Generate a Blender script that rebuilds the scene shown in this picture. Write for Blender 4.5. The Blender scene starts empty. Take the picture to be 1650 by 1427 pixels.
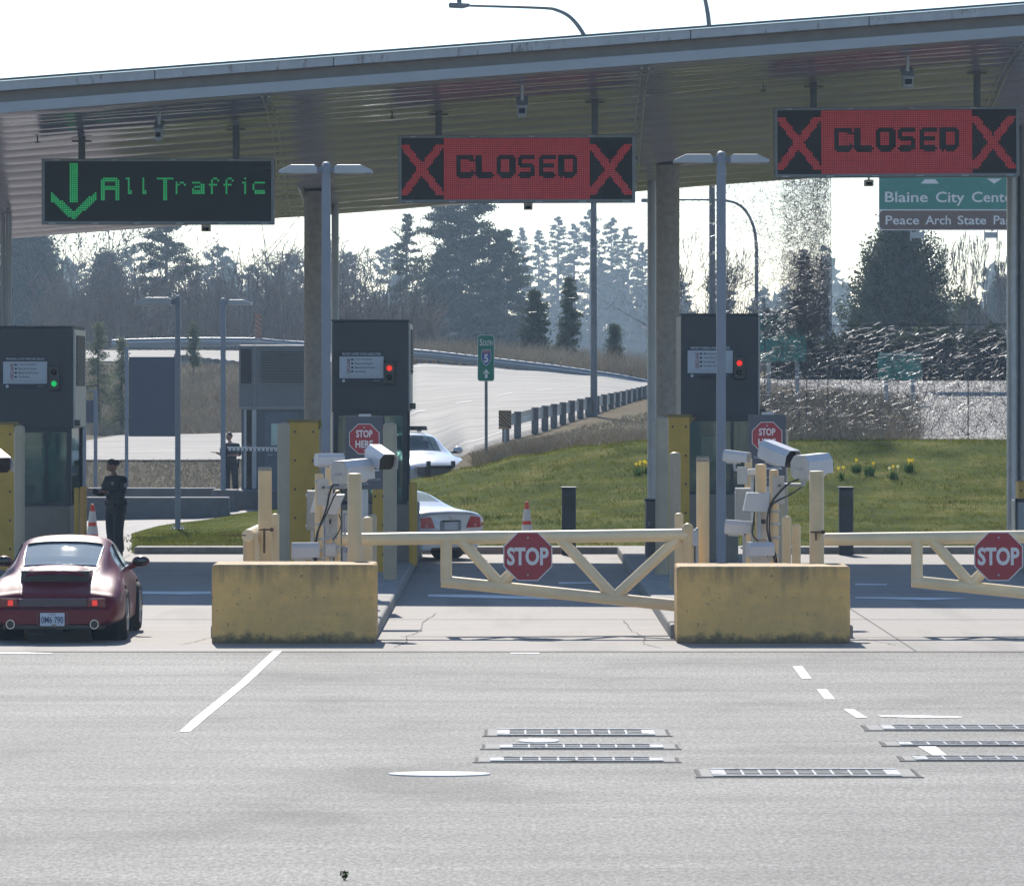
import bpy, math, random
import numpy as np
from mathutils import Vector, Matrix, Euler

# ---------------------------------------------------------------- camera, world, sun, exposure
F, H, CX, HY = 8220.0, 2.98, 825.0, 628.0          # focal length in photo pixels, eye height, principal column, horizon row
C = bpy.context.scene.collection
sc = bpy.context.scene
cam_d = bpy.data.cameras.new("camera")
cam = bpy.data.objects.new("camera", cam_d); C.objects.link(cam)
cam.location = (0, 0, H); cam.rotation_euler = (math.radians(90), 0, 0)
cam_d.sensor_fit = 'HORIZONTAL'; cam_d.sensor_width = 36.0
cam_d.lens = 36.0 * F / 1650.0
cam_d.shift_y = -(713.5 - HY) / 1650.0
cam_d.clip_start = 1.0; cam_d.clip_end = 6000
sc.camera = cam

SUN_EL, SUN_AZ = math.radians(38), math.radians(6)   # sun ahead of the camera, 6 degrees to the left
world = bpy.data.worlds.new("World"); sc.world = world
world.use_nodes = True
wn = world.node_tree.nodes; wl = world.node_tree.links
bg = wn['Background']
sky = wn.new('ShaderNodeTexSky'); sky.sky_type = 'NISHITA'; sky.sun_disc = False
sky.sun_elevation = SUN_EL; sky.sun_rotation = -SUN_AZ
sky.air_density = 0.9; sky.dust_density = 0.2; sky.ozone_density = 4.0
wl.new(sky.outputs['Color'], bg.inputs['Color'])
bg.inputs['Strength'].default_value = 0.125

sun_d = bpy.data.lights.new("sun", 'SUN'); sun_d.energy = 3.9; sun_d.angle = math.radians(0.53)
sun_d.color = (1.0, 0.95, 0.87)
sun = bpy.data.objects.new("sun", sun_d); C.objects.link(sun)
ldir = Vector((math.sin(SUN_AZ) * math.cos(SUN_EL), -math.cos(SUN_AZ) * math.cos(SUN_EL), -math.sin(SUN_EL)))
sun.rotation_euler = ldir.to_track_quat('-Z', 'Y').to_euler()
sun.location = (-10, 80, 60)

sc.view_settings.view_transform = 'Standard'
sc.view_settings.look = 'None'
sc.view_settings.exposure = 0.52
sc.view_settings.gamma = 1.0
sc.view_settings.use_curve_mapping = False
sc.render.engine = 'CYCLES'

# ---------------------------------------------------------------- helpers
def X(px, d): return (px - CX) * d / F
def Z(py, d): return H - (py - HY) * d / F
def L(n, d): return n * d / F
def W(px, py, d): return Vector((X(px, d), d, Z(py, d)))

def tag(o, label=None, cat=None, group=None, kind=None):
    if label: o['label'] = label
    if cat: o['category'] = cat
    if group: o['group'] = group
    if kind: o['kind'] = kind
    return o

def thing(name, loc, label, cat, group=None, rot=(0, 0, 0)):
    o = bpy.data.objects.new(name, None); C.objects.link(o)
    o.empty_display_size = 0.2
    o.location = loc; o.rotation_euler = rot
    return tag(o, label, cat, group)

def dup(root, loc=None, rot=None, label=None, group=None, scale=None):
    r = root.copy(); C.objects.link(r)
    if loc is not None: r.location = loc
    if rot is not None: r.rotation_euler = rot
    if scale is not None: r.scale = scale
    if label: r['label'] = label
    if group: r['group'] = group
    for ch in list(root.children):
        c = ch.copy(); C.objects.link(c); c.parent = r
        for g in list(ch.children):
            k = g.copy(); C.objects.link(k); k.parent = c
    return r

class MB:
    def __init__(s, o=(0, 0, 0)):
        s.v = []; s.f = []; s.o = Vector(o)
    def add(s, verts, faces):
        n = len(s.v); s.v += [tuple(q) for q in verts]
        s.f += [tuple(i + n for i in f) for f in faces]
        return s
    def box(s, x0, x1, y0, y1, z0, z1):
        return s.add([(x0,y0,z0),(x1,y0,z0),(x1,y1,z0),(x0,y1,z0),(x0,y0,z1),(x1,y0,z1),(x1,y1,z1),(x0,y1,z1)],
              [(0,3,2,1),(4,5,6,7),(0,1,5,4),(1,2,6,5),(2,3,7,6),(3,0,4,7)])
    def pbox(s, px0, px1, py0, py1, d0, d1):
        return s.box(X(px0,d0), X(px1,d0), d0, d1, Z(py1,d0), Z(py0,d0))
    def obox(s, c, sx, sy, sz, R=None):
        n = len(s.v); s.box(-sx/2, sx/2, -sy/2, sy/2, -sz/2, sz/2)
        c = Vector(c)
        for i in range(n, len(s.v)):
            q = Vector(s.v[i])
            if R is not None: q = R @ q
            s.v[i] = tuple(q + c)
        return s
    def cyl(s, a, b, r, r2=None, n=12, cap=True):
        return s.tube([a, b], [r, r if r2 is None else r2], n, cap)
    def tube(s, pts, r, n=8, cap=True, closed=False):
        pts = [Vector(p) for p in pts]; m = len(pts)
        if not hasattr(r, '__len__'): r = [r] * m
        verts = []; faces = []
        t = (pts[1] - pts[0]).normalized()
        up = Vector((0, 0, 1)) if abs(t.z) < 0.9 else Vector((0, 1, 0))
        u = t.cross(up).normalized(); w = u.cross(t)
        for i, p in enumerate(pts):
            if i == 0: t2 = pts[1] - pts[0]
            elif i == m - 1: t2 = pts[-1] - pts[-2]
            else: t2 = (pts[i+1] - pts[i]).normalized() + (pts[i] - pts[i-1]).normalized()
            t2 = t2.normalized() if t2.length > 1e-9 else t
            u = (u - t2 * u.dot(t2))
            u = u.normalized() if u.length > 1e-6 else t2.orthogonal().normalized()
            w = u.cross(t2)
            for k in range(n):
                a = 2 * math.pi * k / n
                verts.append(p + (u * math.cos(a) + w * math.sin(a)) * r[i])
        for i in range(m - 1):
            for k in range(n):
                k2 = (k + 1) % n
                faces.append((i*n+k, (i+1)*n+k, (i+1)*n+k2, i*n+k2))
        if cap:
            faces.append(tuple(range(n))); faces.append(tuple(range((m-1)*n, m*n))[::-1])
        return s.add(verts, faces)
    def prism(s, poly, y0, y1):           # polygon in x,z (anticlockwise seen from -y) pushed from y0 back to y1
        n = len(poly)
        v = [(a, y0, b) for a, b in poly] + [(a, y1, b) for a, b in poly]
        f = [tuple(range(n)), tuple(range(n, 2*n))[::-1]]
        for i in range(n):
            j = (i + 1) % n
            f.append((j, i, n + i, n + j))
        return s.add(v, f)
    def lathe(s, prof, c, n=16):          # prof: (radius, z)
        c = Vector(c); v = []; f = []
        for r, z in prof:
            for k in range(n):
                a = 2*math.pi*k/n
                v.append((c.x + r*math.cos(a), c.y + r*math.sin(a), c.z + z))
        for i in range(len(prof)-1):
            for k in range(n):
                k2 = (k+1) % n
                f.append((i*n+k, i*n+k2, (i+1)*n+k2, (i+1)*n+k))
        f.append(tuple(range(n))[::-1]); f.append(tuple(range((len(prof)-1)*n, len(prof)*n)))
        return s.add(v, f)
    def ell(s, c, rx, ry, rz, nu=16, nv=10):
        v = [(c[0], c[1], c[2]-rz)]; f = []
        for j in range(1, nv):
            ph = -math.pi/2 + math.pi*j/nv
            for i in range(nu):
                a = 2*math.pi*i/nu
                v.append((c[0]+rx*math.cos(ph)*math.cos(a), c[1]+ry*math.cos(ph)*math.sin(a), c[2]+rz*math.sin(ph)))
        v.append((c[0], c[1], c[2]+rz)); last = len(v)-1
        for i in range(nu):
            i2 = (i+1) % nu
            f.append((0, 1+i2, 1+i)); f.append((last, last-nu+i, last-nu+i2))
            for j in range(nv-2):
                f.append((1+j*nu+i, 1+j*nu+i2, 1+(j+1)*nu+i2, 1+(j+1)*nu+i))
        return s.add(v, f)
    def tf(s, Mx, start=0):
        for i in range(start, len(s.v)): s.v[i] = tuple(Mx @ Vector(s.v[i]))
        return s
    def build(s, name, mat, parent=None, bevel=0, smooth=None, label=None, seg=2):
        me = bpy.data.meshes.new(name)
        o = s.o
        me.from_pydata([(a-o.x, b-o.y, c-o.z) for a, b, c in s.v], [], s.f)
        me.materials.append(mat)
        if smooth is not None:
            me.polygons.foreach_set('use_smooth', [True]*len(me.polygons))
            me.set_sharp_from_angle(angle=math.radians(smooth))
        me.update()
        ob = bpy.data.objects.new(name, me); C.objects.link(ob)
        if parent is not None: ob.parent = parent
        else: ob.location = o
        if bevel:
            b = ob.modifiers.new('bevel', 'BEVEL'); b.width = bevel; b.segments = seg; b.limit_method = 'ANGLE'; b.angle_limit = math.radians(40)
            b.harden_normals = False
        if label: ob['label'] = label
        return ob

def np_mesh(name, verts, faces, mat, parent=None, smooth=False, loc=(0,0,0)):
    """verts (n,3) float, faces (m,k) int with constant k"""
    verts = np.asarray(verts, dtype=np.float32) - np.asarray(loc, dtype=np.float32)
    faces = np.asarray(faces, dtype=np.int32)
    me = bpy.data.meshes.new(name)
    k = faces.shape[1]
    me.vertices.add(len(verts)); me.vertices.foreach_set('co', verts.ravel())
    me.loops.add(faces.size); me.loops.foreach_set('vertex_index', faces.ravel())
    me.polygons.add(len(faces))
    me.polygons.foreach_set('loop_start', np.arange(0, faces.size, k, dtype=np.int32))
    me.polygons.foreach_set('loop_total', np.full(len(faces), k, dtype=np.int32))
    if smooth: me.polygons.foreach_set('use_smooth', [True]*len(faces))
    me.materials.append(mat)
    me.update(calc_edges=True); me.validate()
    ob = bpy.data.objects.new(name, me); C.objects.link(ob)
    if parent is not None: ob.parent = parent
    else: ob.location = loc
    return ob

_txt = {}
def text_geo(s, bold=0.0):
    key = (s, bold)
    if key in _txt: return _txt[key]
    cu = bpy.data.curves.new('t', 'FONT'); cu.body = s; cu.size = 1.0; cu.align_x = 'CENTER'
    cu.offset = bold; cu.resolution_u = 3; cu.extrude = 0.0; cu.fill_mode = 'FRONT'
    ob = bpy.data.objects.new('t', cu); C.objects.link(ob)
    dg = bpy.context.evaluated_depsgraph_get(); dg.update()
    me = bpy.data.meshes.new_from_object(ob.evaluated_get(dg))
    v = [tuple(q.co) for q in me.vertices]; f = [tuple(p.vertices) for p in me.polygons]
    bpy.data.objects.remove(ob); bpy.data.curves.remove(cu); bpy.data.meshes.remove(me)
    xs = [q[0] for q in v]; ys = [q[1] for q in v]
    _txt[key] = (v, f, min(xs), max(xs), min(ys), max(ys))
    return _txt[key]
def text(mb, s, x0, x1, y, z0, z1, bold=0.0, rot=0):
    """write s into the rectangle x0..x1, z0..z1 of the plane at depth y, facing -y"""
    v, f, a, b, c, e = text_geo(s, bold)
    out = []
    for q in v:
        u = (q[0]-a)/(b-a); w = (q[1]-c)/(e-c)
        if rot == 90: u, w = 1-w, u
        out.append((x0+u*(x1-x0), y, z0+w*(z1-z0)))
    mb.add(out, f)

# ---------------------------------------------------------------- materials
MATS = {}
def _base(name):
    m = bpy.data.materials.new(name); m.use_nodes = True
    return m, m.node_tree.nodes, m.node_tree.links, m.node_tree.nodes['Principled BSDF']
def _pos(N, Lk, obj=False, scale=(1,1,1)):
    mp = N.new('ShaderNodeMapping'); mp.inputs['Scale'].default_value = scale
    if obj:
        t = N.new('ShaderNodeTexCoord'); Lk.new(t.outputs['Object'], mp.inputs['Vector'])
    else:
        g = N.new('ShaderNodeNewGeometry'); Lk.new(g.outputs['Position'], mp.inputs['Vector'])
    return mp
def _noise(N, Lk, vec, scale, detail=4, rough=0.55):
    n = N.new('ShaderNodeTexNoise'); n.inputs['Scale'].default_value = scale
    n.inputs['Detail'].default_value = detail; n.inputs['Roughness'].default_value = rough
    Lk.new(vec.outputs[0], n.inputs['Vector']); return n
def _ramp(N, Lk, src, stops):
    r = N.new('ShaderNodeValToRGB'); e = r.color_ramp.elements
    while len(e) < len(stops): e.new(0.5)
    for i, (p, c) in enumerate(stops):
        e[i].position = p
        e[i].color = (c[0], c[1], c[2], 1) if hasattr(c, '__len__') else (c, c, c, 1)
    Lk.new(src, r.inputs['Fac']); return r
def _mix(N, Lk, fac, a, b, mode='MIX'):
    m = N.new('ShaderNodeMix'); m.data_type = 'RGBA'; m.blend_type = mode
    for sock, val in ((m.inputs[0], fac), (m.inputs[6], a), (m.inputs[7], b)):
        if hasattr(val, 'is_linked'): Lk.new(val, sock)
        elif hasattr(val, '__len__'): sock.default_value = (val[0], val[1], val[2], 1)
        else: sock.default_value = val
    return m.outputs[2]
def _bump(N, Lk, P, h, strength, dist=0.01):
    b = N.new('ShaderNodeBump'); b.inputs['Strength'].default_value = strength; b.inputs['Distance'].default_value = dist
    Lk.new(h, b.inputs['Height']); Lk.new(b.outputs[0], P.inputs['Normal'])

def M(name, col, rough=0.6, metal=0.0, var=0.12, vs=4.0, bump=0.0, bs=60.0, coat=0.0, emit=None, es=0.0, scale=(1,1,1), wear=None, trans=0.0, spec=0.5):
    if name in MATS: return MATS[name]
    m, N, Lk, P = _base(name)
    pos = _pos(N, Lk, False, scale)
    n = _noise(N, Lk, pos, vs)
    lo = [c*(1-var) for c in col]; hi = [min(1, c*(1+var)) for c in col]
    r = _ramp(N, Lk, n.outputs[0], [(0.3, lo), (0.7, hi)])
    out = r.outputs[0]
    if wear:                               # (colour, threshold, scale)
        n2 = _noise(N, Lk, pos, wear[2], 6, 0.7)
        k = _ramp(N, Lk, n2.outputs[0], [(wear[1], 0), (wear[1]+0.07, 1)])
        out = _mix(N, Lk, k.outputs[0], out, wear[0])
    Lk.new(out, P.inputs['Base Color'])
    P.inputs['Roughness'].default_value = rough; P.inputs['Metallic'].default_value = metal
    P.inputs['Specular IOR Level'].default_value = spec
    if coat: P.inputs['Coat Weight'].default_value = coat; P.inputs['Coat Roughness'].default_value = 0.05
    if emit: P.inputs['Emission Color'].default_value = (*emit, 1); P.inputs['Emission Strength'].default_value = es
    if bump:
        nb = _noise(N, Lk, pos, bs, 3); _bump(N, Lk, P, nb.outputs[0], bump)
    MATS[name] = m
    return m

def M_asphalt():
    m, N, Lk, P = _base('asphalt')
    pos = _pos(N, Lk); st = _pos(N, Lk, False, (0.12, 1.1, 1))
    g = _noise(N, Lk, _pos(N, Lk, False, (1, 0.30, 1)), 30, 4, 0.85); b = _noise(N, Lk, st, 0.9, 5, 0.6); s2 = _noise(N, Lk, pos, 95, 1, 0.5)
    gr = _ramp(N, Lk, g.outputs[0], [(0.34, (0.130, 0.122, 0.107)), (0.5, (0.256, 0.241, 0.213)), (0.66, (0.44, 0.414, 0.368))])
    br = _ramp(N, Lk, b.outputs[0], [(0.32, 0.82), (0.5, 0.98), (0.7, 1.1)])
    c = _mix(N, Lk, 1.0, gr.outputs[0], br.outputs[0], 'MULTIPLY')
    arc = _noise(N, Lk, _pos(N, Lk, False, (0.07, 0.33, 1)), 1.0, 2, 0.5)          # scuffed wheel paths across the lanes
    ar = _ramp(N, Lk, arc.outputs[0], [(0.38, 1.0), (0.45, 0.81), (0.52, 1.0), (0.59, 0.85), (0.66, 0.99)])
    c = _mix(N, Lk, 1.0, c, ar.outputs[0], 'MULTIPLY')
    pt = _noise(N, Lk, _pos(N, Lk, False, (0.35, 0.22, 1)), 1.0, 4, 0.6)
    pr = _ramp(N, Lk, pt.outputs[0], [(0.33, 0.66), (0.45, 0.98), (0.65, 1.12)])
    c = _mix(N, Lk, 1.0, c, pr.outputs[0], 'MULTIPLY')
    oil = _noise(N, Lk, _pos(N, Lk, False, (1, 0.5, 1)), 1.7, 5, 0.7)
    ok = _ramp(N, Lk, oil.outputs[0], [(0.69, 0), (0.75, 0.55)])
    c = _mix(N, Lk, ok.outputs[0], c, (0.03, 0.03, 0.03))
    k = _ramp(N, Lk, s2.outputs[0], [(0.66, 0), (0.72, 1)])
    c = _mix(N, Lk, k.outputs[0], c, (0.30, 0.295, 0.285))
    Lk.new(c, P.inputs['Base Color']); P.inputs['Roughness'].default_value = 0.8; P.inputs['Specular IOR Level'].default_value = 0.27
    _bump(N, Lk, P, g.outputs[0], 0.35, 0.008)
    MATS['asphalt'] = m; return m
def M_concrete():
    m, N, Lk, P = _base('concrete_paving')
    pos = _pos(N, Lk); st = _pos(N, Lk, False, (0.25, 5, 1)); st2 = _pos(N, Lk, False, (1.2, 0.12, 1))
    b = _noise(N, Lk, st, 1.6, 6, 0.65); g = _noise(N, Lk, pos, 30, 3, 0.6); w = _noise(N, Lk, st2, 0.8, 4)
    c = _ramp(N, Lk, b.outputs[0], [(0.3, (0.225, 0.202, 0.18)), (0.6, (0.305, 0.277, 0.25)), (0.75, (0.36, 0.33, 0.30))]).outputs[0]
    k = _ramp(N, Lk, w.outputs[0], [(0.52, 1.0), (0.68, 0.74)]); c = _mix(N, Lk, 1, c, k.outputs[0], 'MULTIPLY')
    k2 = _ramp(N, Lk, g.outputs[0], [(0.3, 0.88), (0.7, 1.08)]); c = _mix(N, Lk, 1, c, k2.outputs[0], 'MULTIPLY')
    Lk.new(c, P.inputs['Base Color']); P.inputs['Roughness'].default_value = 0.75; P.inputs['Specular IOR Level'].default_value = 0.33
    _bump(N, Lk, P, b.outputs[0], 0.15, 0.01)
    MATS['concrete_paving'] = m; return m
def M_barrier(name='painted_concrete', base=(0.78, 0.47, 0.155), zh=0.93):
    """yellow paint, runs from the top edge, chips, and a grimy splash line with a ragged edge"""
    m, N, Lk, P = _base(name)
    ob = _pos(N, Lk, True); st = _pos(N, Lk, True, (7, 7, 0.55))
    n1 = _noise(N, Lk, ob, 2.2, 5); n2 = _noise(N, Lk, st, 1.0, 5, 0.6); n3 = _noise(N, Lk, ob, 16, 6, 0.75); n4 = _noise(N, Lk, ob, 5, 6, 0.75)
    c = _ramp(N, Lk, n1.outputs[0], [(0.3, [v*0.86 for v in base]), (0.7, [v*1.1 for v in base])]).outputs[0]
    z = N.new('ShaderNodeSeparateXYZ'); Lk.new(ob.outputs[0], z.inputs[0])
    a = N.new('ShaderNodeMath'); a.operation = 'MULTIPLY_ADD'; Lk.new(n2.outputs[0], a.inputs[0]); a.inputs[1].default_value = 0.9; Lk.new(z.outputs[2], a.inputs[2])
    k = _ramp(N, Lk, a.outputs[0], [((zh+0.42)/2.0, 0), ((zh+0.62)/2.0, 0.5)])
    k.color_ramp.elements[0].position = 0; k.color_ramp.elements[1].position = 1
    mr = N.new('ShaderNodeMapRange'); Lk.new(a.outputs[0], mr.inputs[0]); mr.inputs[1].default_value = zh+0.24; mr.inputs[2].default_value = zh+0.52; mr.inputs[4].default_value = 0.75
    c = _mix(N, Lk, mr.outputs[0], c, (0.10, 0.085, 0.055))
    b = N.new('ShaderNodeMath'); b.operation = 'MULTIPLY_ADD'; Lk.new(n4.outputs[0], b.inputs[0]); b.inputs[1].default_value = -0.34; Lk.new(z.outputs[2], b.inputs[2])
    mr2 = N.new('ShaderNodeMapRange'); Lk.new(b.outputs[0], mr2.inputs[0]); mr2.inputs[1].default_value = -0.13; mr2.inputs[2].default_value = -0.05; mr2.inputs[3].default_value = 0.9; mr2.inputs[4].default_value = 0
    c = _mix(N, Lk, mr2.outputs[0], c, (0.045, 0.045, 0.03))
    n5 = _noise(N, Lk, ob, 1.3, 7, 0.72); k5 = _ramp(N, Lk, n5.outputs[0], [(0.42, 0.0), (0.62, 0.55)]); c = _mix(N, Lk, k5.outputs[0], c, (0.36, 0.24, 0.11))
    k3 = _ramp(N, Lk, n3.outputs[0], [(0.605, 0), (0.64, 0.8)])
    c = _mix(N, Lk, k3.outputs[0], c, (0.085, 0.07, 0.045))
    Lk.new(c, P.inputs['Base Color']); P.inputs['Roughness'].default_value = 0.75
    _bump(N, Lk, P, n3.outputs[0], 0.25, 0.01)
    MATS[name] = m; return m
def M_soffit():
    m, N, Lk, P = _base('soffit_metal')
    st = _pos(N, Lk, False, (0.35, 1.1, 0.2)); st2 = _pos(N, Lk, False, (0.7, 9, 1))
    n1 = _noise(N, Lk, st, 1.0, 2, 0.4); n2 = _noise(N, Lk, st2, 0.6, 4)
    c = _ramp(N, Lk, n2.outputs[0], [(0.3, (0.262, 0.258, 0.33)), (0.7, (0.315, 0.307, 0.385))]).outputs[0]
    Lk.new(c, P.inputs['Base Color']); P.inputs['Roughness'].default_value = 0.16; P.inputs['Metallic'].default_value = 0.10; P.inputs['Specular IOR Level'].default_value = 0.32
    _bump(N, Lk, P, n1.outputs[0], 0.35, 0.10)
    MATS['soffit_metal'] = m; return m
def M_leaf(name, c1, c2, trans=0.5, scale=0.6):
    m, N, Lk, P = _base(name)
    pos = _pos(N, Lk); n = _noise(N, Lk, pos, scale, 4)
    r = _ramp(N, Lk, n.outputs[0], [(0.35, c1), (0.65, c2)])
    Lk.new(r.outputs[0], P.inputs['Base Color']); P.inputs['Roughness'].default_value = 0.7
    P.inputs['Specular IOR Level'].default_value = 0.02
    if trans:
        t = N.new('ShaderNodeBsdfTranslucent'); Lk.new(r.outputs[0], t.inputs['Color'])
        mx = N.new('ShaderNodeMixShader'); mx.inputs[0].default_value = trans
        Lk.new(P.outputs[0], mx.inputs[1]); Lk.new(t.outputs[0], mx.inputs[2])
        Lk.new(mx.outputs[0], N['Material Output'].inputs['Surface'])
    MATS[name] = m; return m
def M_ground(name, cols, scale, rough=0.95, bump=0.5, fine=14, scalev=(1,1,1)):
    m, N, Lk, P = _base(name)
    pos = _pos(N, Lk, False, scalev); n = _noise(N, Lk, pos, scale, 6, 0.65); f = _noise(N, Lk, pos, fine, 4, 0.7)
    c = _ramp(N, Lk, n.outputs[0], [(0.28, cols[0]), (0.5, cols[1]), (0.72, cols[2])]).outputs[0]
    k = _ramp(N, Lk, f.outputs[0], [(0.3, 0.62), (0.7, 1.3)])
    c = _mix(N, Lk, 1, c, k.outputs[0], 'MULTIPLY')
    Lk.new(c, P.inputs['Base Color']); P.inputs['Roughness'].default_value = rough; P.inputs['Specular IOR Level'].default_value = 0.03
    _bump(N, Lk, P, f.outputs[0], bump, 0.05)
    MATS[name] = m; return m
def M_glass(name, tint=(0.75, 0.85, 0.85), clear=0.6, rough=0.02, dust_sheen=(0.02, 0.03, 0.035)):
    m, N, Lk, P = _base(name)
    P.inputs['Base Color'].default_value = (*dust_sheen, 1); P.inputs['Roughness'].default_value = rough
    P.inputs['Specular IOR Level'].default_value = 0.8
    t = N.new('ShaderNodeBsdfTransparent'); t.inputs['Color'].default_value = (*tint, 1)
    mx = N.new('ShaderNodeMixShader'); mx.inputs[0].default_value = clear
    Lk.new(P.outputs[0], mx.inputs[1]); Lk.new(t.outputs[0], mx.inputs[2])
    Lk.new(mx.outputs[0], N['Material Output'].inputs['Surface'])
    MATS[name] = m; return m

asphalt = M_asphalt(); concrete = M_concrete(); barrier_paint = M_barrier(); soffit_m = M_soffit()
white_line = M('road_paint', (0.72, 0.72, 0.70), 0.7, var=0.08, vs=12, wear=((0.25, 0.25, 0.25), 0.63, 22))
cream = M('cream_paint', (0.70, 0.50, 0.26), 0.5, var=0.10, vs=3, wear=((0.30, 0.17, 0.06), 0.69, 9))
cream_gate = M('gate_paint', (0.72, 0.58, 0.36), 0.42, var=0.08, vs=2.5, wear=((0.34, 0.20, 0.08), 0.70, 7))
beige = M('beige_paint', (0.40, 0.325, 0.215), 0.5, var=0.08, vs=3)
ochre = M('yellow_steel_paint', (0.50, 0.29, 0.03), 0.45, var=0.10, vs=3, wear=((0.06, 0.05, 0.03), 0.68, 9))
orange_post = M('orange_paint', (0.55, 0.27, 0.05), 0.5, var=0.1)
cap_grey = M('mossy_cap', (0.25, 0.24, 0.21), 0.9, var=0.4, vs=40)
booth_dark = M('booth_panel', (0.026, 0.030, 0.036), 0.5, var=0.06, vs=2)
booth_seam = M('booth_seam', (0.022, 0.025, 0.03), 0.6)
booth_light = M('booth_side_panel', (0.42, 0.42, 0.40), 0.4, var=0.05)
booth_mid = M('booth_grey', (0.13, 0.14, 0.15), 0.5, var=0.06)
booth_tan = M('booth_base', (0.20, 0.165, 0.125), 0.7, var=0.1)
galv = M('galvanised', (0.36, 0.38, 0.40), 0.45, 0.6, var=0.12, vs=6)
steel_pale = M('pale_steel', (0.30, 0.33, 0.36), 0.45, 0.3, var=0.06)
pole_blue = M('pole_paint', (0.17, 0.20, 0.25), 0.45, 0.1, var=0.06)
trim_m = M('canopy_trim', (0.27, 0.29, 0.32), 0.4, 0.2, var=0.06, vs=2)
fascia_m = M('canopy_fascia', (0.33, 0.35, 0.37), 0.45, 0.1, var=0.10, vs=2, wear=((0.19, 0.195, 0.175), 0.57, 3), scale=(2.2, 1, 0.7))
roof_m = M('roof_membrane', (0.10, 0.105, 0.11), 0.8, var=0.2)
groove_m = M('canopy_recess', (0.20, 0.19, 0.18), 0.6, var=0.08)
column_conc = M('column_concrete', (0.29, 0.275, 0.25), 0.8, var=0.16, vs=9, bump=0.25, bs=50)
white_p = M('white_housing', (0.50, 0.51, 0.53), 0.35, var=0.04)
offwhite = M('weathered_white', (0.46, 0.45, 0.42), 0.5, var=0.08, vs=14)
grey_box = M('cabinet_grey', (0.30, 0.31, 0.30), 0.5, var=0.06)
black_p = M('black_plastic', (0.012, 0.013, 0.015), 0.35, var=0.2)
dark_glass = M('dark_glass', (0.01, 0.012, 0.015), 0.06, var=0.1)
cable_m = M('cable_rubber', (0.025, 0.025, 0.028), 0.5, var=0.2)
navy_post = M('navy_paint', (0.018, 0.024, 0.036), 0.4, var=0.15)
sign_back = M('sign_back', (0.055, 0.068, 0.10), 0.6, var=0.04)
panel_grey = M('panel_grey', (0.065, 0.075, 0.095), 0.5, var=0.05)
red_sign = M('sign_red', (0.30, 0.014, 0.028), 0.4, var=0.05)
white_sign = M('sign_white', (0.62, 0.62, 0.63), 0.4, var=0.04)
green_sign = M('sign_green', (0.0, 0.16, 0.115), 0.4, var=0.05)
brown_sign = M('sign_brown', (0.11, 0.060, 0.048), 0.4, var=0.05)
blue_sign = M('sign_blue', (0.04, 0.08, 0.28), 0.4, var=0.05)
board_m = M('notice_board', (0.40, 0.43, 0.46), 0.5, var=0.03)
board_navy = M('notice_navy', (0.010, 0.016, 0.030), 0.5, var=0.05)
ink = M('printed_ink', (0.03, 0.035, 0.05), 0.6)
ink_red = M('printed_red', (0.22, 0.03, 0.04), 0.6)
led_back = M('led_face', (0.002, 0.003, 0.005), 0.7, var=0.2)
led_frame = M('led_frame', (0.12, 0.135, 0.15), 0.4, 0.4, var=0.08)
led_red = M('led_red', (0.10, 0.01, 0.012), 0.5, emit=(1.0, 0.055, 0.075), es=0.115, var=0.3, vs=9)
led_green = M('led_green', (0.01, 0.2, 0.08), 0.5, emit=(0.02, 1.0, 0.25), es=0.15, var=0.2, vs=9)
lamp_red = M('signal_red', (0.5, 0.02, 0.01), 0.3, emit=(1.0, 0.05, 0.035), es=0.55)
lamp_green = M('signal_green', (0.02, 0.4, 0.1), 0.3, emit=(0.02, 0.9, 0.22), es=0.32)
lens_off_r = M('lens_dark_red', (0.03, 0.008, 0.01), 0.2)
lens_off_g = M('lens_dark_green', (0.008, 0.02, 0.014), 0.2)
cone_orange = M('cone_orange', (0.75, 0.07, 0.03), 0.5, var=0.08)
cone_band = M('cone_band', (0.66, 0.64, 0.63), 0.4, var=0.08)
tyre_m = M('tyre_rubber', (0.018, 0.018, 0.019), 0.75, var=0.2)
rim_m = M('alloy_rim', (0.45, 0.45, 0.46), 0.25, 0.9, var=0.05)
chrome_m = M('chrome', (0.6, 0.6, 0.62), 0.12, 1.0, var=0.03)
kerb_m = M('kerb_concrete', (0.26, 0.245, 0.225), 0.8, var=0.22, vs=5, bump=0.2)
wall_conc = M('wall_concrete', (0.13, 0.132, 0.135), 0.8, var=0.15, vs=4)
car_glass = M_glass('car_glass', (0.84, 0.95, 0.97), 0.52, 0.02, (0.74, 0.85, 0.88))  # pale pane colour carries the bright reflection along with some dust
patrol_glass = M_glass('patrol_glass', (0.45, 0.60, 0.62), 0.45, 0.02, (0.03, 0.05, 0.055))
booth_glass = M_glass('booth_glass', (0.62, 0.76, 0.74), 0.6, 0.03, (0.10, 0.15, 0.145))  # greenish reflection is put into the pane colour
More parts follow.
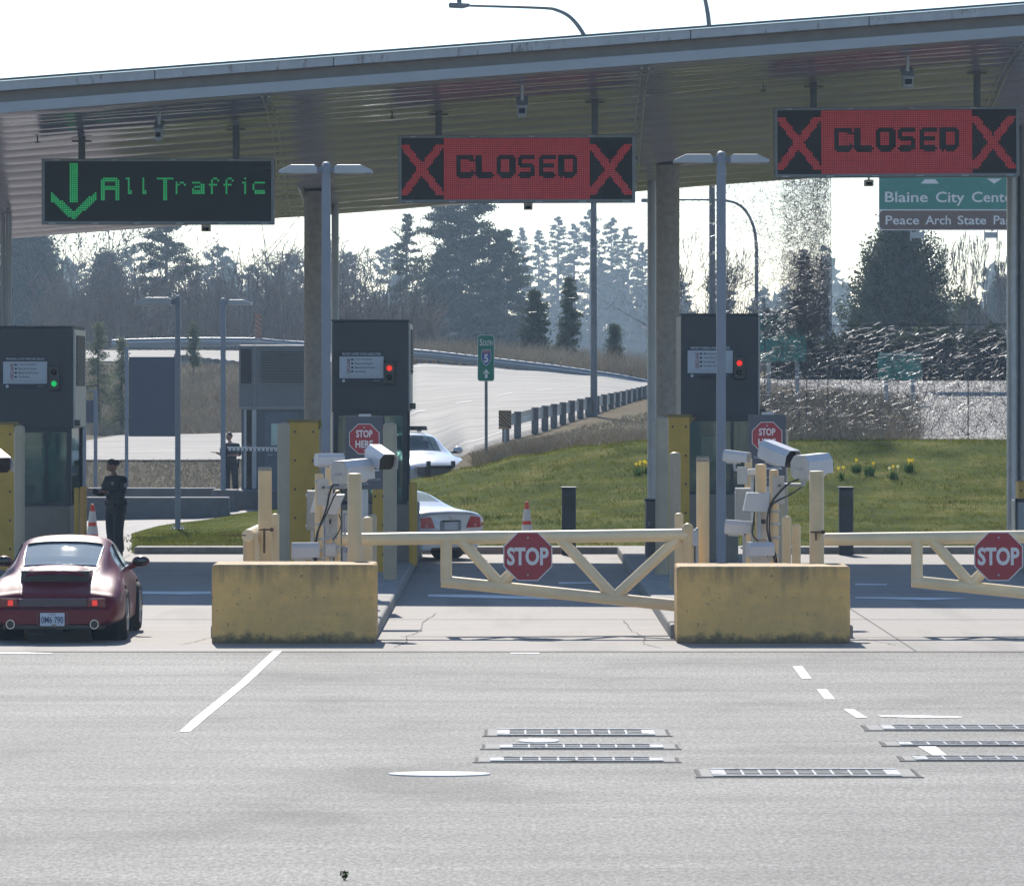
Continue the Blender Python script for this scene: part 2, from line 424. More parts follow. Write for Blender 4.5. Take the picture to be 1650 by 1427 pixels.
# ================================================================ THE SETTING
rng = np.random.default_rng(7); random.seed(7)
TP = [-2500, 60, 300, 480, 600, 680, 760, 850, 950, 1050, 1250, 1450, 1650, 4200]
TD = [93.2, 97, 105, 112, 118, 126, 135, 150, 170, 200, 216, 240, 262, 300]
TY = [  # image rows of the ground used to survey the slope, one list per column of TP
 [892, 880, 863, 848, 836, 822, 808, 787, 742, 703, 688, 592, 565, 562],
 [892, 880, 863, 848, 836, 822, 808, 787, 742, 703, 688, 592, 565, 562],
 [892, 876, 856, 843, 834, 822, 808, 787, 742, 703, 688, 592, 565, 562],
 [892, 874, 846, 826, 822, 816, 806, 785, 740, 700, 680, 592, 567, 564],
 [892, 874, 838, 798, 800, 806, 785, 735, 690, 640, 612, 590, 574, 570],
 [892, 873, 830, 771, 782, 795, 762, 704, 652, 602, 586, 590, 585, 580],
 [892, 872, 822, 757, 742, 730, 712, 682, 643, 604, 590, 592, 590, 585],
 [892, 871, 815, 737, 726, 715, 703, 677, 638, 607, 598, 597, 594, 588],
 [892, 870, 808, 722, 715, 705, 694, 668, 636, 612, 606, 603, 598, 590],
 [892, 870, 804, 714, 709, 698, 684, 663, 641, 623, 617, 610, 602, 592],
 [892, 870, 802, 713, 711, 700, 684, 650, 628, 611, 606, 603, 598, 590],
 [892, 870, 802, 712, 711, 704, 690, 655, 628, 611, 606, 603, 598, 590],
 [892, 870, 802, 712, 711, 704, 690, 655, 628, 611, 606, 603, 598, 590],
 [892, 870, 802, 712, 711, 704, 690, 655, 628, 611, 606, 603, 598, 590]]
TZ = np.array([[H-(y-HY)*d/F for y, d in zip(row, TD)] + [4.6, 4.2, 4.0] for row in TY])
TD2 = np.array(TD + [420, 800, 4000], dtype=float)
def ground_z(px, d):
    px = np.atleast_1d(np.asarray(px, float)); d = np.atleast_1d(np.asarray(d, float))
    px, d = np.broadcast_arrays(px, d)
    i = np.clip(np.searchsorted(TP, px) - 1, 0, len(TP)-2); tpa = np.array(TP, float)
    u = np.clip((px - tpa[i]) / (tpa[i+1]-tpa[i]), 0, 1); u = u*u*(3-2*u)
    j = np.clip(np.searchsorted(TD2, d) - 1, 0, len(TD2)-2)
    w = np.clip((d - TD2[j]) / (TD2[j+1]-TD2[j]), 0, 1)
    z = (TZ[i, j]*(1-w)+TZ[i, j+1]*w)*(1-u) + (TZ[i+1, j]*(1-w)+TZ[i+1, j+1]*w)*u
    return np.where(d < 93.2, 0.0, z)
def gz(px, d): return float(ground_z(px, d)[0])
def gzx(x, d): return gz(x*F/d + CX, d)
def G(px, d, dz=0.0): return Vector((X(px, d), d, gz(px, d)+dz))

def sheet(name, us, vs, fn, mat, dz, kind='structure', dip=0.0):
    """draped sheet; fn(u, v) -> (px, d)"""
    uu, vv = np.meshgrid(us, vs)
    px, d = fn(uu, vv)
    z = ground_z(px, d) + dz
    if dip: z[0] -= dip; z[-1] -= dip
    V = np.stack([(px-CX)*d/F, d, z], -1).reshape(-1, 3)
    nu = len(us); idx = np.arange(V.shape[0]).reshape(len(vs), nu)
    Fc = np.stack([idx[:-1,:-1], idx[:-1,1:], idx[1:,1:], idx[1:,:-1]], -1).reshape(-1, 4)
    o = np_mesh(name, V, Fc, mat, smooth=True); tag(o, kind=kind); return o

def flat(name, polys, z, mat):
    mb = MB()
    for p in polys: mb.add([(x, y, z) for x, y in p], [tuple(range(len(p)))])
    return tag(mb.build(name, mat), kind='structure')

brush_m = M_ground('dry_ground', [(0.11, 0.09, 0.055), (0.17, 0.14, 0.09), (0.24, 0.20, 0.135)], 0.8, fine=9)
lawn_m = M_ground('lawn_soil', [(0.034, 0.050, 0.005), (0.086, 0.106, 0.013), (0.21, 0.18, 0.05)], 0.8, fine=12)
farroad_m = M_ground('far_asphalt', [(0.165, 0.155, 0.139), (0.225, 0.211, 0.19), (0.275, 0.258, 0.232)], 0.35, rough=0.75, bump=0.1, fine=1.2, scalev=(0.3, 1, 1))

farroad_m.node_tree.nodes['Principled BSDF'].inputs['Specular IOR Level'].default_value = 0.18
# big flat ground below everything, then asphalt and concrete aprons
flat('ground', [[(-400, -60), (400, -60), (400, 93.2), (-400, 93.2)]], -0.03, brush_m)
flat('asphalt_road', [[(-70, -40), (70, -40), (70, 58.1), (-70, 58.1)]], -0.004, asphalt)
flat('concrete_pavement', [[(-70, 58.13), (70, 58.13), (70, 93.2), (-70, 93.2)]], 0.0, concrete)
seam_m = M('joint_sealant', (0.035, 0.035, 0.036), 0.8)
# joints of the slabs
jt = []
for y, x0, x1 in [(58.1, -30, 30), (61.6, -1.35, 1.55), (61.4, 4.1, 12), (66.2, -30, 30), (75, -30, 30), (84, -30, 30)]:
    jt.append([(x0, y), (x1, y), (x1, y+0.05), (x0, y+0.05)])
for x in (-6.9, 4.6):
    jt.append([(x, 58.2), (x+0.02, 58.2), (x+0.02, 92), (x, 92)])
flat('pavement_joint', jt, 0.004, seam_m)
cr = MB()                                        # wandering cracks beside the islands
for pts in ([(-1.36, 59.1), (-1.25, 60.2), (-1.28, 61.6), (-1.12, 63.0), (-1.15, 65.2), (-1.02, 68)],
            [(1.72, 58.9), (1.55, 59.8), (1.60, 61.4), (1.48, 63.2), (1.45, 66)],
            [(4.15, 61.2), (4.28, 60.6), (4.42, 60.0), (4.46, 59.5)],
            [(-3.62, 61.3), (-3.74, 60.4), (-3.88, 59.7)]):
    fine = [pts[0]]
    for a, b in zip(pts[:-1], pts[1:]):
        for q in range(1, 7): fine.append((a[0]+(b[0]-a[0])*q/6+random.gauss(0, .012)*(q < 6), a[1]+(b[1]-a[1])*q/6))
    for a, b in zip(fine[:-1], fine[1:]):
        a = Vector((a[0], a[1], 0)); b = Vector((b[0], b[1], 0)); t = (b-a).normalized(); n = Vector((-t.y, t.x, 0))*0.006
        cr.add([tuple(a+n+Vector((0,0,.006))), tuple(a-n+Vector((0,0,.006))), tuple(b-n+Vector((0,0,.006))), tuple(b+n+Vector((0,0,.006)))], [(0,1,2,3)])
tag(cr.build('pavement_crack', seam_m), kind='structure')

# hilly ground beyond the plaza
ud = np.unique(np.concatenate([np.linspace(93.2, 135, 60), np.linspace(135, 300, 70), np.geomspace(300, 4000, 24)]))
sheet('terrain', np.concatenate([np.linspace(-2500, 0, 30), np.linspace(15, 1700, 140), np.linspace(1800, 4200, 26)]), ud,
      lambda u, v: (u, v), brush_m, -0.05)
def near_edge(px): return np.interp(px, [560, 600, 680, 700, 760, 800, 850, 900, 950, 1000, 1050, 1225, 1430, 1480, 2600], [133, 130, 129, 129, 127, 132.2, 136.6, 142.6, 149.6, 159.6, 173.6, 188, 160, 126, 118])
def far_edge(px): return np.interp(px, [560, 700, 900, 1045, 1225, 1430, 2600], [216, 216, 215, 213, 200, 192, 192])
sheet('road', np.linspace(560, 2600, 180), np.linspace(0, 1, 60),
      lambda u, v: (u, near_edge(u)*(1-v)+far_edge(u)*v), farroad_m, 0.05, dip=.22)
sheet('road', np.linspace(-1600, 520, 120), np.linspace(0, 1, 20),
      lambda u, v: (u, (170 + np.maximum(0, (u-330)*-0.0))*(1-v) + np.interp(u, [-1600, 90, 200, 420, 520], [188, 186, 202, 203, 203])*v), farroad_m, 0.03)
sheet('road', np.linspace(-1600, 620, 100), np.linspace(0, 1, 16), lambda u, v: (u, 247*(1-v)+262*v), farroad_m, 0.03)
# far road paint and tyre marks, draped
tyre_mark = M('tyre_mark', (0.275, 0.262, 0.243), 0.75, var=0.25, vs=1.5)
def road_line(name, us, vf, wv, mat, dz=0.07):
    us = np.asarray(us, float); d0 = np.array([near_edge(u)*(1-vf(u))+far_edge(u)*vf(u) for u in us]); d = np.stack([d0-wv/2, d0+wv/2], -1); px = np.stack([us, us], -1)
    z = ground_z(px, d)+dz; V = np.stack([(px-CX)*d/F, d, z], -1).reshape(-1, 3); n = len(us)
    Fc = np.array([[2*i, 2*i+2, 2*i+3, 2*i+1] for i in range(n-1)]); return tag(np_mesh(name, V, Fc, mat), kind='structure')
road_line('road_marking', np.linspace(640, 1046, 70), lambda u: .93, .35, white_line)
road_line('road_marking', np.linspace(640, 1040, 70), lambda u: .07, .25, white_line)
for a in (660, 735, 800, 862, 930): road_line('road_marking', np.linspace(a, a+26, 8), lambda u: .40+(u-660)*.0004, .3, white_line)
for k, (v0, w) in enumerate(()): road_line('tyre_track', np.linspace(600, 1045, 80), lambda u: v0+.008*math.sin(u*.012+k), w, tyre_mark, .06)
# lawn
lawn_l = lambda u: np.interp(u, [0, 0.05, 0.3, 1], [0, 0, 0, 0])
sheet('lawn', np.linspace(520, 3600, 260), np.linspace(0, 1, 50), lambda u, v: (u, 93.4*(1-v)+np.interp(u, [520, 640, 760, 1000, 3600], [112, 112.6, 113.5, 115, 115])*v), lawn_m, 0.02)
sheet('lawn', np.linspace(212, 560, 60), np.linspace(0, 1, 30), lambda u, v: (u, 93.4*(1-v)+np.interp(u, [212, 255, 300, 340, 375, 480, 560], [104, 109.5, 113, 115, 118, 124, 118])*v), lawn_m, 0.015)
sheet('exit_lane', np.linspace(-1600, 420, 60), np.linspace(0, 1, 40), lambda u, v: (u, 93.2*(1-v)+np.interp(u, [-1600, 240, 330, 420], [131, 131, 128, 122])*v), concrete, 0.005)

# islands and kerbs (real steps)
def kerb(name, x0, x1, y0, y1, h):
    mb = MB((0.5*(x0+x1), y0, 0)); mb.box(x0, x1, y0, y1, -0.02, h)
    return tag(mb.build(name, kerb_m, bevel=0.03), kind='structure')
kerb('kerb_island', -3.62, -1.62, 61.3, 92.0, 0.16)
kerb('kerb_island', 1.90, 4.10, 61.3, 92.0, 0.16)
kerb('kerb_island', -10.2, -7.95, 61.3, 92.0, 0.16)
kerb('kerb_island', 8.45, 10.6, 61.3, 92.0, 0.16)
kerb('kerb', X(215, 92.6), 70, 92.65, 93.35, 0.13)

# painted lines
pl = []
def stripe(pts): pl.append([((px-CX)*((H/((py-HY)/F)))/F, H/((py-HY)/F)) for px, py in pts])
for pts in ([(289,1178),(307,1178),(330,1158),(400,1100),(455,1048),(440,1048),(385,1099),(312,1157)],
            [(1277,1073),(1293,1073),(1308,1093),(1292,1093)], [(1316,1110),(1332,1110),(1346,1126),(1329,1126)],
            [(1359,1142),(1376,1142),(1398,1156),(1380,1156)], [(1479,1202),(1508,1202),(1528,1218),(1506,1218)],
            [(-20,1050),(40,1050),(86,1052),(84,1053),(-20,1053)], [(822,1051),(870,1051),(868,1053),(824,1053)],
            [(1415,1152),(1470,1151.5),(1550,1154),(1549,1155.5),(1480,1156),(1420,1154)]):
    stripe(pts)
flat('road_marking', pl, 0.001, white_line)
pl = []
for pts in ([(690,958),(760,958),(880,962),(960,962),(880,966),(790,964),(690,961)], [(225,953),(340,953),(340,957),(300,958),(225,957)],
            [(900,938),(960,938),(958,940),(900,941)], [(1378,962),(1520,963),(1560,964),(1500,967),(1378,964)],[(1378,940),(1430,941),(1428,943),(1378,943)]):
    stripe(pts)
flat('road_marking', pl, 0.006, white_line)

# ---------------------------------------------------------------- ironwork in the road
iron = M('grate_steel', (0.52, 0.51, 0.49), 0.75, 0.0, var=0.25, vs=6, wear=((0.17, 0.16, 0.145), 0.56, 9), spec=0.3)
cover_m = M('cover_steel', (0.62, 0.615, 0.60), 0.7, 0.0, var=0.15, vs=5, wear=((0.28, 0.27, 0.25), 0.62, 7), spec=0.3)
grate_conc = M('grate_frame_concrete', (0.25, 0.24, 0.22), 0.8, var=0.12, vs=8)
dark_hole = M('dark_gap', (0.085, 0.083, 0.08), 0.9)
def rowd(py): return H/((py-HY)/F)
def grate(px0, px1, pxi0, pxi1, py0, py1, label):
    d0, d1 = rowd(py1), rowd(py0); dm = 0.5*(d0+d1)
    x0, x1, a0, a1 = X(px0, dm), X(px1, dm), X(pxi0, dm), X(pxi1, dm)
    t = thing('trench_grate', (0.5*(x0+x1), d0, 0), label, 'grate', 'steel trench grates across the asphalt')
    o = t.location
    for q0, q1 in ((x0, a0), (a1, x1)): mb = MB(o); mb.box(q0, q1, d0, d1, -0.02, 0.004); mb.build('frame', grate_conc, t)
    mb = MB(o); mb.box(x0-.05, x1+.05, d0-0.07, d0-.01, -0.01, 0.002); mb.box(x0-.035, x0-.01, d0-.05, d1, -.01, .003); mb.box(x1+.01, x1+.035, d0-.05, d1, -.01, .003)
    mb.build('gap', dark_hole, t)
    mb = MB(o); mb.box(a0+.01, a1-.01, d0, d1, -0.03, 0.005); mb.build('pit', dark_hole, t)  # flat dark plate just under the bars, painted as the shaded opening
    mb = MB(o); dd = d1-d0
    mb.box(a0, a1, d0, d0+dd*0.07, -0.01, 0.012); mb.box(a0, a1, d1-dd*0.09, d1, -0.01, 0.012)
    mb.box(a0, a0+.10, d0+dd*.15, d1-dd*.19, -.01, .011); mb.box(a1-.10, a1, d0+dd*.15, d1-dd*.19, -.01, .011)
    n = max(6, int((a1-a0)/0.16)); mid = 0.5*(a0+a1)
    for k in range(n+1):
        x = a0+.10+(a1-a0-.20)*k/n
        mb.box(x-.009, x+.009, d0+dd*.15, d1-dd*.19, -0.01, 0.010)
    mb.box(a0+.11, a1-.11, d0+dd*.46, d0+dd*.52, -.01, .009)
    mb.build('grille', iron, t)
grate(787, 1072, 801, 1054, 1175, 1185, 'pale steel grate farthest of three in the asphalt before the middle stop gate')
grate(783, 1087, 805, 1068, 1199, 1206, 'thin pale steel grate, middle of three in the asphalt before the middle stop gate')
grate(772, 1087, 790, 1068, 1220, 1227, 'pale steel grate nearest the white oval cover, front one of three in the asphalt')
grate(1128, 1471, 1146, 1448, 1239, 1251, 'wide steel grate with dark slots lying alone in the near asphalt at right')
grate(1397, 1760, 1420, 1740, 1168, 1176, 'steel grate at the right picture edge, farthest of three beside the short white dashes')
grate(1426, 1790, 1448, 1765, 1195, 1201, 'steel grate at the right picture edge, middle one, touched by a white road dash')
grate(1455, 1820, 1472, 1800, 1218, 1225, 'steel grate at the right picture edge, nearest of three, just below a white road dash')
def cover(px, hw, py0, py1, label):
    d0, d1 = rowd(py1), rowd(py0); dm = .5*(d0+d1)
    mb = MB((X(px, dm), dm, 0)); n = 36
    pts = [(X(px, dm)+L(hw, dm)*math.cos(2*math.pi*k/n), dm+0.5*(d1-d0)*math.sin(2*math.pi*k/n)) for k in range(n)]
    v = [(x, y, 0.006) for x, y in pts] + [(x, y, -.03) for x, y in pts]
    mb.add(v, [tuple(range(n))] + [(i, n+i, n+(i+1) % n, (i+1) % n) for i in range(n)])
    return tag(mb.build('manhole_cover', cover_m), label, 'manhole cover')
cover(708, 82, 1243, 1250, 'large round pale metal cover flush with the near asphalt')
cover(868, 33, 1190, 1196, 'small round pale metal cover between the steel grates')

# little weed in the asphalt
weed_m = M_leaf('weed_leaf', (0.03, 0.05, 0.015), (0.06, 0.085, 0.02), 0.3)
def weed():
    c = Vector((X(555, rowd(1416)), rowd(1416), 0))
    t = thing('weed', c, 'tiny green weed growing from a crack in the near asphalt', 'weed')
    V = []; Fa = []
    for k in range(26):
        a = random.uniform(0, 6.28); r = random.uniform(0.0, 0.035); z = random.uniform(0.005, 0.05); s = random.uniform(.010, .018)
        p = Vector((r*math.cos(a), r*math.sin(a), z)); u = Vector((random.uniform(-1,1), random.uniform(-1,1), random.uniform(-.5,.8))).normalized()*s; w = u.orthogonal().normalized()*s*.5
        n = len(V); V += [p-u, p+w, p+u, p-w]; Fa.append((n, n+1, n+2, n+3))
    np_mesh('leaves', [tuple(q) for q in V], Fa, weed_m, t)
    mb = MB()
    for k in range(5): mb.cyl((0,0,-.01), (random.uniform(-.03,.03), random.uniform(-.03,.03), .035), .002, n=5)
    mb.build('stem', weed_m, t)
weed()

# ---------------------------------------------------------------- grass, dry brush (uncountable)
grass_m = M_leaf('grass_blade', (0.066, 0.098, 0.004), (0.23, 0.225, 0.028), 0.5, 0.5)
twig_m = M('dry_twig', (0.34, 0.27, 0.17), 0.9, var=0.35, vs=0.7)
def blades(name, px, d, h, w, lean, mat, kind='stuff', label=None, cat=None, mask=None):
    n = len(px)
    z = ground_z(px, d); x = (px-CX)*d/F
    a = rng.uniform(0, 2*np.pi, n); lx = rng.normal(0, lean, n)*h; ly = rng.normal(0, lean, n)*h
    P0 = np.stack([x - np.cos(a)*w/2, d - np.sin(a)*w/2, z-.01], -1); P1 = np.stack([x + np.cos(a)*w/2, d + np.sin(a)*w/2, z-.01], -1)
    P2 = np.stack([x+lx, d+ly, z+h], -1)
    V = np.stack([P0, P1, P2], 1).reshape(-1, 3)
    o = np_mesh(name, V, np.arange(3*n).reshape(-1, 3), mat)
    return tag(o, label, cat, kind=kind)
n = 230000
px = rng.uniform(640, 1760, n); d = 93.45 + rng.uniform(0, 1, n)*(np.interp(px, [640, 760, 1000, 1760], [112.4, 113.4, 115.2, 115.2])-93.45)
clump = 0.6+0.8*(np.sin(px*d*0.0021+px*.05)*0.5+0.5)*(np.sin(d*3.1+px*.02)*.5+.5)
px2 = rng.uniform(214, 520, 36000); d2 = 93.45+rng.uniform(0, 1, 36000)*(np.interp(px2, [214, 255, 300, 340, 375, 520], [103.6, 109, 112.6, 114.5, 117, 120])-93.45)
px = np.concatenate([px, px2]); d = np.concatenate([d, d2]); clump = np.concatenate([clump, np.full(36000, .9)])
blades('grass', px, d, rng.uniform(.015, .05, len(px))*clump, rng.uniform(.012, .03, len(px)), 1.1, grass_m, label='short green lawn grass with paler dry patches behind the booths', cat='grass')
tuft_m = M_leaf('grass_tuft', (0.040, 0.062, 0.005), (0.16, 0.155, 0.024), 0.5, 0.9)
nc = 1500; cpx = rng.uniform(650, 1740, nc); cd = 93.8 + rng.uniform(0, 1, nc)*(np.interp(cpx, [650, 760, 1000, 1740], [111.8, 113, 114.8, 114.8])-93.8)
cpx = np.concatenate([cpx, rng.uniform(225, 500, 300)]); cd = np.concatenate([cd, 94+rng.uniform(0, 1, 300)*9])
kk = np.repeat(np.arange(len(cpx)), 26); td = cd[kk]+rng.normal(0, .16, len(kk)); tpx = cpx[kk]+rng.normal(0, 1, len(kk))*rng.uniform(8, 26, len(cpx))[kk]
blades('grass', tpx, np.clip(td, 93.5, None), rng.uniform(.03, .11, len(kk)), rng.uniform(.012, .028, len(kk)), .8, tuft_m, label='darker and taller tufts standing in the green lawn', cat='grass')
# brown winter brush: behind the lawn, on the left bank, and on the rise under the upper road
P = []; D_ = []; Hh = []
def strew(n, f): 
    a, b, c = f(n); P.append(a); D_.append(b); Hh.append(c)
def f1(n):
    u = rng.uniform(762, 1230, n); lo = np.interp(u, [700, 760, 1000, 1230], [113.5, 114, 115.5, 115.5]); hi = np.interp(u, [700, 760, 800, 900, 1000, 1230], [119, 123, 127, 134, 145, 160])
    v = lo + (hi-lo)*rng.uniform(0, 1, n)**1.4; return u, v, rng.uniform(.10, .36, n)*np.interp(v-lo, [0, 2, 6, 12], [.5, 1, .7, .35])
def f2(n):
    u = rng.uniform(130, 540, n); v = rng.uniform(204, 243, n); return u, v, rng.uniform(.2, 1.0, n)*np.interp(v, [204, 222, 238, 243], [.6, 1.2, .5, .25])
def f3(n):
    u = rng.uniform(90, 520, n); v = rng.uniform(139, 169, n); return u, v, rng.uniform(.04, .16, n)
def f4(n):
    u = rng.uniform(620, 1060, n); v = rng.uniform(219, 240, n); return u, v, rng.uniform(.3, 1.4, n)
def f5(n):
    u = rng.uniform(1200, 1480, n); v = rng.uniform(116, 158, n); return u, v, rng.uniform(.15, .5, n)
strew(15000, f1); strew(19000, f2); strew(16000, f3); strew(14000, f4); strew(12000, f5)
px = np.concatenate(P); d = np.concatenate(D_); h = np.concatenate(Hh)
blades('dry_brush', px, d, h, rng.uniform(.012, .035, len(px))*np.clip(d/150, .8, 1.5), .8, twig_m, label='brown leafless winter brush on the banks around the road', cat='brush')
# ================================================================ CANOPY
SL = 0.0752                  # rise to the right, metres per metre
def canopy():
    t = thing('canopy', (0, 92, 0), 'long grey metal canopy rising to the right above the inspection lanes', 'canopy')
    o = t.location
    def sh(mb, start=0):
        mb.v = [(x, y, z + SL*x) for x, y, z in mb.v]; return mb
    x0, x1 = -17.0, 17.0
    zt = Z(64.5, 81.0)
    def edges(n=14): return np.linspace(x0, x1, n+1)
    k = 81.0/F
    mb = MB(o); mb.box(x0, x1, 81.0, 96.6, zt-0.05, zt)
    sh(mb).build('roof', roof_m, t)
    mb = MB(o)
    xs = edges(12)
    for a, b in zip(xs[:-1], xs[1:]):
        mb.box(a+.006, b-.006, 80.93, 81.06, zt-20.5*k, zt-5.5*k)
    sh(mb).build('fascia', fascia_m, t, bevel=.008)
    mb = MB(o); mb.box(x0, x1, 80.90, 81.05, zt-5.6*k, zt-4.2*k); sh(mb).build('drip_edge', chrome_m, t)
    mb = MB(o); mb.box(x0, x1, 81.20, 81.30, zt-40*k, zt-19*k); sh(mb).build('recess', groove_m, t)
    mb = MB(o); mb.box(x0, x1, 80.98, 81.32, zt-55.5*k, zt-39*k); sh(mb).build('lower_trim', trim_m, t)
    # soffit: planks running across the lanes, sloping down toward the back, each slightly pillowed
    dk = [81.25, 83.5, 86, 88.5, 91, 93, 94.6, 95.6, 96.2]; zk = [zt-56*k, zt-56*k-.06, zt-56*k-.24, 7.42, 7.05, 6.79, 6.62, 6.55, 6.60]
    npl = 21; sub = 7
    ys = []; zs = []
    for i in range(npl):
        a = 81.25 + (96.2-81.25)*i/npl; b = 81.25 + (96.2-81.25)*(i+1)/npl
        for s in range(sub+1):
            y = a + (b-a-.034)*s/sub
            ys.append(y); zs.append(np.interp(y, dk, zk) - 0.030*math.sin(math.pi*s/sub) + 0.03 - 0.07*s/sub)
        ys.append(b-.030); zs.append(np.interp(b, dk, zk)+0.08)
    xs = np.linspace(x0, x1, 150)
    V = []; 
    wob = rng.normal(0, 1, (len(ys), 40)); tw = rng.normal(0, 1, (len(ys), 24))
    for j, (y, z) in enumerate(zip(ys, zs)):
        q_ = (j//(sub+2))*(sub+2); w = np.interp(xs, np.linspace(x0, x1, 40), wob[q_]); u_ = (j-q_)/(sub+1)-.5; w2 = np.interp(xs, np.linspace(x0, x1, 24), tw[q_])*u_*7
        for i, x in enumerate(xs): V.append((x, y, z + SL*x + 0.0035*(w[i]+w2[i])))
    V = np.array(V); nx = len(xs); idx = np.arange(len(V)).reshape(-1, nx)
    Fc = np.stack([idx[:-1,:-1], idx[1:,:-1], idx[1:,1:], idx[:-1,1:]], -1).reshape(-1, 4)
    so = np_mesh('soffit', V, Fc, soffit_m, t, smooth=True, loc=o); so.location = (0,0,0)
    so.data.set_sharp_from_angle(angle=math.radians(20))
    # ribs between the bays
    for xr in (-10.1, -3.93, 2.12, 8.25):
        mb = MB(o)
        for off in (-.055, .055):
            pts = [(xr+off + .25*(y-81.3)/15*(-1 if xr < 0 else .6), y, float(np.interp(y, dk, zk))-.03+SL*xr) for y in np.linspace(81.3, 96.1, 16)]
            mb.tube(pts, .022, 6)
        mb.build('expansion_joint', trim_m, t, smooth=40)
    # ducts near the column heads
    for xr, s in ((-3.75, 1), (2.3, -1)):
        mb = MB(o)
        for q in range(3):
            mb.obox((xr+s*.18, 93.2+q*1.0, float(np.interp(93.2+q, dk, zk))+SL*xr-.10), .32, .9, .16)
        mb.build('junction_box', galv, t, bevel=.02)
        mb = MB(o); pts = [(xr-.05+s*.02*q, 91.5+q*.9, float(np.interp(91.5+q*.9, dk, zk))+SL*xr-.07-.02*q) for q in range(5)]
        mb.tube(pts, .05, 8); mb.build('conduit', galv, t, smooth=40)
    # columns: concrete front shaft and steel downpipe pair
    for px0, px1, pp0, pp1 in ((490, 532, 534, 546), (1057, 1095, 1043, 1057)):
        d = 92.3; mb = MB(o); xc = X(.5*(px0+px1), d); r = L(px1-px0, d)/2
        mb.lathe([(r, -.02), (r, float(np.interp(d, dk, zk))+SL*xc-.05)], (xc, d, 0), 24); mb.build('column', column_conc, t, smooth=40)
        d = 94.2; mb = MB(o); xc = X(.5*(pp0+pp1), d); r = L(pp1-pp0, d)/2
        mb.lathe([(r, -.02), (r, float(np.interp(d, dk, zk))+SL*xc+.05)], (xc, d, 0), 14)
        mb.build('drain_pipe', steel_pale, t, smooth=40)
    for pxs in ((1, 8), (9, 19), (-40, -4)):
        d = 92.3; mb = MB(o); xc = X(.5*sum(pxs), d); r = L(pxs[1]-pxs[0], d)/2
        mb.lathe([(r, -.02), (r, float(np.interp(d, dk, zk))+SL*xc)], (xc, d, 0), 14); mb.build('column', trim_m, t, smooth=40)
    for pxs, m_ in (((1622, 1642), galv), ((1642, 1690), steel_pale)):
        d = 91.3; mb = MB(o); xc = X(.5*sum(pxs), d); r = L(pxs[1]-pxs[0], d)/2
        mb.lathe([(r, -.02), (r, float(np.interp(d, dk, zk))+SL*xc)], (xc, d, 0), 18); mb.build('column', m_, t, smooth=40)
    # sprinkler heads
    for px, py in ((205/3.397, 100+440/3.397), (632, 191), (1230, 147)):
        d = 85.0; mb = MB(o); p = W(px, py, d); mb.cyl(p+Vector((0,0,.12)), p, .012, n=6); mb.obox(p, .09, .09, .015)
        mb.build('sprinkler', booth_seam, t)
    def zs_at(y, x): return float(np.interp(y, dk, zk)) + SL*x
    return zs_at
soffit_z = canopy()

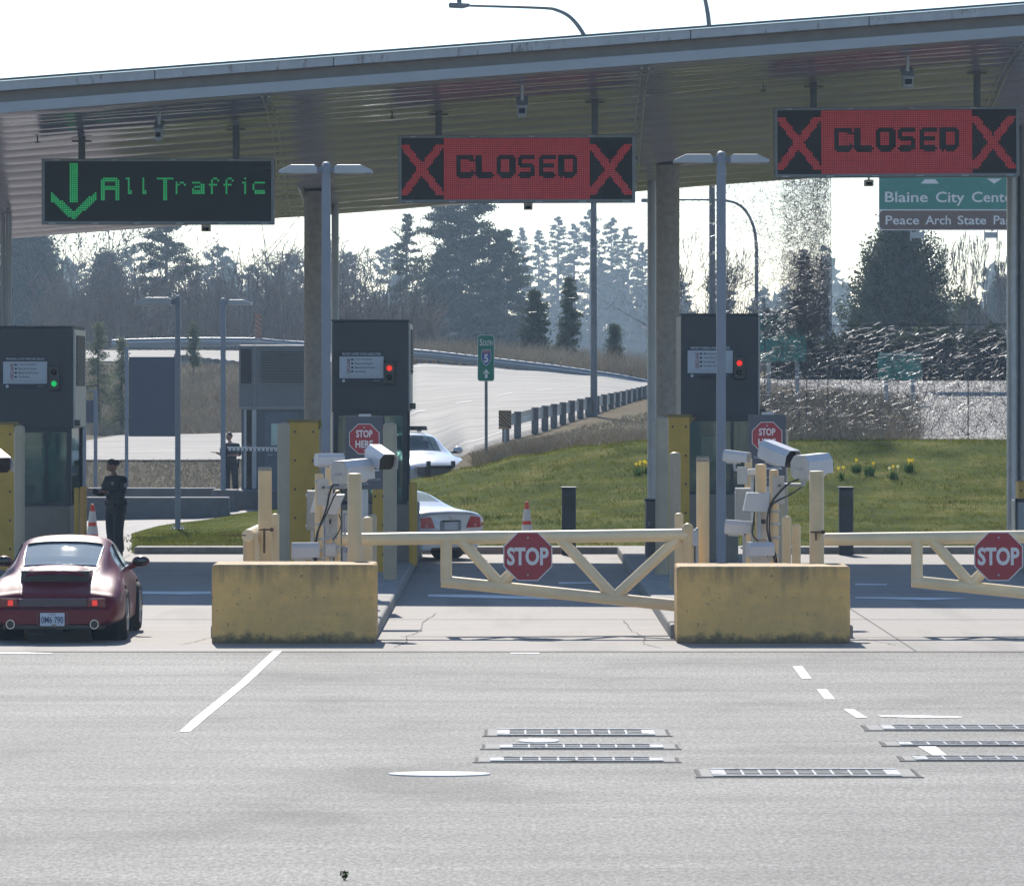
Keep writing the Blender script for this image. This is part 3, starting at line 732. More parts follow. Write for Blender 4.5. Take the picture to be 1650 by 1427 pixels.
# ================================================================ LED LANE SIGNS
DS = 85.5
SMALL = {'l': ["01100","00100","00100","00100","00100","00100","00110"], 'r': ["00000","00000","10110","11001","10000","10000","10000"],
 'a': ["00000","00000","11110","00001","01111","10001","11111"], 'f': ["00110","01001","01000","11110","01000","01000","01000"],
 'i': ["00100","00000","01100","00100","00100","00100","00110"], 'c': ["00000","00000","01111","10000","10000","10000","01111"]}
def seg_dist(px, py, a, b):
    ax, ay = a; bx, by = b; t = ((px-ax)*(bx-ax)+(py-ay)*(by-ay))/((bx-ax)**2+(by-ay)**2+1e-9); t = np.clip(t, 0, 1)
    return np.hypot(px-ax-t*(bx-ax), py-ay-t*(by-ay))
def led_sign(px0, px1, py0, py1, kind, label, posts, tilt):
    d = DS; xa, xb, za, zb = X(px0, d), X(px1, d), Z(py1, d), Z(py0, d)
    w, h = xb-xa, zb-za
    t = thing('led_lane_sign', ((xa+xb)/2, d, za), label, 'lane sign', 'LED lane signs under the canopy', rot=(0, -tilt, 0))
    c = Vector((0, 0, 0))
    mb = MB(); mb.box(-w/2, w/2, 0, .24, 0, h); mb.build('housing', led_frame, t, bevel=.01)
    mb = MB(); e = L(5, d); mb.box(-w/2+e, w/2-e, -.004, .1, e*1.1, h-e*.9); mb.build('display', led_back, t)
    mb = MB()
    for k in range(6):
        x = -w/2+.12+(w-.34)*k/5; mb = MB(); mb.box(x, x+.12, -.012, -.002, .012, .03); mb.build('clip', steel_pale, t)
    for k in range(4):
        mb = MB(); mb.box(-w/2+.2+k*w/4, -w/2+.3+k*w/4, -.01, -.002, h-.03, h-.018); mb.build('clip', steel_pale, t)
    # lit pixels
    pitch = w/112.0
    nx, nz = int((w-2*e)/pitch), int((h-2*e)/pitch)
    gx, gzz = np.meshgrid(np.arange(nx), np.arange(nz)); gx = gx.ravel(); gzz = gzz.ravel()
    ux = (gx+.5)/nx; uz = 1-(gzz+.5)/nz           # uz measured down from the top
    if kind == 'closed':
        ax, az = ux*1440/1.0, uz*1.0                    # layout measured over a face of 1424 x 410
        X_ = 94+ux*1415; Y_ = 152+uz*392
        on = (X_ > 355) & (X_ < 1243)
        let = np.zeros_like(on)
        def stroke(a, b, r=17): 
            nonlocal let
            dx = np.abs(X_ - np.clip(X_, min(a[0], b[0]), max(a[0], b[0]))); dy = np.abs(Y_ - np.clip(Y_, min(a[1], b[1]), max(a[1], b[1])))
            let |= (dx <= r) & (dy <= r)
        T, Bm = 270, 388
        Mid = 329
        q = 14
        def poly(*pts):
            for a, b in zip(pts[:-1], pts[1:]):
                nonlocal let
                let |= seg_dist(X_, Y_, a, b) <= 14.5
        poly((528, T+22), (518, T), (452, T), (440, T+q), (440, Bm-q), (452, Bm), (518, Bm), (530, Bm-16))       # C
        poly((568, T), (568, Bm), (645, Bm))                                                       # L
        poly((704, T), (760, T), (776, T+q), (776, Bm-q), (762, Bm), (704, Bm), (692, Bm-q), (692, T+q), (704, T))     # O
        poly((900, T), (838, T), (822, T+q), (822, Mid-q), (836, Mid), (886, Mid), (900, Mid+q), (900, Bm-q), (886, Bm), (822, Bm))   # S
        poly((1028, T), (964, T), (950, T+q), (950, Bm-q), (964, Bm), (1028, Bm)); poly((950, Mid), (1016, Mid))   # E
        poly((1076, T), (1140, T), (1156, T+q), (1156, Bm-q), (1142, Bm), (1096, Bm)); poly((1074, T), (1074, Bm))  # D
        on &= ~let
        for x0 in (112, 1262):
            x1 = x0+222
            on |= ((seg_dist(X_, Y_, (x0, 200), (x1, 506)) < 24) | (seg_dist(X_, Y_, (x1, 196), (x0, 502)) < 24)) & (Y_ > 190) & (Y_ < 512)
        mat = led_red; groups = [('lit_message', (X_ > 350) & (X_ < 1248)), ('lit_cross', X_ <= 350), ('lit_cross', X_ >= 1248)]
    else:
        X_ = 240+ux*1258; Y_ = 536+uz*352
        on = (X_ > 374) & (X_ < 420) & (Y_ < 775)
        v = np.where(X_ < 399, (X_-272)/127, (527-X_)/128)      # 0 at wing tips, 1 at the point
        top = 705+v*122; bot = 762+v*120
        on |= (X_ > 272) & (X_ < 527) & (Y_ > top) & (Y_ < bot)
        def rect(a, b, c, e2):
            nonlocal on
            on = on | ((X_ >= a) & (X_ <= b) & (Y_ >= c) & (Y_ <= e2))
        rect(553, 577, 634, 758); rect(630, 653, 634, 758); rect(562, 644, 624, 646); rect(575, 632, 680, 702)
        rect(859, 958, 621, 642); rect(896, 923, 640, 756)
        for ch, x0, wd in (('l', 684, 46), ('l', 768, 46), ('r', 972, 56), ('a', 1056, 68), ('f', 1148, 62), ('f', 1232, 62), ('i', 1326, 48), ('c', 1395, 68)):
            bm = SMALL[ch]
            ix = np.floor((X_-x0)/wd*5).astype(int); iy = np.floor((Y_-620)/99*7).astype(int)
            ok = (ix >= 0) & (ix < 5) & (iy >= 0) & (iy < 7)
            tab = np.array([[int(q) for q in r] for r in bm])
            on = on | (ok & (tab[np.clip(iy, 0, 6), np.clip(ix, 0, 4)] == 1))
        mat = led_green; groups = [('lit_arrow', X_ < 540), ('lit_message', X_ >= 540)]
    for nm, sel in groups:
      g1, g2 = gx[on & sel], gzz[on & sel]; n = len(g1)
      x = -w/2+e+(g1+.5)*pitch; z = e*1.1+(g2+.5)*pitch; r = pitch*.39
      V = np.stack([np.stack([x-r, np.full(n, -.010), z-r], -1), np.stack([x+r, np.full(n, -.010), z-r], -1), np.stack([x+r, np.full(n, -.010), z+r], -1), np.stack([x-r, np.full(n, -.010), z+r], -1)], 1).reshape(-1, 3)
      np_mesh(nm, V, np.arange(4*n).reshape(-1, 4), mat, t)
    # hangers up to the soffit
    xm = (xa+xb)/2
    for p in posts:
        x = X(p, d); zt = soffit_z(d, x)-za
        mb = MB(); mb.box(x-xm-.055, x-xm+.055, .06, .17, h-.02, zt+.03); mb.box(x-xm-.16, x-xm+.16, .04, .19, zt-.10, zt-.07)
        mb.build('hanger', navy_post, t)
    return t
tl = math.atan(0.004)
led_sign(67, 442, 255.5, 362, 'open', 'LED lane sign showing a green down arrow and the words All Traffic', (131, 380), 0.0005)
led_sign(642, 1024, 217.5, 327, 'closed', 'red LED lane sign reading CLOSED between two X marks, hung over the middle lane', (707, 959), 0.003)
led_sign(1248, 1643, 172.5, 285.5, 'closed', 'red LED lane sign reading CLOSED between two X marks, highest one at the right edge', (1312, 1576), 0.006)
for px, py, lb in ((332, 367, 'small pale box sensor hanging at the rear canopy edge below the All Traffic sign'), (851, 332, 'small pale box sensor hanging at the rear canopy edge below the middle CLOSED sign'), (1400, 294, 'small pale box sensor hanging at the rear canopy edge below the right CLOSED sign')):
    d = 95.2; p = W(px, py, d); t = thing('lane_sensor', (p.x, d, p.z), lb, 'sensor', 'lane sensors at the rear canopy edge')
    mb = MB(); mb.box(-.085, .085, -.1, .16, -.07, .05); mb.build('housing', offwhite, t, bevel=.01)
    mb = MB(); mb.box(-.055, .055, -.104, -.09, -.055, .0); mb.build('lens', dark_glass, t)
    mb = MB(); mb.cyl((0, .02, .04), (0, .02, soffit_z(d, p.x)-p.z+.02), .02, n=8); mb.build('hanger', offwhite, t)
for px, py0, py1, w_, lb in ((255.5, 170, 226, 14, 'white camera on a short pole below the soffit over the green arrow lane'), (841, 131, 188, 18, 'white camera on a short pole below the soffit above the middle CLOSED sign'), (1463, 83, 141, 20, 'white camera on a short pole below the soffit above the right CLOSED sign')):
    d = 82.6; p = W(px, py1, d); t = thing('soffit_camera', (p.x, d, p.z), lb, 'camera', 'cameras hanging below the canopy soffit')
    w = L(w_, d)/2; zt = soffit_z(d, p.x)-p.z
    mb = MB(); mb.cyl((0, .1, L(26, d)), (0, .1, zt+.02), .03, n=10); mb.build('hanger_pole', steel_pale, t, smooth=40)
    mb = MB(); Rm = Matrix.Rotation(math.radians(20), 3, 'X'); mb.obox((0, .12, L(14, d)), 2*w*.82, .42, L(18, d), Rm); mb.build('housing', steel_pale, t, bevel=.015)
    mb = MB(); mb.obox((0, .10, L(25, d)), 2*w*1.05, .5, .02, Rm); mb.build('sun_shield', steel_pale, t, bevel=.005)
    mb = MB(); mb.obox((0, -.095, L(9, d)), 2*w*.55, .02, L(8, d), Rm); mb.build('lens', dark_glass, t)
    mb = MB(); mb.box(-w*1.1, w*1.1, .06, .14, L(17, d), L(21, d)); mb.build('bracket', galv, t)
# ================================================================ BOOTHS
def notice(t, o, px0, px1, py0, py1, d, head, lines):
    """declaration board: navy back, pale face, printed words"""
    k = 0.006
    mb = MB(o); mb.pbox(px0, px1, py0, py1, d-.03, d-.001); b = mb.build('declaration_board', board_navy, t)
    fw = px1-px0; fh = py1-py0
    mb = MB(o); mb.pbox(px0-1, px1+1, py0+fh*.16, py1-fh*.15, d-.036, d-.029); mb.build('face', board_m, b)
    mb = MB(o); x = lambda f: X(px0+fw*f, d); z = lambda f: Z(py0+fh*f, d)
    text(mb, head, x(.05), x(.95), d-.034, z(.125), z(.045), .02)
    mb.build('heading', board_m, b)
    mb = MB(o); text(mb, 'DECLARE', x(.16), x(.235), d-.039, z(.70), z(.23), .02, rot=90); mb.build('red_lettering', ink_red, b)
    mb = MB(o)
    for i, s in enumerate(lines):
        zc = .26+.125*i
        text(mb, s, x(.35), x(.35+.034*len(s)*.62), d-.039, z(zc+.03), z(zc-.035), .01)
        mb.ell((x(.285), d-.038, z(zc)), L(2.2, d), .002, L(1.6, d), 8, 6)
    text(mb, 'Failure to declare agricultural items may result in penalties and fines', x(.06), x(.94), d-.039, z(.775), z(.75))
    text(mb, 'Ask an officer if you are not sure about an item you are carrying', x(.1), x(.9), d-.039, z(.825), z(.80))
    mb.build('lettering', ink, b)
    mb = MB(o); mb.cyl((x(.085), d-.036, z(.93)), (x(.085), d-.03, z(.93)), L(2.6, d), n=14); text(mb, 'cbp.gov', x(.78), x(.94), d-.034, z(.945), z(.91)); mb.build('seal', board_m, b)
def signal(t, o, px, pyr, pyg, d, red):
    mb = MB(o); mb.pbox(px-9, px+9, pyr-11, pyg+11, d-.10, d-.001); b = mb.build('traffic_light', black_p, t, bevel=.012)
    for py, m_on, m_off, on in ((pyr, lamp_red, lens_off_r, red), (pyg, lamp_green, lens_off_g, not red)):
        mb = MB(o); p = W(px, py, d-.10); r = L(5.2, d)
        mb.lathe([(r*.9, 0), (r*.6, .03), (0.001, .045)], (0, 0, 0), 16)
        mb.tf(Matrix.Translation(p) @ Matrix.Rotation(math.radians(90), 4, 'X'))
        mb.build('lens', m_on if on else m_off, b, smooth=60)
        mb = MB(o)
        pts = [(p.x+r*1.12*math.cos(a), p.y-.06, p.z+r*1.12*math.sin(a)) for a in np.linspace(-.2, math.pi+.2, 12)]
        pts2 = [(x, p.y+.01, z) for x, y, z in pts]
        n_ = len(pts); mb.add(pts+pts2, [(i, i+1, n_+i+1, n_+i) for i in range(n_-1)]); mb.build('visor', black_p, b)

def booth(px0, px1, pytop, pysplit, pybase, base_px, d, label, head, lines, npx, spx, red, side, win):
    x0, x1 = X(px0, d), X(px1, d)
    t = thing('inspection_booth', ((x0+x1)/2, d, 0.15), label, 'booth', 'dark inspection booths on the islands')
    o = t.location; dep = 2.3
    zt, zs, zb = Z(pytop, d), Z(pysplit, d), Z(pybase, d)
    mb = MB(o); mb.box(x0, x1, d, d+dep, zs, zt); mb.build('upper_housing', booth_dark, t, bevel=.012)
    mb = MB(o); mb.box(x0-.01, x1+.01, d-.01, d+dep+.01, zt+.003, zt+.03); mb.build('roof_cap', booth_seam, t)
    mb = MB(o); f = (.60 if side != 'x' else .6); zz = zs+(zt-zs)*.29
    mb.box(x0+.005, x1-.005, d-.004, d-.001, zz-.006, zz+.006); mb.box(x0, x1, d-.008, d-.001, zs-.005, zs+.03)
    xc = x0+(x1-x0)*.42
    mb.box(xc-.075, xc+.075, d-.02, d-.005, zz-.075, zz-.062); mb.box(xc-.085, xc-.068, d-.03, d-.005, zz-.07, zz-.01); mb.box(xc+.068, xc+.085, d-.03, d-.005, zz-.07, zz-.01)
    mb.build('seam', booth_seam, t)
    # right hand side panel with louvre
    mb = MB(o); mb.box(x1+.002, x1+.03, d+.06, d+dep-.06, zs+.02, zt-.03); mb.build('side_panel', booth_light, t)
    mb = MB(o); mb.box(x1+.031, x1+.04, d+.35, d+dep-.3, zs+(zt-zs)*.42, zt-.12)
    for q in range(12):
        z = zs+(zt-zs)*.42+.04+q*((zt-.14)-(zs+(zt-zs)*.42))/12.2
        mb.box(x1+.041, x1+.052, d+.37, d+dep-.32, z, z+.02)
    mb.build('side_louvre', booth_seam, t)
    mb = MB(o); mb.box(x1+.03, x1+.12, d+.02, d+.14, zs+.04, zs+.14); mb.build('side_camera', black_p, t, bevel=.01)
    # lower cabin: corner posts, glass, base
    bx0, bx1 = X(base_px[0], d-.15), X(base_px[1], d-.15)
    mb = MB(o); mb.box(bx0, bx1, d-.1, d+dep, 0.15, zb); mb.build('base', booth_tan, t, bevel=.03)
    mb = MB(o)
    for a in (x0+.02, x1-.10): 
        for q in (d+.02, d+dep-.1): mb = MB(o); mb.box(a, a+.08, q, q+.08, zb+.001, zs-.001); mb.build('corner_post', booth_dark, t)
    mb = MB(o); mb.box(x0+.1, x1-.1, d+.03, d+.07, zb, zb+.06); mb.build('window_sill', booth_dark, t); mb = MB(o); mb.box(x0+.1, x1-.1, d+.03, d+.07, zs-.07, zs-.001)
    mb.box(x0+.12+(x1-x0)*.55, x0+.17+(x1-x0)*.55, d+.03, d+.07, zb+.06, zs-.07)
    mb.build('window_frame', booth_dark, t)
    mb = MB(o); mb.box(x0+.101, x1-.101, d+.045, d+.052, zb+.061, zs-.071); mb.build('window', booth_glass, t)
    mb = MB(o); mb.box(x1-.06, x1-.05, d+.1, d+dep-.1, zb, zs); mb.box(x0+.05, x0+.06, d+.1, d+dep-.1, zb, zs); mb.box(x0+.1, x1-.1, d+dep-.06, d+dep-.05, zb, zs); mb.build('window', booth_glass, t)
    mb = MB(o); mb.box(x0+.15, x1-.25, d+.5, d+1.0, zb-.05, zb+.03); mb.obox((x0+.45, d+.6, zb+.22), .34, .05, .24); mb.obox((x0+.45, d+.63, zb+.07), .06, .06, .1); mb.box(x0+.9, x0+1.05, d+1.4, d+1.8, zb-.3, zb+.35); mb.build('desk', booth_mid, t)
    mb = MB(o); mb.box(x0+(x1-x0)*.30, x0+(x1-x0)*.70, d+1.1, d+1.13, zb+(zs-zb)*.42, zb+(zs-zb)*.74); mb.build('inner_panel', M('pale_panel', (.42, .55, .50), .3, emit=(.6, .9, .8), es=.03), t)  # added glowing panel, stands in for the pale reflection in the window
    mb = MB(o); mb.box(x0+(x1-x0)*.74, x0+(x1-x0)*.79, d+.6, d+.64, zb+(zs-zb)*.45, zs-.1); mb.build('inner_post', offwhite, t)
    notice(t, o, *npx, d, head, lines)
    signal(t, o, *spx, d, red)
    return t
FV = ['Fruits & Vegetables', 'Plants & Cut Flowers', 'Meat & Animal Products', 'Live Animals']
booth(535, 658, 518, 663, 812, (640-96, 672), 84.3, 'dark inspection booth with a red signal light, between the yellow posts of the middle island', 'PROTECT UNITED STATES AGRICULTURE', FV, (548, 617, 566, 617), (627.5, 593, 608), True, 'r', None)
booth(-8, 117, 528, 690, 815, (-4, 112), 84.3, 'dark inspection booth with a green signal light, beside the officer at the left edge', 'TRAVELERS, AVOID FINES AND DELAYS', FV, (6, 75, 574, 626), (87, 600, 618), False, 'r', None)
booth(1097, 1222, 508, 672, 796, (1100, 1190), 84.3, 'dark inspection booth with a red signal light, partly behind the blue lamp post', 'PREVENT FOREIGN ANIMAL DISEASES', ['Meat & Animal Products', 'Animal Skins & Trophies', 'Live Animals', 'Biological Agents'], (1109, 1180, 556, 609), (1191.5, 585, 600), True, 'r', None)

# second-row booth behind the exit lane
def rear_booth():
    d = 124.0; x0, xm, x1 = X(385, d), X(411, d), X(496, d)
    z0 = gz(440, d)-.1; zt = Z(556, d); zs = Z(657, d)
    t = thing('guard_booth', ((x0+x1)/2, d, z0), 'grey guard booth with roof louvres and a glazed door, behind the exit lane', 'booth'); o = t.location
    mb = MB(o); mb.box(x0, x1, d, d+2.4, zs, zt); mb.build('upper_housing', booth_mid, t, bevel=.02)
    mb = MB(o); mb.box(xm-.03, xm+.0, d-.012, d-.002, zs, zt); mb.box(x0, x1, d-.01, d-.001, zs-.03, zs+.03)
    mb.build('corner_trim', M('booth_trim', (0.20, 0.205, 0.205), 0.4), t)
    mb = MB(o); mb.pbox(388, 405, 562, 618, d-.02, d-.002); mb.build('dark_panel', booth_seam, t)
    mb = MB(o)
    for q in range(12):
        py = 566+q*4.4; mb.pbox(420, 490, py, py+1.6, d-.05, d-.002)
    mb.build('louvre', M('louvre_shadow', (0.06, 0.065, 0.07), 0.5), t)  # slats darker than the housing
    mb = MB(o); mb.box(x0+.06, x1, d+.03, d+2.3, z0, zs-.031); mb.build('cabin_wall', M('booth_wall', (0.075, 0.088, 0.105), 0.5, var=.05), t)
    mb = MB(o); mb.pbox(393, 397, 660, 787, d-.0, d+.03); mb.pbox(406, 413, 660, 787, d-.0, d+.03); mb.build('window_frame', steel_pale, t)
    mb = MB(o); mb.pbox(397.2, 405.8, 662, 787, d+.012, d+.028); mb.build('window', dark_glass, t)
    mb = MB(o); mb.pbox(427, 480, 664, 790, d+.006, d+.028); dr = mb.build('door', M('door_blue_grey', (0.095, 0.115, 0.14), 0.5), t)
    mb = MB(o); mb.pbox(437, 462, 682, 717, d-.004, d+.005); mb.build('door_window', M('pane_green', (0.35, 0.48, 0.44), 0.1), dr)
    mb = MB(o); mb.cyl(W(431, 733, d-.05), W(439, 733, d-.05), .02, n=8); mb.build('handle', steel_pale, dr)
rear_booth()
def slab(name, px0, px1, py0, py1, d0, d1, mat, label, cat):
    z0 = min(gz(px0, d0), gz(px1, d0))-.15
    mb = MB(((X(px0, d0)+X(px1, d0))/2, d0, z0)); mb.box(X(px0, d0), X(px1, d0), d0, d1, z0, Z(py0, d0))
    return tag(mb.build(name, mat, bevel=.03), label, cat)
slab('concrete_wall', -60, 368, 801, 836, 116.5, 117.2, wall_conc, 'low grey concrete barrier wall, the nearer of two beside the exit lane', 'wall')
slab('concrete_wall', -60, 346, 786, 797, 129, 129.7, wall_conc, 'low grey concrete barrier wall farther back behind the exit lane', 'wall')
slab('concrete_plinth', 375, 500, 790, 800, 123.2, 127, wall_conc, 'flat concrete plinth under the grey guard booth', 'plinth')

# barrier arm
def arm():
    d = 121.0; a = W(366, 722.5, d); b = W(460, 723.5, d); z0 = gz(460, d)
    t = thing('barrier_arm', (b.x, d, z0), 'thin black and white striped barrier arm across the lane before the guard booth', 'barrier arm'); o = t.location
    for nm, mt, par in (('arm', white_p, 0), ('stripe', black_p, 1)):
        mb = MB(o); n = 28
        for k in range(n):
            if par and k % 2: continue
            p, q = a.lerp(b, k/n), a.lerp(b, (k+.62)/n if par else (k+1)/n)
            mb.box(p.x, q.x, d-.03-(.004 if par else 0), d+.03, p.z-.05, p.z+(.012 if par else .045))
        mb.build(nm, mt, t)
    mb = MB(o); mb.box(b.x, b.x+.35, d-.15, d+.2, z0, b.z+.15); mb.build('cabinet', ochre, t, bevel=.02)
arm()

# ================================================================ BARRIER BLOCKS
def block(px0, px1, pytop, label):
    d = 60.0; x0, x1 = X(px0, d), X(px1, d); zt = Z(pytop, d)
    t = MB(((x0+x1)/2, d, 0))
    n = 24; 
    t.box(x0, x1, d, d+1.1, -0.02, zt)
    o = t.build('concrete_barrier', barrier_paint, bevel=.035, seg=3)
    return tag(o, label, 'barrier', 'yellow concrete blocks at the island ends')
block(341, 605, 909, 'yellow stained concrete block at the front of the middle island, left of the stop gate')
block(1091, 1370, 912, 'yellow stained concrete block right of the middle lane, between two stop gates')

# ================================================================ POSTS AND BOLLARDS
def post(px, w, py, d, mat, label, group=None, name='bollard', dome=True, cap=None, base=.15, cat='bollard', band=None):
    x = X(px, d); r = L(w, d)/2; zt = Z(py, d)
    t = thing(name, (x, d, base), label, cat, group); h = zt-base
    dm = r*.55 if dome else r*.12
    mb = MB(); prof = [(r, -.03), (r, h-dm)]
    if not cap: prof += [(r*math.cos(a), h-dm+dm*math.sin(a)) for a in np.linspace(.25, 1.5, 6)]
    mb.lathe(prof, (0, 0, 0), 20); mb.build('shaft', mat, t, smooth=50)
    if cap:
        mb = MB(); ch = L(cap[0], d); mb.lathe([(r*1.04, h-dm-ch*.3), (r*1.06, h-dm-ch*.25), (r*.98, h-dm+.0), (r*.9, h-dm+ch*.3), (r*.5, h), (0.01, h+.01)], (0, 0, 0), 20)
        mb.build('cap', cap[1], t, smooth=50)
    if band:
        mb = MB()
        for py_ in band: 
            z = Z(py_, d)-base; mb.lathe([(r*1.03, z-.012), (r*1.03, z+.012)], (0, 0, 0), 20); mb.obox((r*.9, -r*.5, z), .05, .05, .035)
        mb.build('clamp', galv, t)
    return t
gA = 'round cream bollards around the islands'
post(427, 22, 754, 62.6, cream, 'tall cream post with dark mossy cap, left of the middle island cameras', gA, dome=False, cap=(9, cap_grey))
post(1132.5, 21, 738, 62.6, cream, 'tall cream post with dark mossy cap beside the middle lane gate hinge', gA, dome=False, cap=(14, cap_grey))
post(443.5, 13, 827, 66, cream, 'thin cream bollard tucked behind the mossy capped post of the middle island', gA)
post(592, 16, 832, 66.5, cream, 'short cream bollard just right of the left gate catch post', gA)
post(601, 12, 828, 69, beige, 'short grey beige bollard behind the cream one by the left stop gate', gA)
post(1094, 14, 826, 66.5, cream, 'short cream bollard behind the hinge post of the middle lane stop gate', gA)
post(1267.5, 15, 831, 65.5, cream, 'taller of two short cream bollards left of the right catch post', gA)
post(1283, 14.5, 844, 64.5, cream, 'shorter of two short cream bollards left of the right gate catch post', gA)
post(665.5, 13.5, 777, 83.2, ochre, 'dull yellow bollard at the corner of the middle booth, in front of the white sedan', 'yellow bollards by the booths')
post(134.5, 11, 783, 83.4, orange_post, 'orange lit bollard between the left booth and the traffic cone', 'yellow bollards by the booths')
post(123.5, 9, 785, 84, ochre, 'dark yellow bollard hard against the left booth wall', 'yellow bollards by the booths')
gB = 'tall beige protection posts by the booths'
post(457, 20, 680, 78, beige, 'tall beige post left of the yellow steel guard on the middle island', gB, 'protection_post', cat='post')
post(628.5, 22, 680, 76, beige, 'tall beige post right of the first STOP HERE sign', gB, 'protection_post', cat='post')
post(1066.5, 21, 671, 78, beige, 'tall beige post left of the yellow steel guard by the right booth', gB, 'protection_post', cat='post')
post(1087.5, 18, 728, 72, beige, 'beige post in front of the yellow steel guard by the right booth', gB, 'protection_post', cat='post')
post(31.5, 17, 685, 78, beige, 'tall beige post beside the yellow guard at the left picture edge', gB, 'protection_post', cat='post')
post(1259, 22, 690, 71, beige, 'tall beige post behind the second STOP HERE sign', gB, 'protection_post', cat='post')
# yellow steel guards: folded channel with a top flange and bolt holes
def guard(px0, px1, py, d, label, flange=True):
    x0, x1 = X(px0, d), X(px1, d); zt = Z(py, d); xc = (x0+x1)/2
    t = thing('steel_guard', (xc, d, .15), label, 'guard', 'yellow steel guards shielding the columns'); o = t.location
    mb = MB(o)
    mb.box(x0, x1, d, d+.03, .13, zt); mb.box(x0, x0+.03, d+.031, d+.5, .13, zt); mb.box(x1-.03, x1, d+.031, d+.5, .13, zt)
    mb.build('channel', ochre, t)
    mb = MB(o)
    if flange:
        mb.box(x0-.03, x1+.03, d-.03, d+.55, zt+.002, zt+.04)
        mb.prism([(x1+.002, zt-.12), (x1+.10, zt), (x1+.002, zt)], d+.02, d+.3)
    else: mb.box(x0-.01, x1+.01, d-.01, d+.5, zt+.002, zt+.02)
    mb.build('top_flange', M('guard_flange', (0.20, 0.14, 0.03), .6), t)
    for q in range(5):
        for s in (.2, .82):
            p = Vector((x0+(x1-x0)*s, d, zt-.15-q*.45)); mb = MB(o); mb.cyl(p+Vector((0, -.012, 0)), p+Vector((0, .002, 0)), .018, n=8); mb.build('bolt', booth_seam, t)
guard(466, 513, 680, 80, 'yellow steel guard plate around the middle island column')
guard(1077, 1111, 672, 80, 'yellow steel guard plate around the right island column')
guard(-10, 22, 684, 80, 'yellow steel guard plate cut by the left picture edge')
guard(600, 621, 690, 79, 'narrow yellow steel guard behind the first STOP HERE sign', False)
guard(1641, 1662, 776, 88, 'yellow steel guard at the right picture edge', False)
def kiosk():
    d = 88; mb_o = Vector((X(1655, d), d, 0))
    t = thing('kiosk_cabinet', mb_o, 'grey cabinet with dark frame at the right picture edge', 'cabinet')
    mb = MB(mb_o); mb.pbox(1637, 1690, 806, 893, d-.2, d+.6); mb.build('body', grey_box, t, bevel=.02)
    mb = MB(mb_o); mb.pbox(1636, 1640, 803, 893, d-.23, d-.205); mb.pbox(1636, 1690, 803, 809, d-.23, d-.206); mb.build('frame', navy_post, t)
kiosk()
def hip_panel():     # brown grey flank left of the right island column
    d = 86; t = thing('utility_cabinet', (X(1050, d), d, 0.1), 'dark brown utility cabinet at the foot of the right island column', 'cabinet')
    mb = MB(t.location); mb.pbox(1041, 1062, 806, 900, d, d+.8); mb.build('body', M('cabinet_brown', (0.15, 0.125, 0.11), 0.6), t, bevel=.02)
    mb = MB(t.location); mb.pbox(1039.5, 1063, 804, 807.5, d-.03, d+.84); mb.build('lid', booth_seam, t)
    mb = MB(t.location); mb.pbox(1045, 1047, 840, 846, d-.02, d-.001); mb.build('latch', galv, t)
hip_panel()
# navy posts in front of the lawn
def navy(px, label):
    d = 92.2; w = L(23, d); zt = Z(784, d); t = thing('traffic_post', (X(px, d), d, 0), label, 'post', 'dark square posts before the lawn')
    mb = MB(); mb.box(-w/2, w/2, -w/2, w/2, -.02, zt-.04); mb.build('shaft', navy_post, t, bevel=.02)
    mb = MB(); mb.box(-w/2-.012, w/2+.012, -w/2-.012, w/2+.012, zt-.039, zt); mb.build('cap', booth_dark, t, bevel=.01)
    mb = MB(); mb.box(-w/2+.03, w/2-.03, -w/2-.008, -w/2-.001, zt-.4, zt-.15); mb.build('reader_window', black_p, t)
navy(916.5, 'dark navy square post in front of the lawn beyond the middle stop gate')
navy(1363, 'dark navy square post in front of the lawn below the daffodils')

# ================================================================ SWING GATES
def octagon(cx, cz, R): return [(cx+R*math.cos(math.radians(22.5+45*k)), cz+R*math.sin(math.radians(22.5+45*k))) for k in range(8)]
def stop_board(t, px, py, size, d, lines, group='stop_sign'):
    """red octagon with white rim; size = flat to flat in photo pixels"""
    o = t.location; c = W(px, py, d); R = L(size/2, d)/math.cos(math.radians(22.5))
    mb = MB(o); mb.prism(octagon(c.x, c.z, R), d-.004, d+.004); b = mb.build('stop_sign', white_sign, t)
    mb = MB(o); mb.prism(octagon(c.x, c.z, R*.955), d-.007, d-.0042); mb.build('red_face', red_sign, b)
    mb = MB(o); s = L(size, d)
    if len(lines) == 1: text(mb, lines[0], c.x-s*.425, c.x+s*.425, d-.0095, c.z-s*.185, c.z+s*.185, .034)
    else:
        text(mb, lines[0], c.x-s*.27, c.x+s*.27, d-.0095, c.z+s*.05, c.z+s*.29, .03); text(mb, lines[1], c.x-s*.29, c.x+s*.29, d-.0095, c.z-s*.29, c.z-s*.05, .03)
    mb.build('lettering', white_sign, b)
    mb = MB(o)
    for q in (.38, -.38): mb = MB(o); mb.cyl((c.x, d-.012, c.z+s*q), (c.x, d-.006, c.z+s*q), .012, n=8); mb.build('bolt', galv, b)
    return b
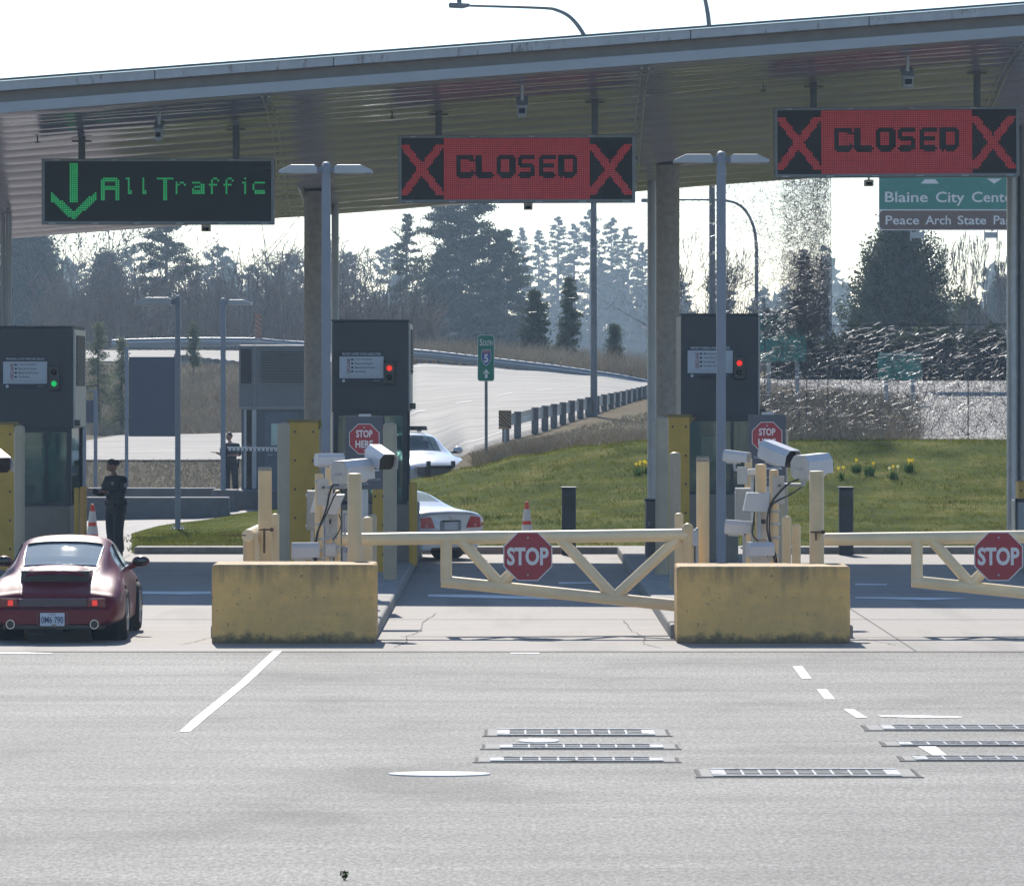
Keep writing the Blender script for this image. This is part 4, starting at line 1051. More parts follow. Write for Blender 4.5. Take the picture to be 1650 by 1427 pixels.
def gate(dx, label, pl=None):
    d = 62.3; f = lambda px, py: W(px+dx, py, d)
    hp = f(1108, 905)
    t = thing('swing_gate', (hp.x, d, 0), label, 'gate', 'cream tube swing gates with stop signs'); o = t.location
    r = L(10.2, d)
    mb = MB(o); mb.tube([f(551, 869), f(1108, 861.5)], r, 16); mb.build('top_rail', cream_gate, t, smooth=40)
    mb = MB(o); mb.tube([f(719, 868), f(719, 938)], r*.92, 16); mb.build('end_upright', cream_gate, t, smooth=40)
    mb = MB(o); mb.tube([f(711, 936), f(1108, 977)], r*.95, 16); mb.build('bottom_rail', cream_gate, t, smooth=40)
    for a, b in (((741, 868), (806, 941)), ((806, 940), (846, 902)), ((903, 868), (990, 962)), ((992, 960), (1092, 868))):
        mb = MB(o); mb.tube([f(*a), f(*b)], r*.86, 16); mb.build('brace', cream_gate, t, smooth=40)
    stop_board(t, 850.5+dx, 896, 79, d-.20, ['STOP'])
    c = f(850.5, 896); mb = MB(o); mb.box(c.x-.03, c.x+.03, d-.195, d-.02, c.z-.22, c.z+.25); mb.build('sign_bracket', galv, t)
    # hinge post
    mb = MB(o); p = f(1108, 905); zt = f(1108, 845).z; rr = L(10, d)
    mb.lathe([(rr, .1), (rr, zt-.08), (rr*.98, zt-.04), (rr*.7, zt), (0.01, zt+.02)], (hp.x, d, 0), 20); mb.build('hinge_post', cream, t, smooth=50)
    mb = MB(o); c = f(1117, 866); mb.box(c.x-.04, c.x+.06, d-.05, d+.05, c.z-.10, c.z+.10); mb.cyl(c+Vector((.045, -.02, -.35)), c+Vector((.045, -.02, .12)), .02, n=8); mb.build('hinge', galv, t, bevel=.006)
    return t
gate(0, 'cream tube swing gate with a red STOP sign, closed across the middle lane')
gate(758.5, 'cream tube swing gate with a red STOP sign, cut by the right picture edge')
post(571.5, 23, 762, 61.9, cream, 'thick cream catch post holding the free end of the middle lane gate', 'gate catch posts', 'gate_post', dome=False, cat='post')
post(1316, 23.5, 758, 61.9, cream, 'thick cream catch post holding the free end of the right lane gate', 'gate catch posts', 'gate_post', dome=False, cat='post')
def latch(px, py, lb):
    d = 61.75; c = W(px, py, d); t = thing('gate_latch', c, lb, 'latch', 'rusty gate latches')
    rust = M('rust', (0.10, 0.055, 0.03), .8, var=.3, vs=30)
    mb = MB(); mb.obox((0, 0, 0), .15, .06, .018); mb.obox((-.01, -.02, -.045), .022, .03, .11); mb.build('hook', rust, t)
    mb = MB(); mb.cyl((.08, -.02, 0), (.08, .05, 0), .025, n=8); mb.build('pin', rust, t)
latch(1316, 857, 'rusty latch on the catch post of the right lane gate')
latch(427, 853, 'rusty latch on the mossy capped post of the middle island')
def open_gate():     # the left lane's gate, swung open and seen end on
    d = 61.9; hp = W(403, 905, d)
    t = thing('swing_gate', (hp.x, d, 0), 'cream tube swing gate of the left lane, swung open and seen end on', 'gate', 'cream tube swing gates with stop signs'); o = t.location
    a = W(399, 863, d); r = L(10, d)
    mb = MB(o); mb.tube([a, a+Vector((-.115, 7.2, -.08))], r, 16); mb.build('top_rail', cream_gate, t, smooth=40)
    mb = MB(o); mb.tube([(a.x+.01, a.y+.12, .1), (a.x+.01, a.y+.12, a.z-.05)], r*.95, 14); mb.build('hinge_post', cream, t, smooth=40)
    mb = MB(o); mb.tube([(a.x-.03, a.y+2.0, a.z-.03), (a.x-.03, a.y+2.0, .55)], r*.85, 12); mb.build('end_upright', cream_gate, t, smooth=40)
    mb = MB(o); mb.tube([(a.x-.03, a.y+2.0, .55), (a.x-.11, a.y+7.1, .25)], r*.85, 12); mb.build('bottom_rail', cream_gate, t, smooth=40)
    mb = MB(o); mb.obox((a.x+.2, a.y+.05, a.z-.06), .025, .05, .3); mb.build('hinge', M('rust', (0.10, 0.055, 0.03), .8), t)
    mb = MB(o); mb.cyl((a.x-.32, a.y, a.z+.005), (a.x-.02, a.y, a.z+.005), .008, n=6); mb.build('chain_pin', MATS['rust'], t)
open_gate()

# ================================================================ STOP HERE signs
def stop_here(px, py, d, pz, label, low):
    c = W(px, py, d); t = thing('stop_here_sign', (c.x, d, .15), label, 'sign', 'grey STOP HERE panels'); o = t.location
    w0 = 30
    mb = MB(o); mb.pbox(px-w0, px+w0, py-35, py+low, d, d+.03); pn = mb.build('panel', panel_grey, t)
    mb = MB(o); mb.pbox(px-9, px+11, py-39, py-35, d+.005, d+.025); mb.build('tab', board_m, t)
    stop_board(t, px, py+1, 49, d-.012, ['STOP', 'HERE'])
    mb = MB(o); text(mb, 'WAIT UNTIL LIGHT', X(px-22, d), X(px+22, d), d-.005, Z(py+36, d), Z(py+31.5, d)); text(mb, 'IS GREEN AND THE LANE IS CLEAR', X(px-26, d), X(px+26, d), d-.005, Z(py+68, d), Z(py+64, d)); text(mb, 'U.S.A.', X(px-8, d), X(px+8, d), d-.005, Z(py+75, d), Z(py+71, d))
    mb.pbox(px-24, px+24, py+50, py+53, d-.004, d-.002)
    mb.build('lettering', board_m, t)
    mb = MB(o); mb.box(c.x-.05, c.x+.05, d+.035, d+.13, .1, Z(py-30, d)); mb.build('post', galv, t)
stop_here(587, 706, 70.0, 0, 'grey STOP HERE panel on the middle island, partly behind the white cameras', 82)
stop_here(1236, 703, 69.0, 0, 'grey STOP HERE panel in front of the right booth', 80)
def fee(px0, px1, py0, py1, d, lb):
    c = W(.5*(px0+px1), py1, d); t = thing('small_notice', (c.x, d, .15), lb, 'notice'); o = t.location
    mb = MB(o); mb.pbox(px0, px1, py0, py1, d, d+.02); mb.build('panel', board_m, t)
    mb = MB(o); text(mb, 'LB', X(px0+2, d), X(px1-2, d), d-.004, Z(py0+9, d), Z(py0+2, d)); mb.build('lettering', blue_sign, t)
    mb = MB(o); mb.box(c.x-.02, c.x+.02, d+.021, d+.06, .1, Z(py0, d)); mb.build('post', galv, t)
fee(552, 563, 880, 908, 62.9, 'small pale notice with the letters LB low behind the gate catch post')
# ================================================================ CAMERA CLUSTERS
def housing(px, py, d, l, w, h, yaw, pitch, label, group, shield=0.06, back=True, base=None):
    """weatherproof camera housing; faces -y at yaw 0, its long axis pivoting about the given pixel"""
    c = W(px, py, d)
    t = thing('camera_housing', c, label, 'camera', group, rot=(math.radians(pitch), 0, math.radians(yaw)))
    def hexa(s, up=0): return [(-w/2*s, -h*.32), (-w*.36*s, -h*.5), (w*.36*s, -h*.5), (w/2*s, -h*.32), (w/2*s, h*.22), (w*.30*s, h*.5+up), (-w*.30*s, h*.5+up), (-w/2*s, h*.22)]
    mb = MB(); mb.prism(hexa(.92), -l*.40, l*.5); mb.build('body', white_p, t, bevel=.006)
    mb = MB()      # sun shield: open hood over the body
    out = [(-w/2, -h*.36), (-w/2, h*.24), (-w*.30, h*.54), (w*.30, h*.54), (w/2, h*.24), (w/2, -h*.36)]
    inn = [(x*.955, z-.006 if z > 0 else z) for x, z in out]
    n = len(out)
    V = [(x, -l*.5-shield, z) for x, z in out] + [(x, l*.5, z) for x, z in out] + [(x, -l*.5-shield, z) for x, z in inn] + [(x, l*.5, z) for x, z in inn]
    Fq = []
    for i in range(n-1):
        Fq += [(i, i+1, n+i+1, n+i), (2*n+i+1, 2*n+i, 3*n+i, 3*n+i+1), (i+1, i, 2*n+i, 2*n+i+1), (n+i, n+i+1, 3*n+i+1, 3*n+i)]
    Fq += [(0, n, 3*n, 2*n), (n-1, 3*n-1, 4*n-1, 2*n-1)]
    mb.add(V, Fq); mb.build('sun_shield', white_p, t)
    mb = MB(); mb.prism(hexa(.86), -l*.42, -l*.402); mb.build('front_glass', black_p, t)
    if back:
        mb = MB(); mb.prism(hexa(.96), l*.502, l*.52); b = mb.build('back_plate', offwhite, t)
        mb = MB(); mb.tube([(-w*.16, l*.52, -h*.05), (-w*.16, l*.58, -h*.05), (w*.16, l*.58, -h*.05), (w*.16, l*.52, -h*.05)], .006, 6); mb.build('handle', galv, b)
    mb = MB(); mb.box(-w*.22, w*.22, -l*.1, l*.35, -h*.62, -h*.505); mb.build('mount', galv, t)
    return t
gC = 'white camera housings on the left cluster'; gD = 'white camera housings on the right cluster'
housing(527, 741, 63.2, .30, .14, .15, 118, 0, 'small white camera at the top left of the cluster on the middle island', gC, back=False)
housing(566, 760, 62.6, .46, .27, .27, 142, -3, 'large white camera seen from behind with its handle, on the middle island cluster', gC)
housing(613, 737, 62.8, .42, .25, .21, 24, 14, 'white camera with a black front facing the viewer, before the first STOP HERE sign', gC)
housing(488, 888, 62.4, .27, .16, .20, 100, 0, 'low white camera lying sideways left of the cables, just above the middle island block', gC, back=False)
housing(1184, 736, 63.4, .27, .13, .14, 62, 6, 'small white camera with a dark opening beside the blue lamp post by the right booth', gD, back=False)
housing(1254, 732, 62.8, .46, .26, .23, 38, 14, 'white camera with a black front facing the viewer, before the second STOP HERE sign', gD)
housing(1306, 751, 62.6, .46, .27, .27, 142, -3, 'large white camera seen from behind beside the right gate catch post', gD)
housing(1187, 850, 63.4, .28, .14, .17, 75, 4, 'low white camera half hidden by the blue lamp post on the right island', gD, back=False)
housing(1221, 886, 62.4, .25, .24, .18, 100, 0, 'stubby white camera just above the right island block', gD, back=False)
housing(-4, 742, 62.8, .42, .25, .21, 24, 14, 'white camera with a black front cut by the left picture edge', 'white camera housing at the left edge')

def cam_pole(px, w, py, d, label, plates=(), arms=(), cables=(), clamps=(), grp='cream camera poles'):
    x = X(px, d); r = L(w, d)/2; zt = Z(py, d)
    t = thing('camera_pole', (x, d, .15), label, 'pole', grp); o = t.location
    mb = MB(o); mb.lathe([(r, .1), (r, zt-.015), (r*.9, zt), (.01, zt+.006)], (x, d, 0), 16); mb.build('shaft', cream, t, smooth=50)
    for (a, b, c_, e, hole) in plates:
        mb = MB(o); mb.pbox(a, b, c_, e, d-r-.035, d-r-.012); pl = mb.build('mounting_plate', offwhite, t, bevel=.004)
        if hole:
            mb = MB(o); p = W(hole[0], hole[1], d-r-.035); s = L(hole[2], d)
            mb.obox(p, s*2, .02, s*2); mb.build('socket', black_p, pl)
            mb = MB(o)
            for k in range(8):
                a_ = k*math.pi/4; q = p+Vector((math.cos(a_)*s*2.3, -.004, math.sin(a_)*s*2.3)); mb.cyl(q, q+Vector((0, -.01, 0)), .007, n=6)
            mb.build('bolt', galv, pl)
    for pts, rr in arms:
        mb = MB(o); mb.tube([W(a, b, d-.05-c_) for a, b, c_ in pts], rr, 8); mb.build('bracket_arm', steel_pale, t, smooth=40)
    for pts, rr in cables:
        mb = MB(o); P = [W(a, b, d-r-.045) for a, b in pts]
        mb.tube(P, rr, 6); mb.build('cable', cable_m, t, smooth=60)
    mb = MB(o)
    for py_ in clamps:
        z = Z(py_, d); mb.lathe([(r*1.05, z-.012), (r*1.08, z), (r*1.05, z+.012)], (x, d, 0), 16); mb.obox((x+r*.8, d-r*.8, z), .05, .04, .025)
    if clamps: mb.build('pole_clamp', galv, t)
    return t
def curve(pts, n=6):
    """smooth a pixel polyline"""
    P = [pts[0]]+list(pts)+[pts[-1]]; out = []
    for i in range(1, len(P)-2):
        p0, p1, p2, p3 = [np.array(q, float) for q in P[i-1:i+3]]
        for k in range(n):
            t = k/n; out.append(tuple(.5*((2*p1)+(-p0+p2)*t+(2*p0-5*p1+4*p2-p3)*t*t+(-p0+3*p1-3*p2+p3)*t**3)))
    out.append(tuple(pts[-1])); return out
cam_pole(514.5, 14, 763, 63.0, 'cream camera pole with thick black cables down its front on the middle island',
   plates=[(511, 530, 771, 814, (521, 785, 1.6))],
   arms=[([(520, 785, .02), (556, 785, .02)], .022), ([(556, 786, .02), (556, 770, .02)], .03)],
   cables=[(curve([(548, 775), (537, 781), (531, 795), (527, 815), (519, 838), (511, 860), (507, 885), (507, 908)]), .013), (curve([(552, 789), (540, 797), (533, 812), (524, 832), (514, 852), (509, 880), (510, 908)]), .011)],
   clamps=(775, 844, 868, 886, 900))
cam_pole(530, 12, 752, 63.7, 'thin cream camera pole behind the large white camera on the middle island', clamps=(800, 850), plates=[(524, 544, 827, 868, (530, 840, 3.6))], cables=[(curve([(546, 828), (550, 842), (545, 858), (536, 870)]), .007)])
cam_pole(544, 10, 790, 64.2, 'short cream camera pole in the middle of the left camera cluster', plates=[(523, 543, 876, 897, None)], clamps=(880,), cables=[(curve([(540, 867), (533, 869), (526, 874), (526, 905)]), .008)])
cam_pole(1226, 18, 748, 63.3, 'thicker cream camera pole with a row of bolts on the right island', plates=[(1219, 1239, 825, 868, (1230, 840, 3.6))], clamps=(870,), cables=[(curve([(1216, 825), (1214, 845), (1213, 862), (1222, 872)]), .010)])
cam_pole(1247, 15, 757, 63.0, 'cream camera pole with looping black cables on the right island',
   plates=[(1245, 1264, 767, 811, (1256, 782, 1.6))],
   arms=[([(1255, 781, .02), (1294, 781, .02)], .022), ([(1294, 782, .02), (1294, 764, .02)], .03)],
   cables=[(curve([(1287, 772), (1272, 778), (1256, 793), (1244, 808), (1238, 825), (1236, 850), (1241, 875), (1250, 908)]), .013), (curve([(1291, 785), (1272, 797), (1254, 806), (1243, 815), (1240, 840), (1241, 865), (1250, 895), (1252, 908)]), .011)],
   clamps=(824, 844, 866, 895))
cam_pole(1206, 12, 738, 64.5, 'thin cream camera pole nearest the blue lamp post on the right island', plates=[(1188, 1205, 752, 780, None)], arms=[([(1183, 745, 0), (1184, 757, 0), (1203, 760, 0)], .018)], clamps=(765, 790))
def cabinet(px0, px1, py0, py1, d, label):
    c = W(.5*(px0+px1), py1, d); t = thing('control_box', c, label, 'cabinet', 'grey control boxes on the islands'); o = t.location
    mb = MB(o); mb.pbox(px0, px1, py0, py1, d, d+.18); mb.build('body', grey_box, t, bevel=.008)
    mb = MB(o); mb.pbox(px0+1.5, px1-.7, py0+1.2, py1-1.2, d-.014, d-.001); mb.build('lid', grey_box, t, bevel=.005)
    mb = MB(o)
    for py in (py0+6, py1-8): mb.pbox(px0-1.3, px0+1.3, py, py+4, d-.02, d+.02)
    mb.build('hinge', galv, t)
    mb = MB(o); mb.box(c.x-.02, c.x+.02, d+.05, d+.1, .1, c.z); mb.build('stand', galv, t)
cabinet(1185, 1214, 786, 851, 63.9, 'grey control box with hinged lid on the right island, behind the white hooded lamp')
cabinet(494, 511, 790, 854, 63.9, 'grey control box left of the cabled pole on the middle island')
def hood(pts, d, lb):
    """white sheet metal hood over an infrared lamp, seen side on"""
    xs = [X(a, d) for a, b in pts]; zz = [Z(b, d) for a, b in pts]; c = (sum(xs)/4, d, min(zz))
    t = thing('hooded_lamp', c, lb, 'lamp', 'white hooded lamps in the camera clusters'); o = t.location
    mb = MB(o); mb.prism(list(zip(xs, zz)), d-.14, d+.14); mb.build('hood', white_p, t, bevel=.008)
    mb = MB(o); mb.pbox(pts[0][0]+3, pts[1][0]-3, pts[0][1]-.5, pts[0][1]+1.5, d-.1, d+.1); mb.build('lamp_face', dark_glass, t)
    mb = MB(o); mb.pbox(pts[1][0]-16, pts[1][0]-11, pts[0][1]+1.6, pts[0][1]+45, d-.02, d+.02); mb.build('stem', galv, t)
hood([(500, 825), (541, 829), (556, 796), (508, 797)], 63.5, 'white hooded lamp below the cameras on the middle island')
hood([(1197, 823), (1237, 825), (1241, 794), (1203, 793)], 63.1, 'white hooded lamp below the black fronted camera on the right island')
def small_box(px0, px1, py0, py1, d, lb):
    c = W(.5*(px0+px1), py1, d); t = thing('junction_box', c, lb, 'junction box', 'white junction boxes in the camera clusters'); o = t.location
    mb = MB(o); mb.pbox(px0, px1, py0, py1, d, d+.14); mb.build('body', offwhite, t, bevel=.008)
    mb = MB(o); mb.pbox(px0+2, px1-2, py0+2, py1-2, d-.008, d-.001); mb.build('lid', white_p, t, bevel=.003)
    mb = MB(o); mb.cyl(W(px1, .5*(py0+py1), d+.07), W(px1+5, .5*(py0+py1)-3, d+.07), L(6, d), n=12); mb.build('gland', offwhite, t, smooth=40)
    mb = MB(o); mb.cyl((c.x, d+.07, .1), (c.x, d+.07, c.z+.01), .018, n=8); mb.build('stem', galv, t)
small_box(523, 542, 876, 897, 62.7, 'white junction box low between the cables and the gate catch post of the middle island')
small_box(1211, 1238, 889, 908, 62.5, 'white junction box under the stubby camera on the right island')
small_box(1205, 1220, 756, 766, 63.6, 'small white junction box high on the thin pole of the right island')
def paper(px0, px1, py0, py1, d, lb):
    c = W(.5*(px0+px1), py1, d); t = thing('notice_plate', c, lb, 'notice'); o = t.location
    mb = MB(o); mb.pbox(px0, px1, py0, py1, d, d+.01); mb.build('plate', offwhite, t)
    mb = MB(o); mb.pbox(px0+2, px1-1, py0+5, py0+6, d-.003, d-.001); mb.pbox(px0+2, px0+3, py0+6, py1-6, d-.003, d-.001); mb.pbox(px0+2, px1-1, py1-6, py1-5, d-.003, d-.001); mb.build('printed_frame', blue_sign, t)
    mb = MB(o); mb.cyl((c.x, d+.03, .1), (c.x, d+.03, c.z+.1), .018, n=8); mb.build('stand', galv, t)
paper(552, 562, 822, 860, 63.6, 'narrow white notice plate behind the gate catch post of the middle island')

# ================================================================ LAMP POSTS
def head_mesh(mb, x, d, z, s, ln, th):
    pr = [(x+s*.10*ln, z-.05*th), (x+s*.10*ln, z+th*.75), (x+s*.16*ln, z+th), (x+s*.72*ln, z+th), (x+s*ln, z+.35*th), (x+s*ln, z)]
    if s < 0: pr = pr[::-1]
    # anticlockwise seen from -y
    mb.prism(pr[::-1] if s > 0 else pr[::-1], d-.20, d+.20)
def lamp(px, pyt, d, sides, hl, label, w=12, base=None, grp='blue grey box-head lamp posts', base_plate=True, lean=0):
    b = base if base is not None else gz(px, d)
    x = X(px, d); zt = Z(pyt, d); r = L(w, d)/2; ln = L(hl, d)
    t = thing('lamp_post', (x, d, b), label, 'lamp post', grp)
    h = zt-b; mb = MB()
    mb.box(-r, r, -r, r, -.1, h); 
    mb.build('pole', pole_blue, t, bevel=.012)
    if base_plate:
        mb = MB(); mb.box(-r*2.3, r*2.3, -r*2.3, r*2.3, -.08, .03)
        for a in (-1, 1):
            for c_ in (-1, 1): mb.cyl((a*r*1.8, c_*r*1.8, .03), (a*r*1.8, c_*r*1.8, .07), .02, n=6)
        mb.build('base_plate', galv, t)
    for s in sides:
        th = ln*.20
        mb = MB(); mb.box(min(0, s*ln*.5), max(0, s*ln*.5), -.04, .04, h-th*.95, h-th*.35); mb.build('arm', pole_blue, t)
        mb = MB(); head_mesh(mb, s*r, 0, h-th*1.1, s, ln, th); hd = mb.build('lamp_head', steel_pale, t, bevel=.01)
        mb = MB(); mb.box(min(s*ln*.35, s*ln*.9), max(s*ln*.35, s*ln*.9), -.15, .15, h-th*1.16, h-th*1.10); mb.build('lens', offwhite, hd)
    mb = MB(); mb.lathe([(r*.9, h-.02), (r*.9, h+.02), (r*.3, h+.04)], (0, 0, 0), 10); mb.build('cap', pole_blue, t)
lamp(525.5, 265, 70.8, (-1, 1), 68, 'blue grey lamp post with two box heads, in front of the middle booth', w=14, base=.15)
lamp(1162, 248, 70.8, (-1, 1), 69, 'blue grey lamp post with two box heads, in front of the right booth', w=15, base=.15)
lamp(286.5, 478, 106.5, (-1,), 64, 'blue grey lamp post with one box head pointing left, on the lawn', w=8.5)
lamp(359.5, 482, 122.0, (1,), 42, 'blue grey lamp post with one box head pointing right, by the guard booth', w=8)
slab('lamp_plinth', 341, 381, 789, 805, 121.6, 122.7, wall_conc, 'square concrete plinth under the lamp post by the guard booth', 'plinth')

def street_lamp(pts, d, r, label, head=None):
    b = gz(pts[0][0], d); base = Vector((X(pts[0][0], d), d, b))
    t = thing('street_lamp', base, label, 'street lamp', 'tall curved-arm street lamps'); o = t.location
    i = 2
    P = [Vector((base.x, d, b-.3))] + [W(a, c_, d) for a, c_ in pts[1:]]
    n = len(P)
    mb = MB(o); mb.tube(P[:3], [r, r*.85, r*.75], 12); mb.build('pole', M('dark_galv', (0.13, 0.14, 0.155), 0.5, .3), t, smooth=40)
    sm = curve([(p.x, p.z) for p in P[2:]], 5)
    mb = MB(o); mb.tube([(a, d, c_) for a, c_ in sm], [r*.72*(1-.55*k/len(sm)) for k in range(len(sm))], 10); mb.build('arm', MATS['dark_galv'], t, smooth=40)
    if head:
        c = W(head[0], head[1], d); l = L(head[2], d)
        mb = MB(o); mb.prism([(c.x-l*.5, c.z-l*.10), (c.x+l*.15, c.z-l*.14), (c.x+l*.5, c.z-.03), (c.x+l*.5, c.z+.05), (c.x-l*.4, c.z+l*.13), (c.x-l*.5, c.z+l*.08)], d-.18, d+.18); hd = mb.build('lamp_head', MATS['dark_galv'], t, bevel=.03)
        mb = MB(o); mb.cyl((c.x, d, c.z+l*.1), (c.x, d, c.z+l*.28), .07, n=8); mb.build('photocell', MATS['dark_galv'], hd)
street_lamp([(957, 670), (956.5, 330), (956, 130), (952, 88), (941, 57), (921, 30), (898, 17), (870, 13), (757, 9.5)], 150, .105, 'tall street lamp rising behind the middle CLOSED sign, its curved arm above the roof', (740, 9, 34))
street_lamp([(1148, 650), (1147.5, 330), (1146, 130), (1143, 50), (1139, 14), (1131, -14), (1112, -34), (1080, -42), (960, -46)], 150, .105, 'tall street lamp near the right column, its arm leaving the top of the picture', (944, -46, 34))
street_lamp([(1219, 608), (1219, 500), (1219, 400), (1215, 368), (1203, 342), (1187, 328), (1165, 323), (1140, 322), (1085, 322), (1060, 323)], 185, .085, 'street lamp with a curved arm seen through the wire sculpture', (1046, 323, 26))

# ================================================================ SIGNS BEHIND THE PLAZA
def rrect(x0, x1, z0, z1, r, n=5):
    P = []
    for cx_, cz_, a0 in ((x1-r, z0+r, -90), (x1-r, z1-r, 0), (x0+r, z1-r, 90), (x0+r, z0+r, 180)):
        P += [(cx_+r*math.cos(math.radians(a0+90*k/n)), cz_+r*math.sin(math.radians(a0+90*k/n))) for k in range(n+1)]
    return P
def south_sign():
    d = 117.5; b = G(783, d); t = thing('route_sign', b, 'green route sign reading South 5 with an upward arrow, on a thin post', 'road sign'); o = t.location
    x = lambda p: X(p, d); z = lambda p: Z(p, d)
    mb = MB(o); mb.cyl((x(783.5), d+.05, b.z-.2), (x(783.2), d+.05, z(543)), .035, n=8); mb.build('post', M('dark_galv', (0.13, 0.14, 0.155), .5, .3), t, smooth=40)
    mb = MB(o); mb.prism(rrect(x(769.5), x(796.5), z(614), z(539.5), .06), d-.01, d+.01); pn = mb.build('panel', white_sign, t)
    mb = MB(o); mb.prism(rrect(x(770.3), x(795.7), z(613.2), z(540.3), .055), d-.014, d-.0105); mb.build('green_face', green_sign, pn)
    mb = MB(o); text(mb, 'S', x(773), x(777.6), d-.018, z(557), z(546), .015); text(mb, 'OUTH', x(778.4), x(793.5), d-.018, z(557), z(548.4), .015)
    cx_ = x(783.5); mb.prism([(cx_-.03, z(609)), (cx_+.03, z(609)), (cx_+.03, z(602)), (cx_-.03, z(602))], d-.019, d-.0145)
    mb.prism([(cx_-.085, z(602.5)), (cx_, z(602.5)+.03), (cx_+.085, z(602.5)), (cx_, z(594.5))], d-.019, d-.0145)
    mb.build('lettering', white_sign, pn)
    def shield(s): return [(cx_+s*a*L(7.6, d), z(575.5)+s*b_*L(13, d)) for a, b_ in ((0, -1), (.55, -.72), (.9, -.3), (1, .15), (.92, .6), (.8, .93), (.4, .85), (0, .93), (-.4, .85), (-.8, .93), (-.92, .6), (-1, .15), (-.9, -.3), (-.55, -.72))]
    mb = MB(o); mb.prism(shield(1.08), d-.0175, d-.0145); sh = mb.build('shield_border', white_sign, pn)
    mb = MB(o); mb.prism(shield(1.0), d-.019, d-.0178); mb.build('shield_blue', blue_sign, pn)
    mb = MB(o); mb.prism([(cx_-L(6.6, d), z(568.5)), (cx_+L(6.6, d), z(568.5)), (cx_+L(6, d), z(564.6)), (cx_, z(565.3)), (cx_-L(6, d), z(564.6))], d-.0205, d-.0192); mb.build('shield_red', red_sign, pn)
    mb = MB(o); text(mb, '5', cx_-L(3.4, d), cx_+L(3.4, d), d-.021, z(584), z(570.5), .03); text(mb, 'INTERSTATE', cx_-L(5.4, d), cx_+L(5.4, d), d-.0215, z(567.7), z(566)); mb.build('shield_lettering', white_sign, pn)
south_sign()
def chevron_marker(px0, px1, py0, py1, d, label, kind):
    b = G(.5*(px0+px1), d); t = thing('hazard_marker', b, label, 'marker'); o = t.location
    x0, x1, z0, z1 = X(px0, d), X(px1, d), Z(py1, d), Z(py0, d)
    mb = MB(o); mb.box(x0, x1, d, d+.02, z0, z1); mb.build('panel', M('marker_'+kind, (0.34, 0.22, 0.10) if kind == 'amber' else (0.30, 0.13, 0.06), .6), t)
    mb = MB(o); n = 5; hgt = z1-z0; w = x1-x0
    for k in range(-2, n+1):
        za = z0+hgt*k/n*1.0; th = hgt/n*.5
        q = [(x0, za+w*.9), (x1, za), (x1, za+th), (x0, za+w*.9+th)]
        q = [(a, min(max(c_, z0+.004), z1-.004)) for a, c_ in q]
        if max(c_ for a, c_ in q)-min(c_ for a, c_ in q) > .02: mb.add([(a, d-.004, c_) for a, c_ in q], [(0, 1, 2, 3)])
    mb.build('stripe', black_p if kind == 'amber' else M('marker_brown', (0.13, .07, .05), .6), t)
    mb = MB(o); mb.box(.5*(x0+x1)-.03, .5*(x0+x1)+.03, d+.025, d+.08, b.z-.1, z1); mb.build('post', galv, t)
chevron_marker(803.5, 824, 661, 691, 132.5, 'black and amber striped marker at the near end of the guard rail', 'amber')
chevron_marker(411, 421, 506, 545, 263, 'distant orange striped marker above the upper road rail', 'orange')
def frame_sign(pxl, pxr, pt, pp, d, label, r=2.6):
    b = G(.5*(pxl+pxr), d); t = thing('sign_frame', b, label, 'sign', 'dark sign backs in post frames'); o = t.location
    mb = MB(o)
    for px in (pxl, pxr): mb.box(X(px-r, d), X(px+r, d), d-.05, d+.05, min(gz(px, d), b.z)-.2, Z(pt, d))
    mb.box(X(pxl-r, d), X(pxr+r, d), d-.04, d+.04, Z(pt, d)+.002, Z(pt-2, d)); mb.build('frame', pole_blue, t)
    mb = MB(o); mb.pbox(*pp, d-.02, d+.02); mb.build('panel', sign_back, t)
frame_sign(204, 286, 561, (207.5, 284, 575, 703), 142, 'large dark blue sign back in a square post frame, left of the single lamp post')
frame_sign(136, 154, 630, (139, 151.5, 645, 681), 148, 'narrow dark blue sign back in a post frame beside the left booth', 2.8)
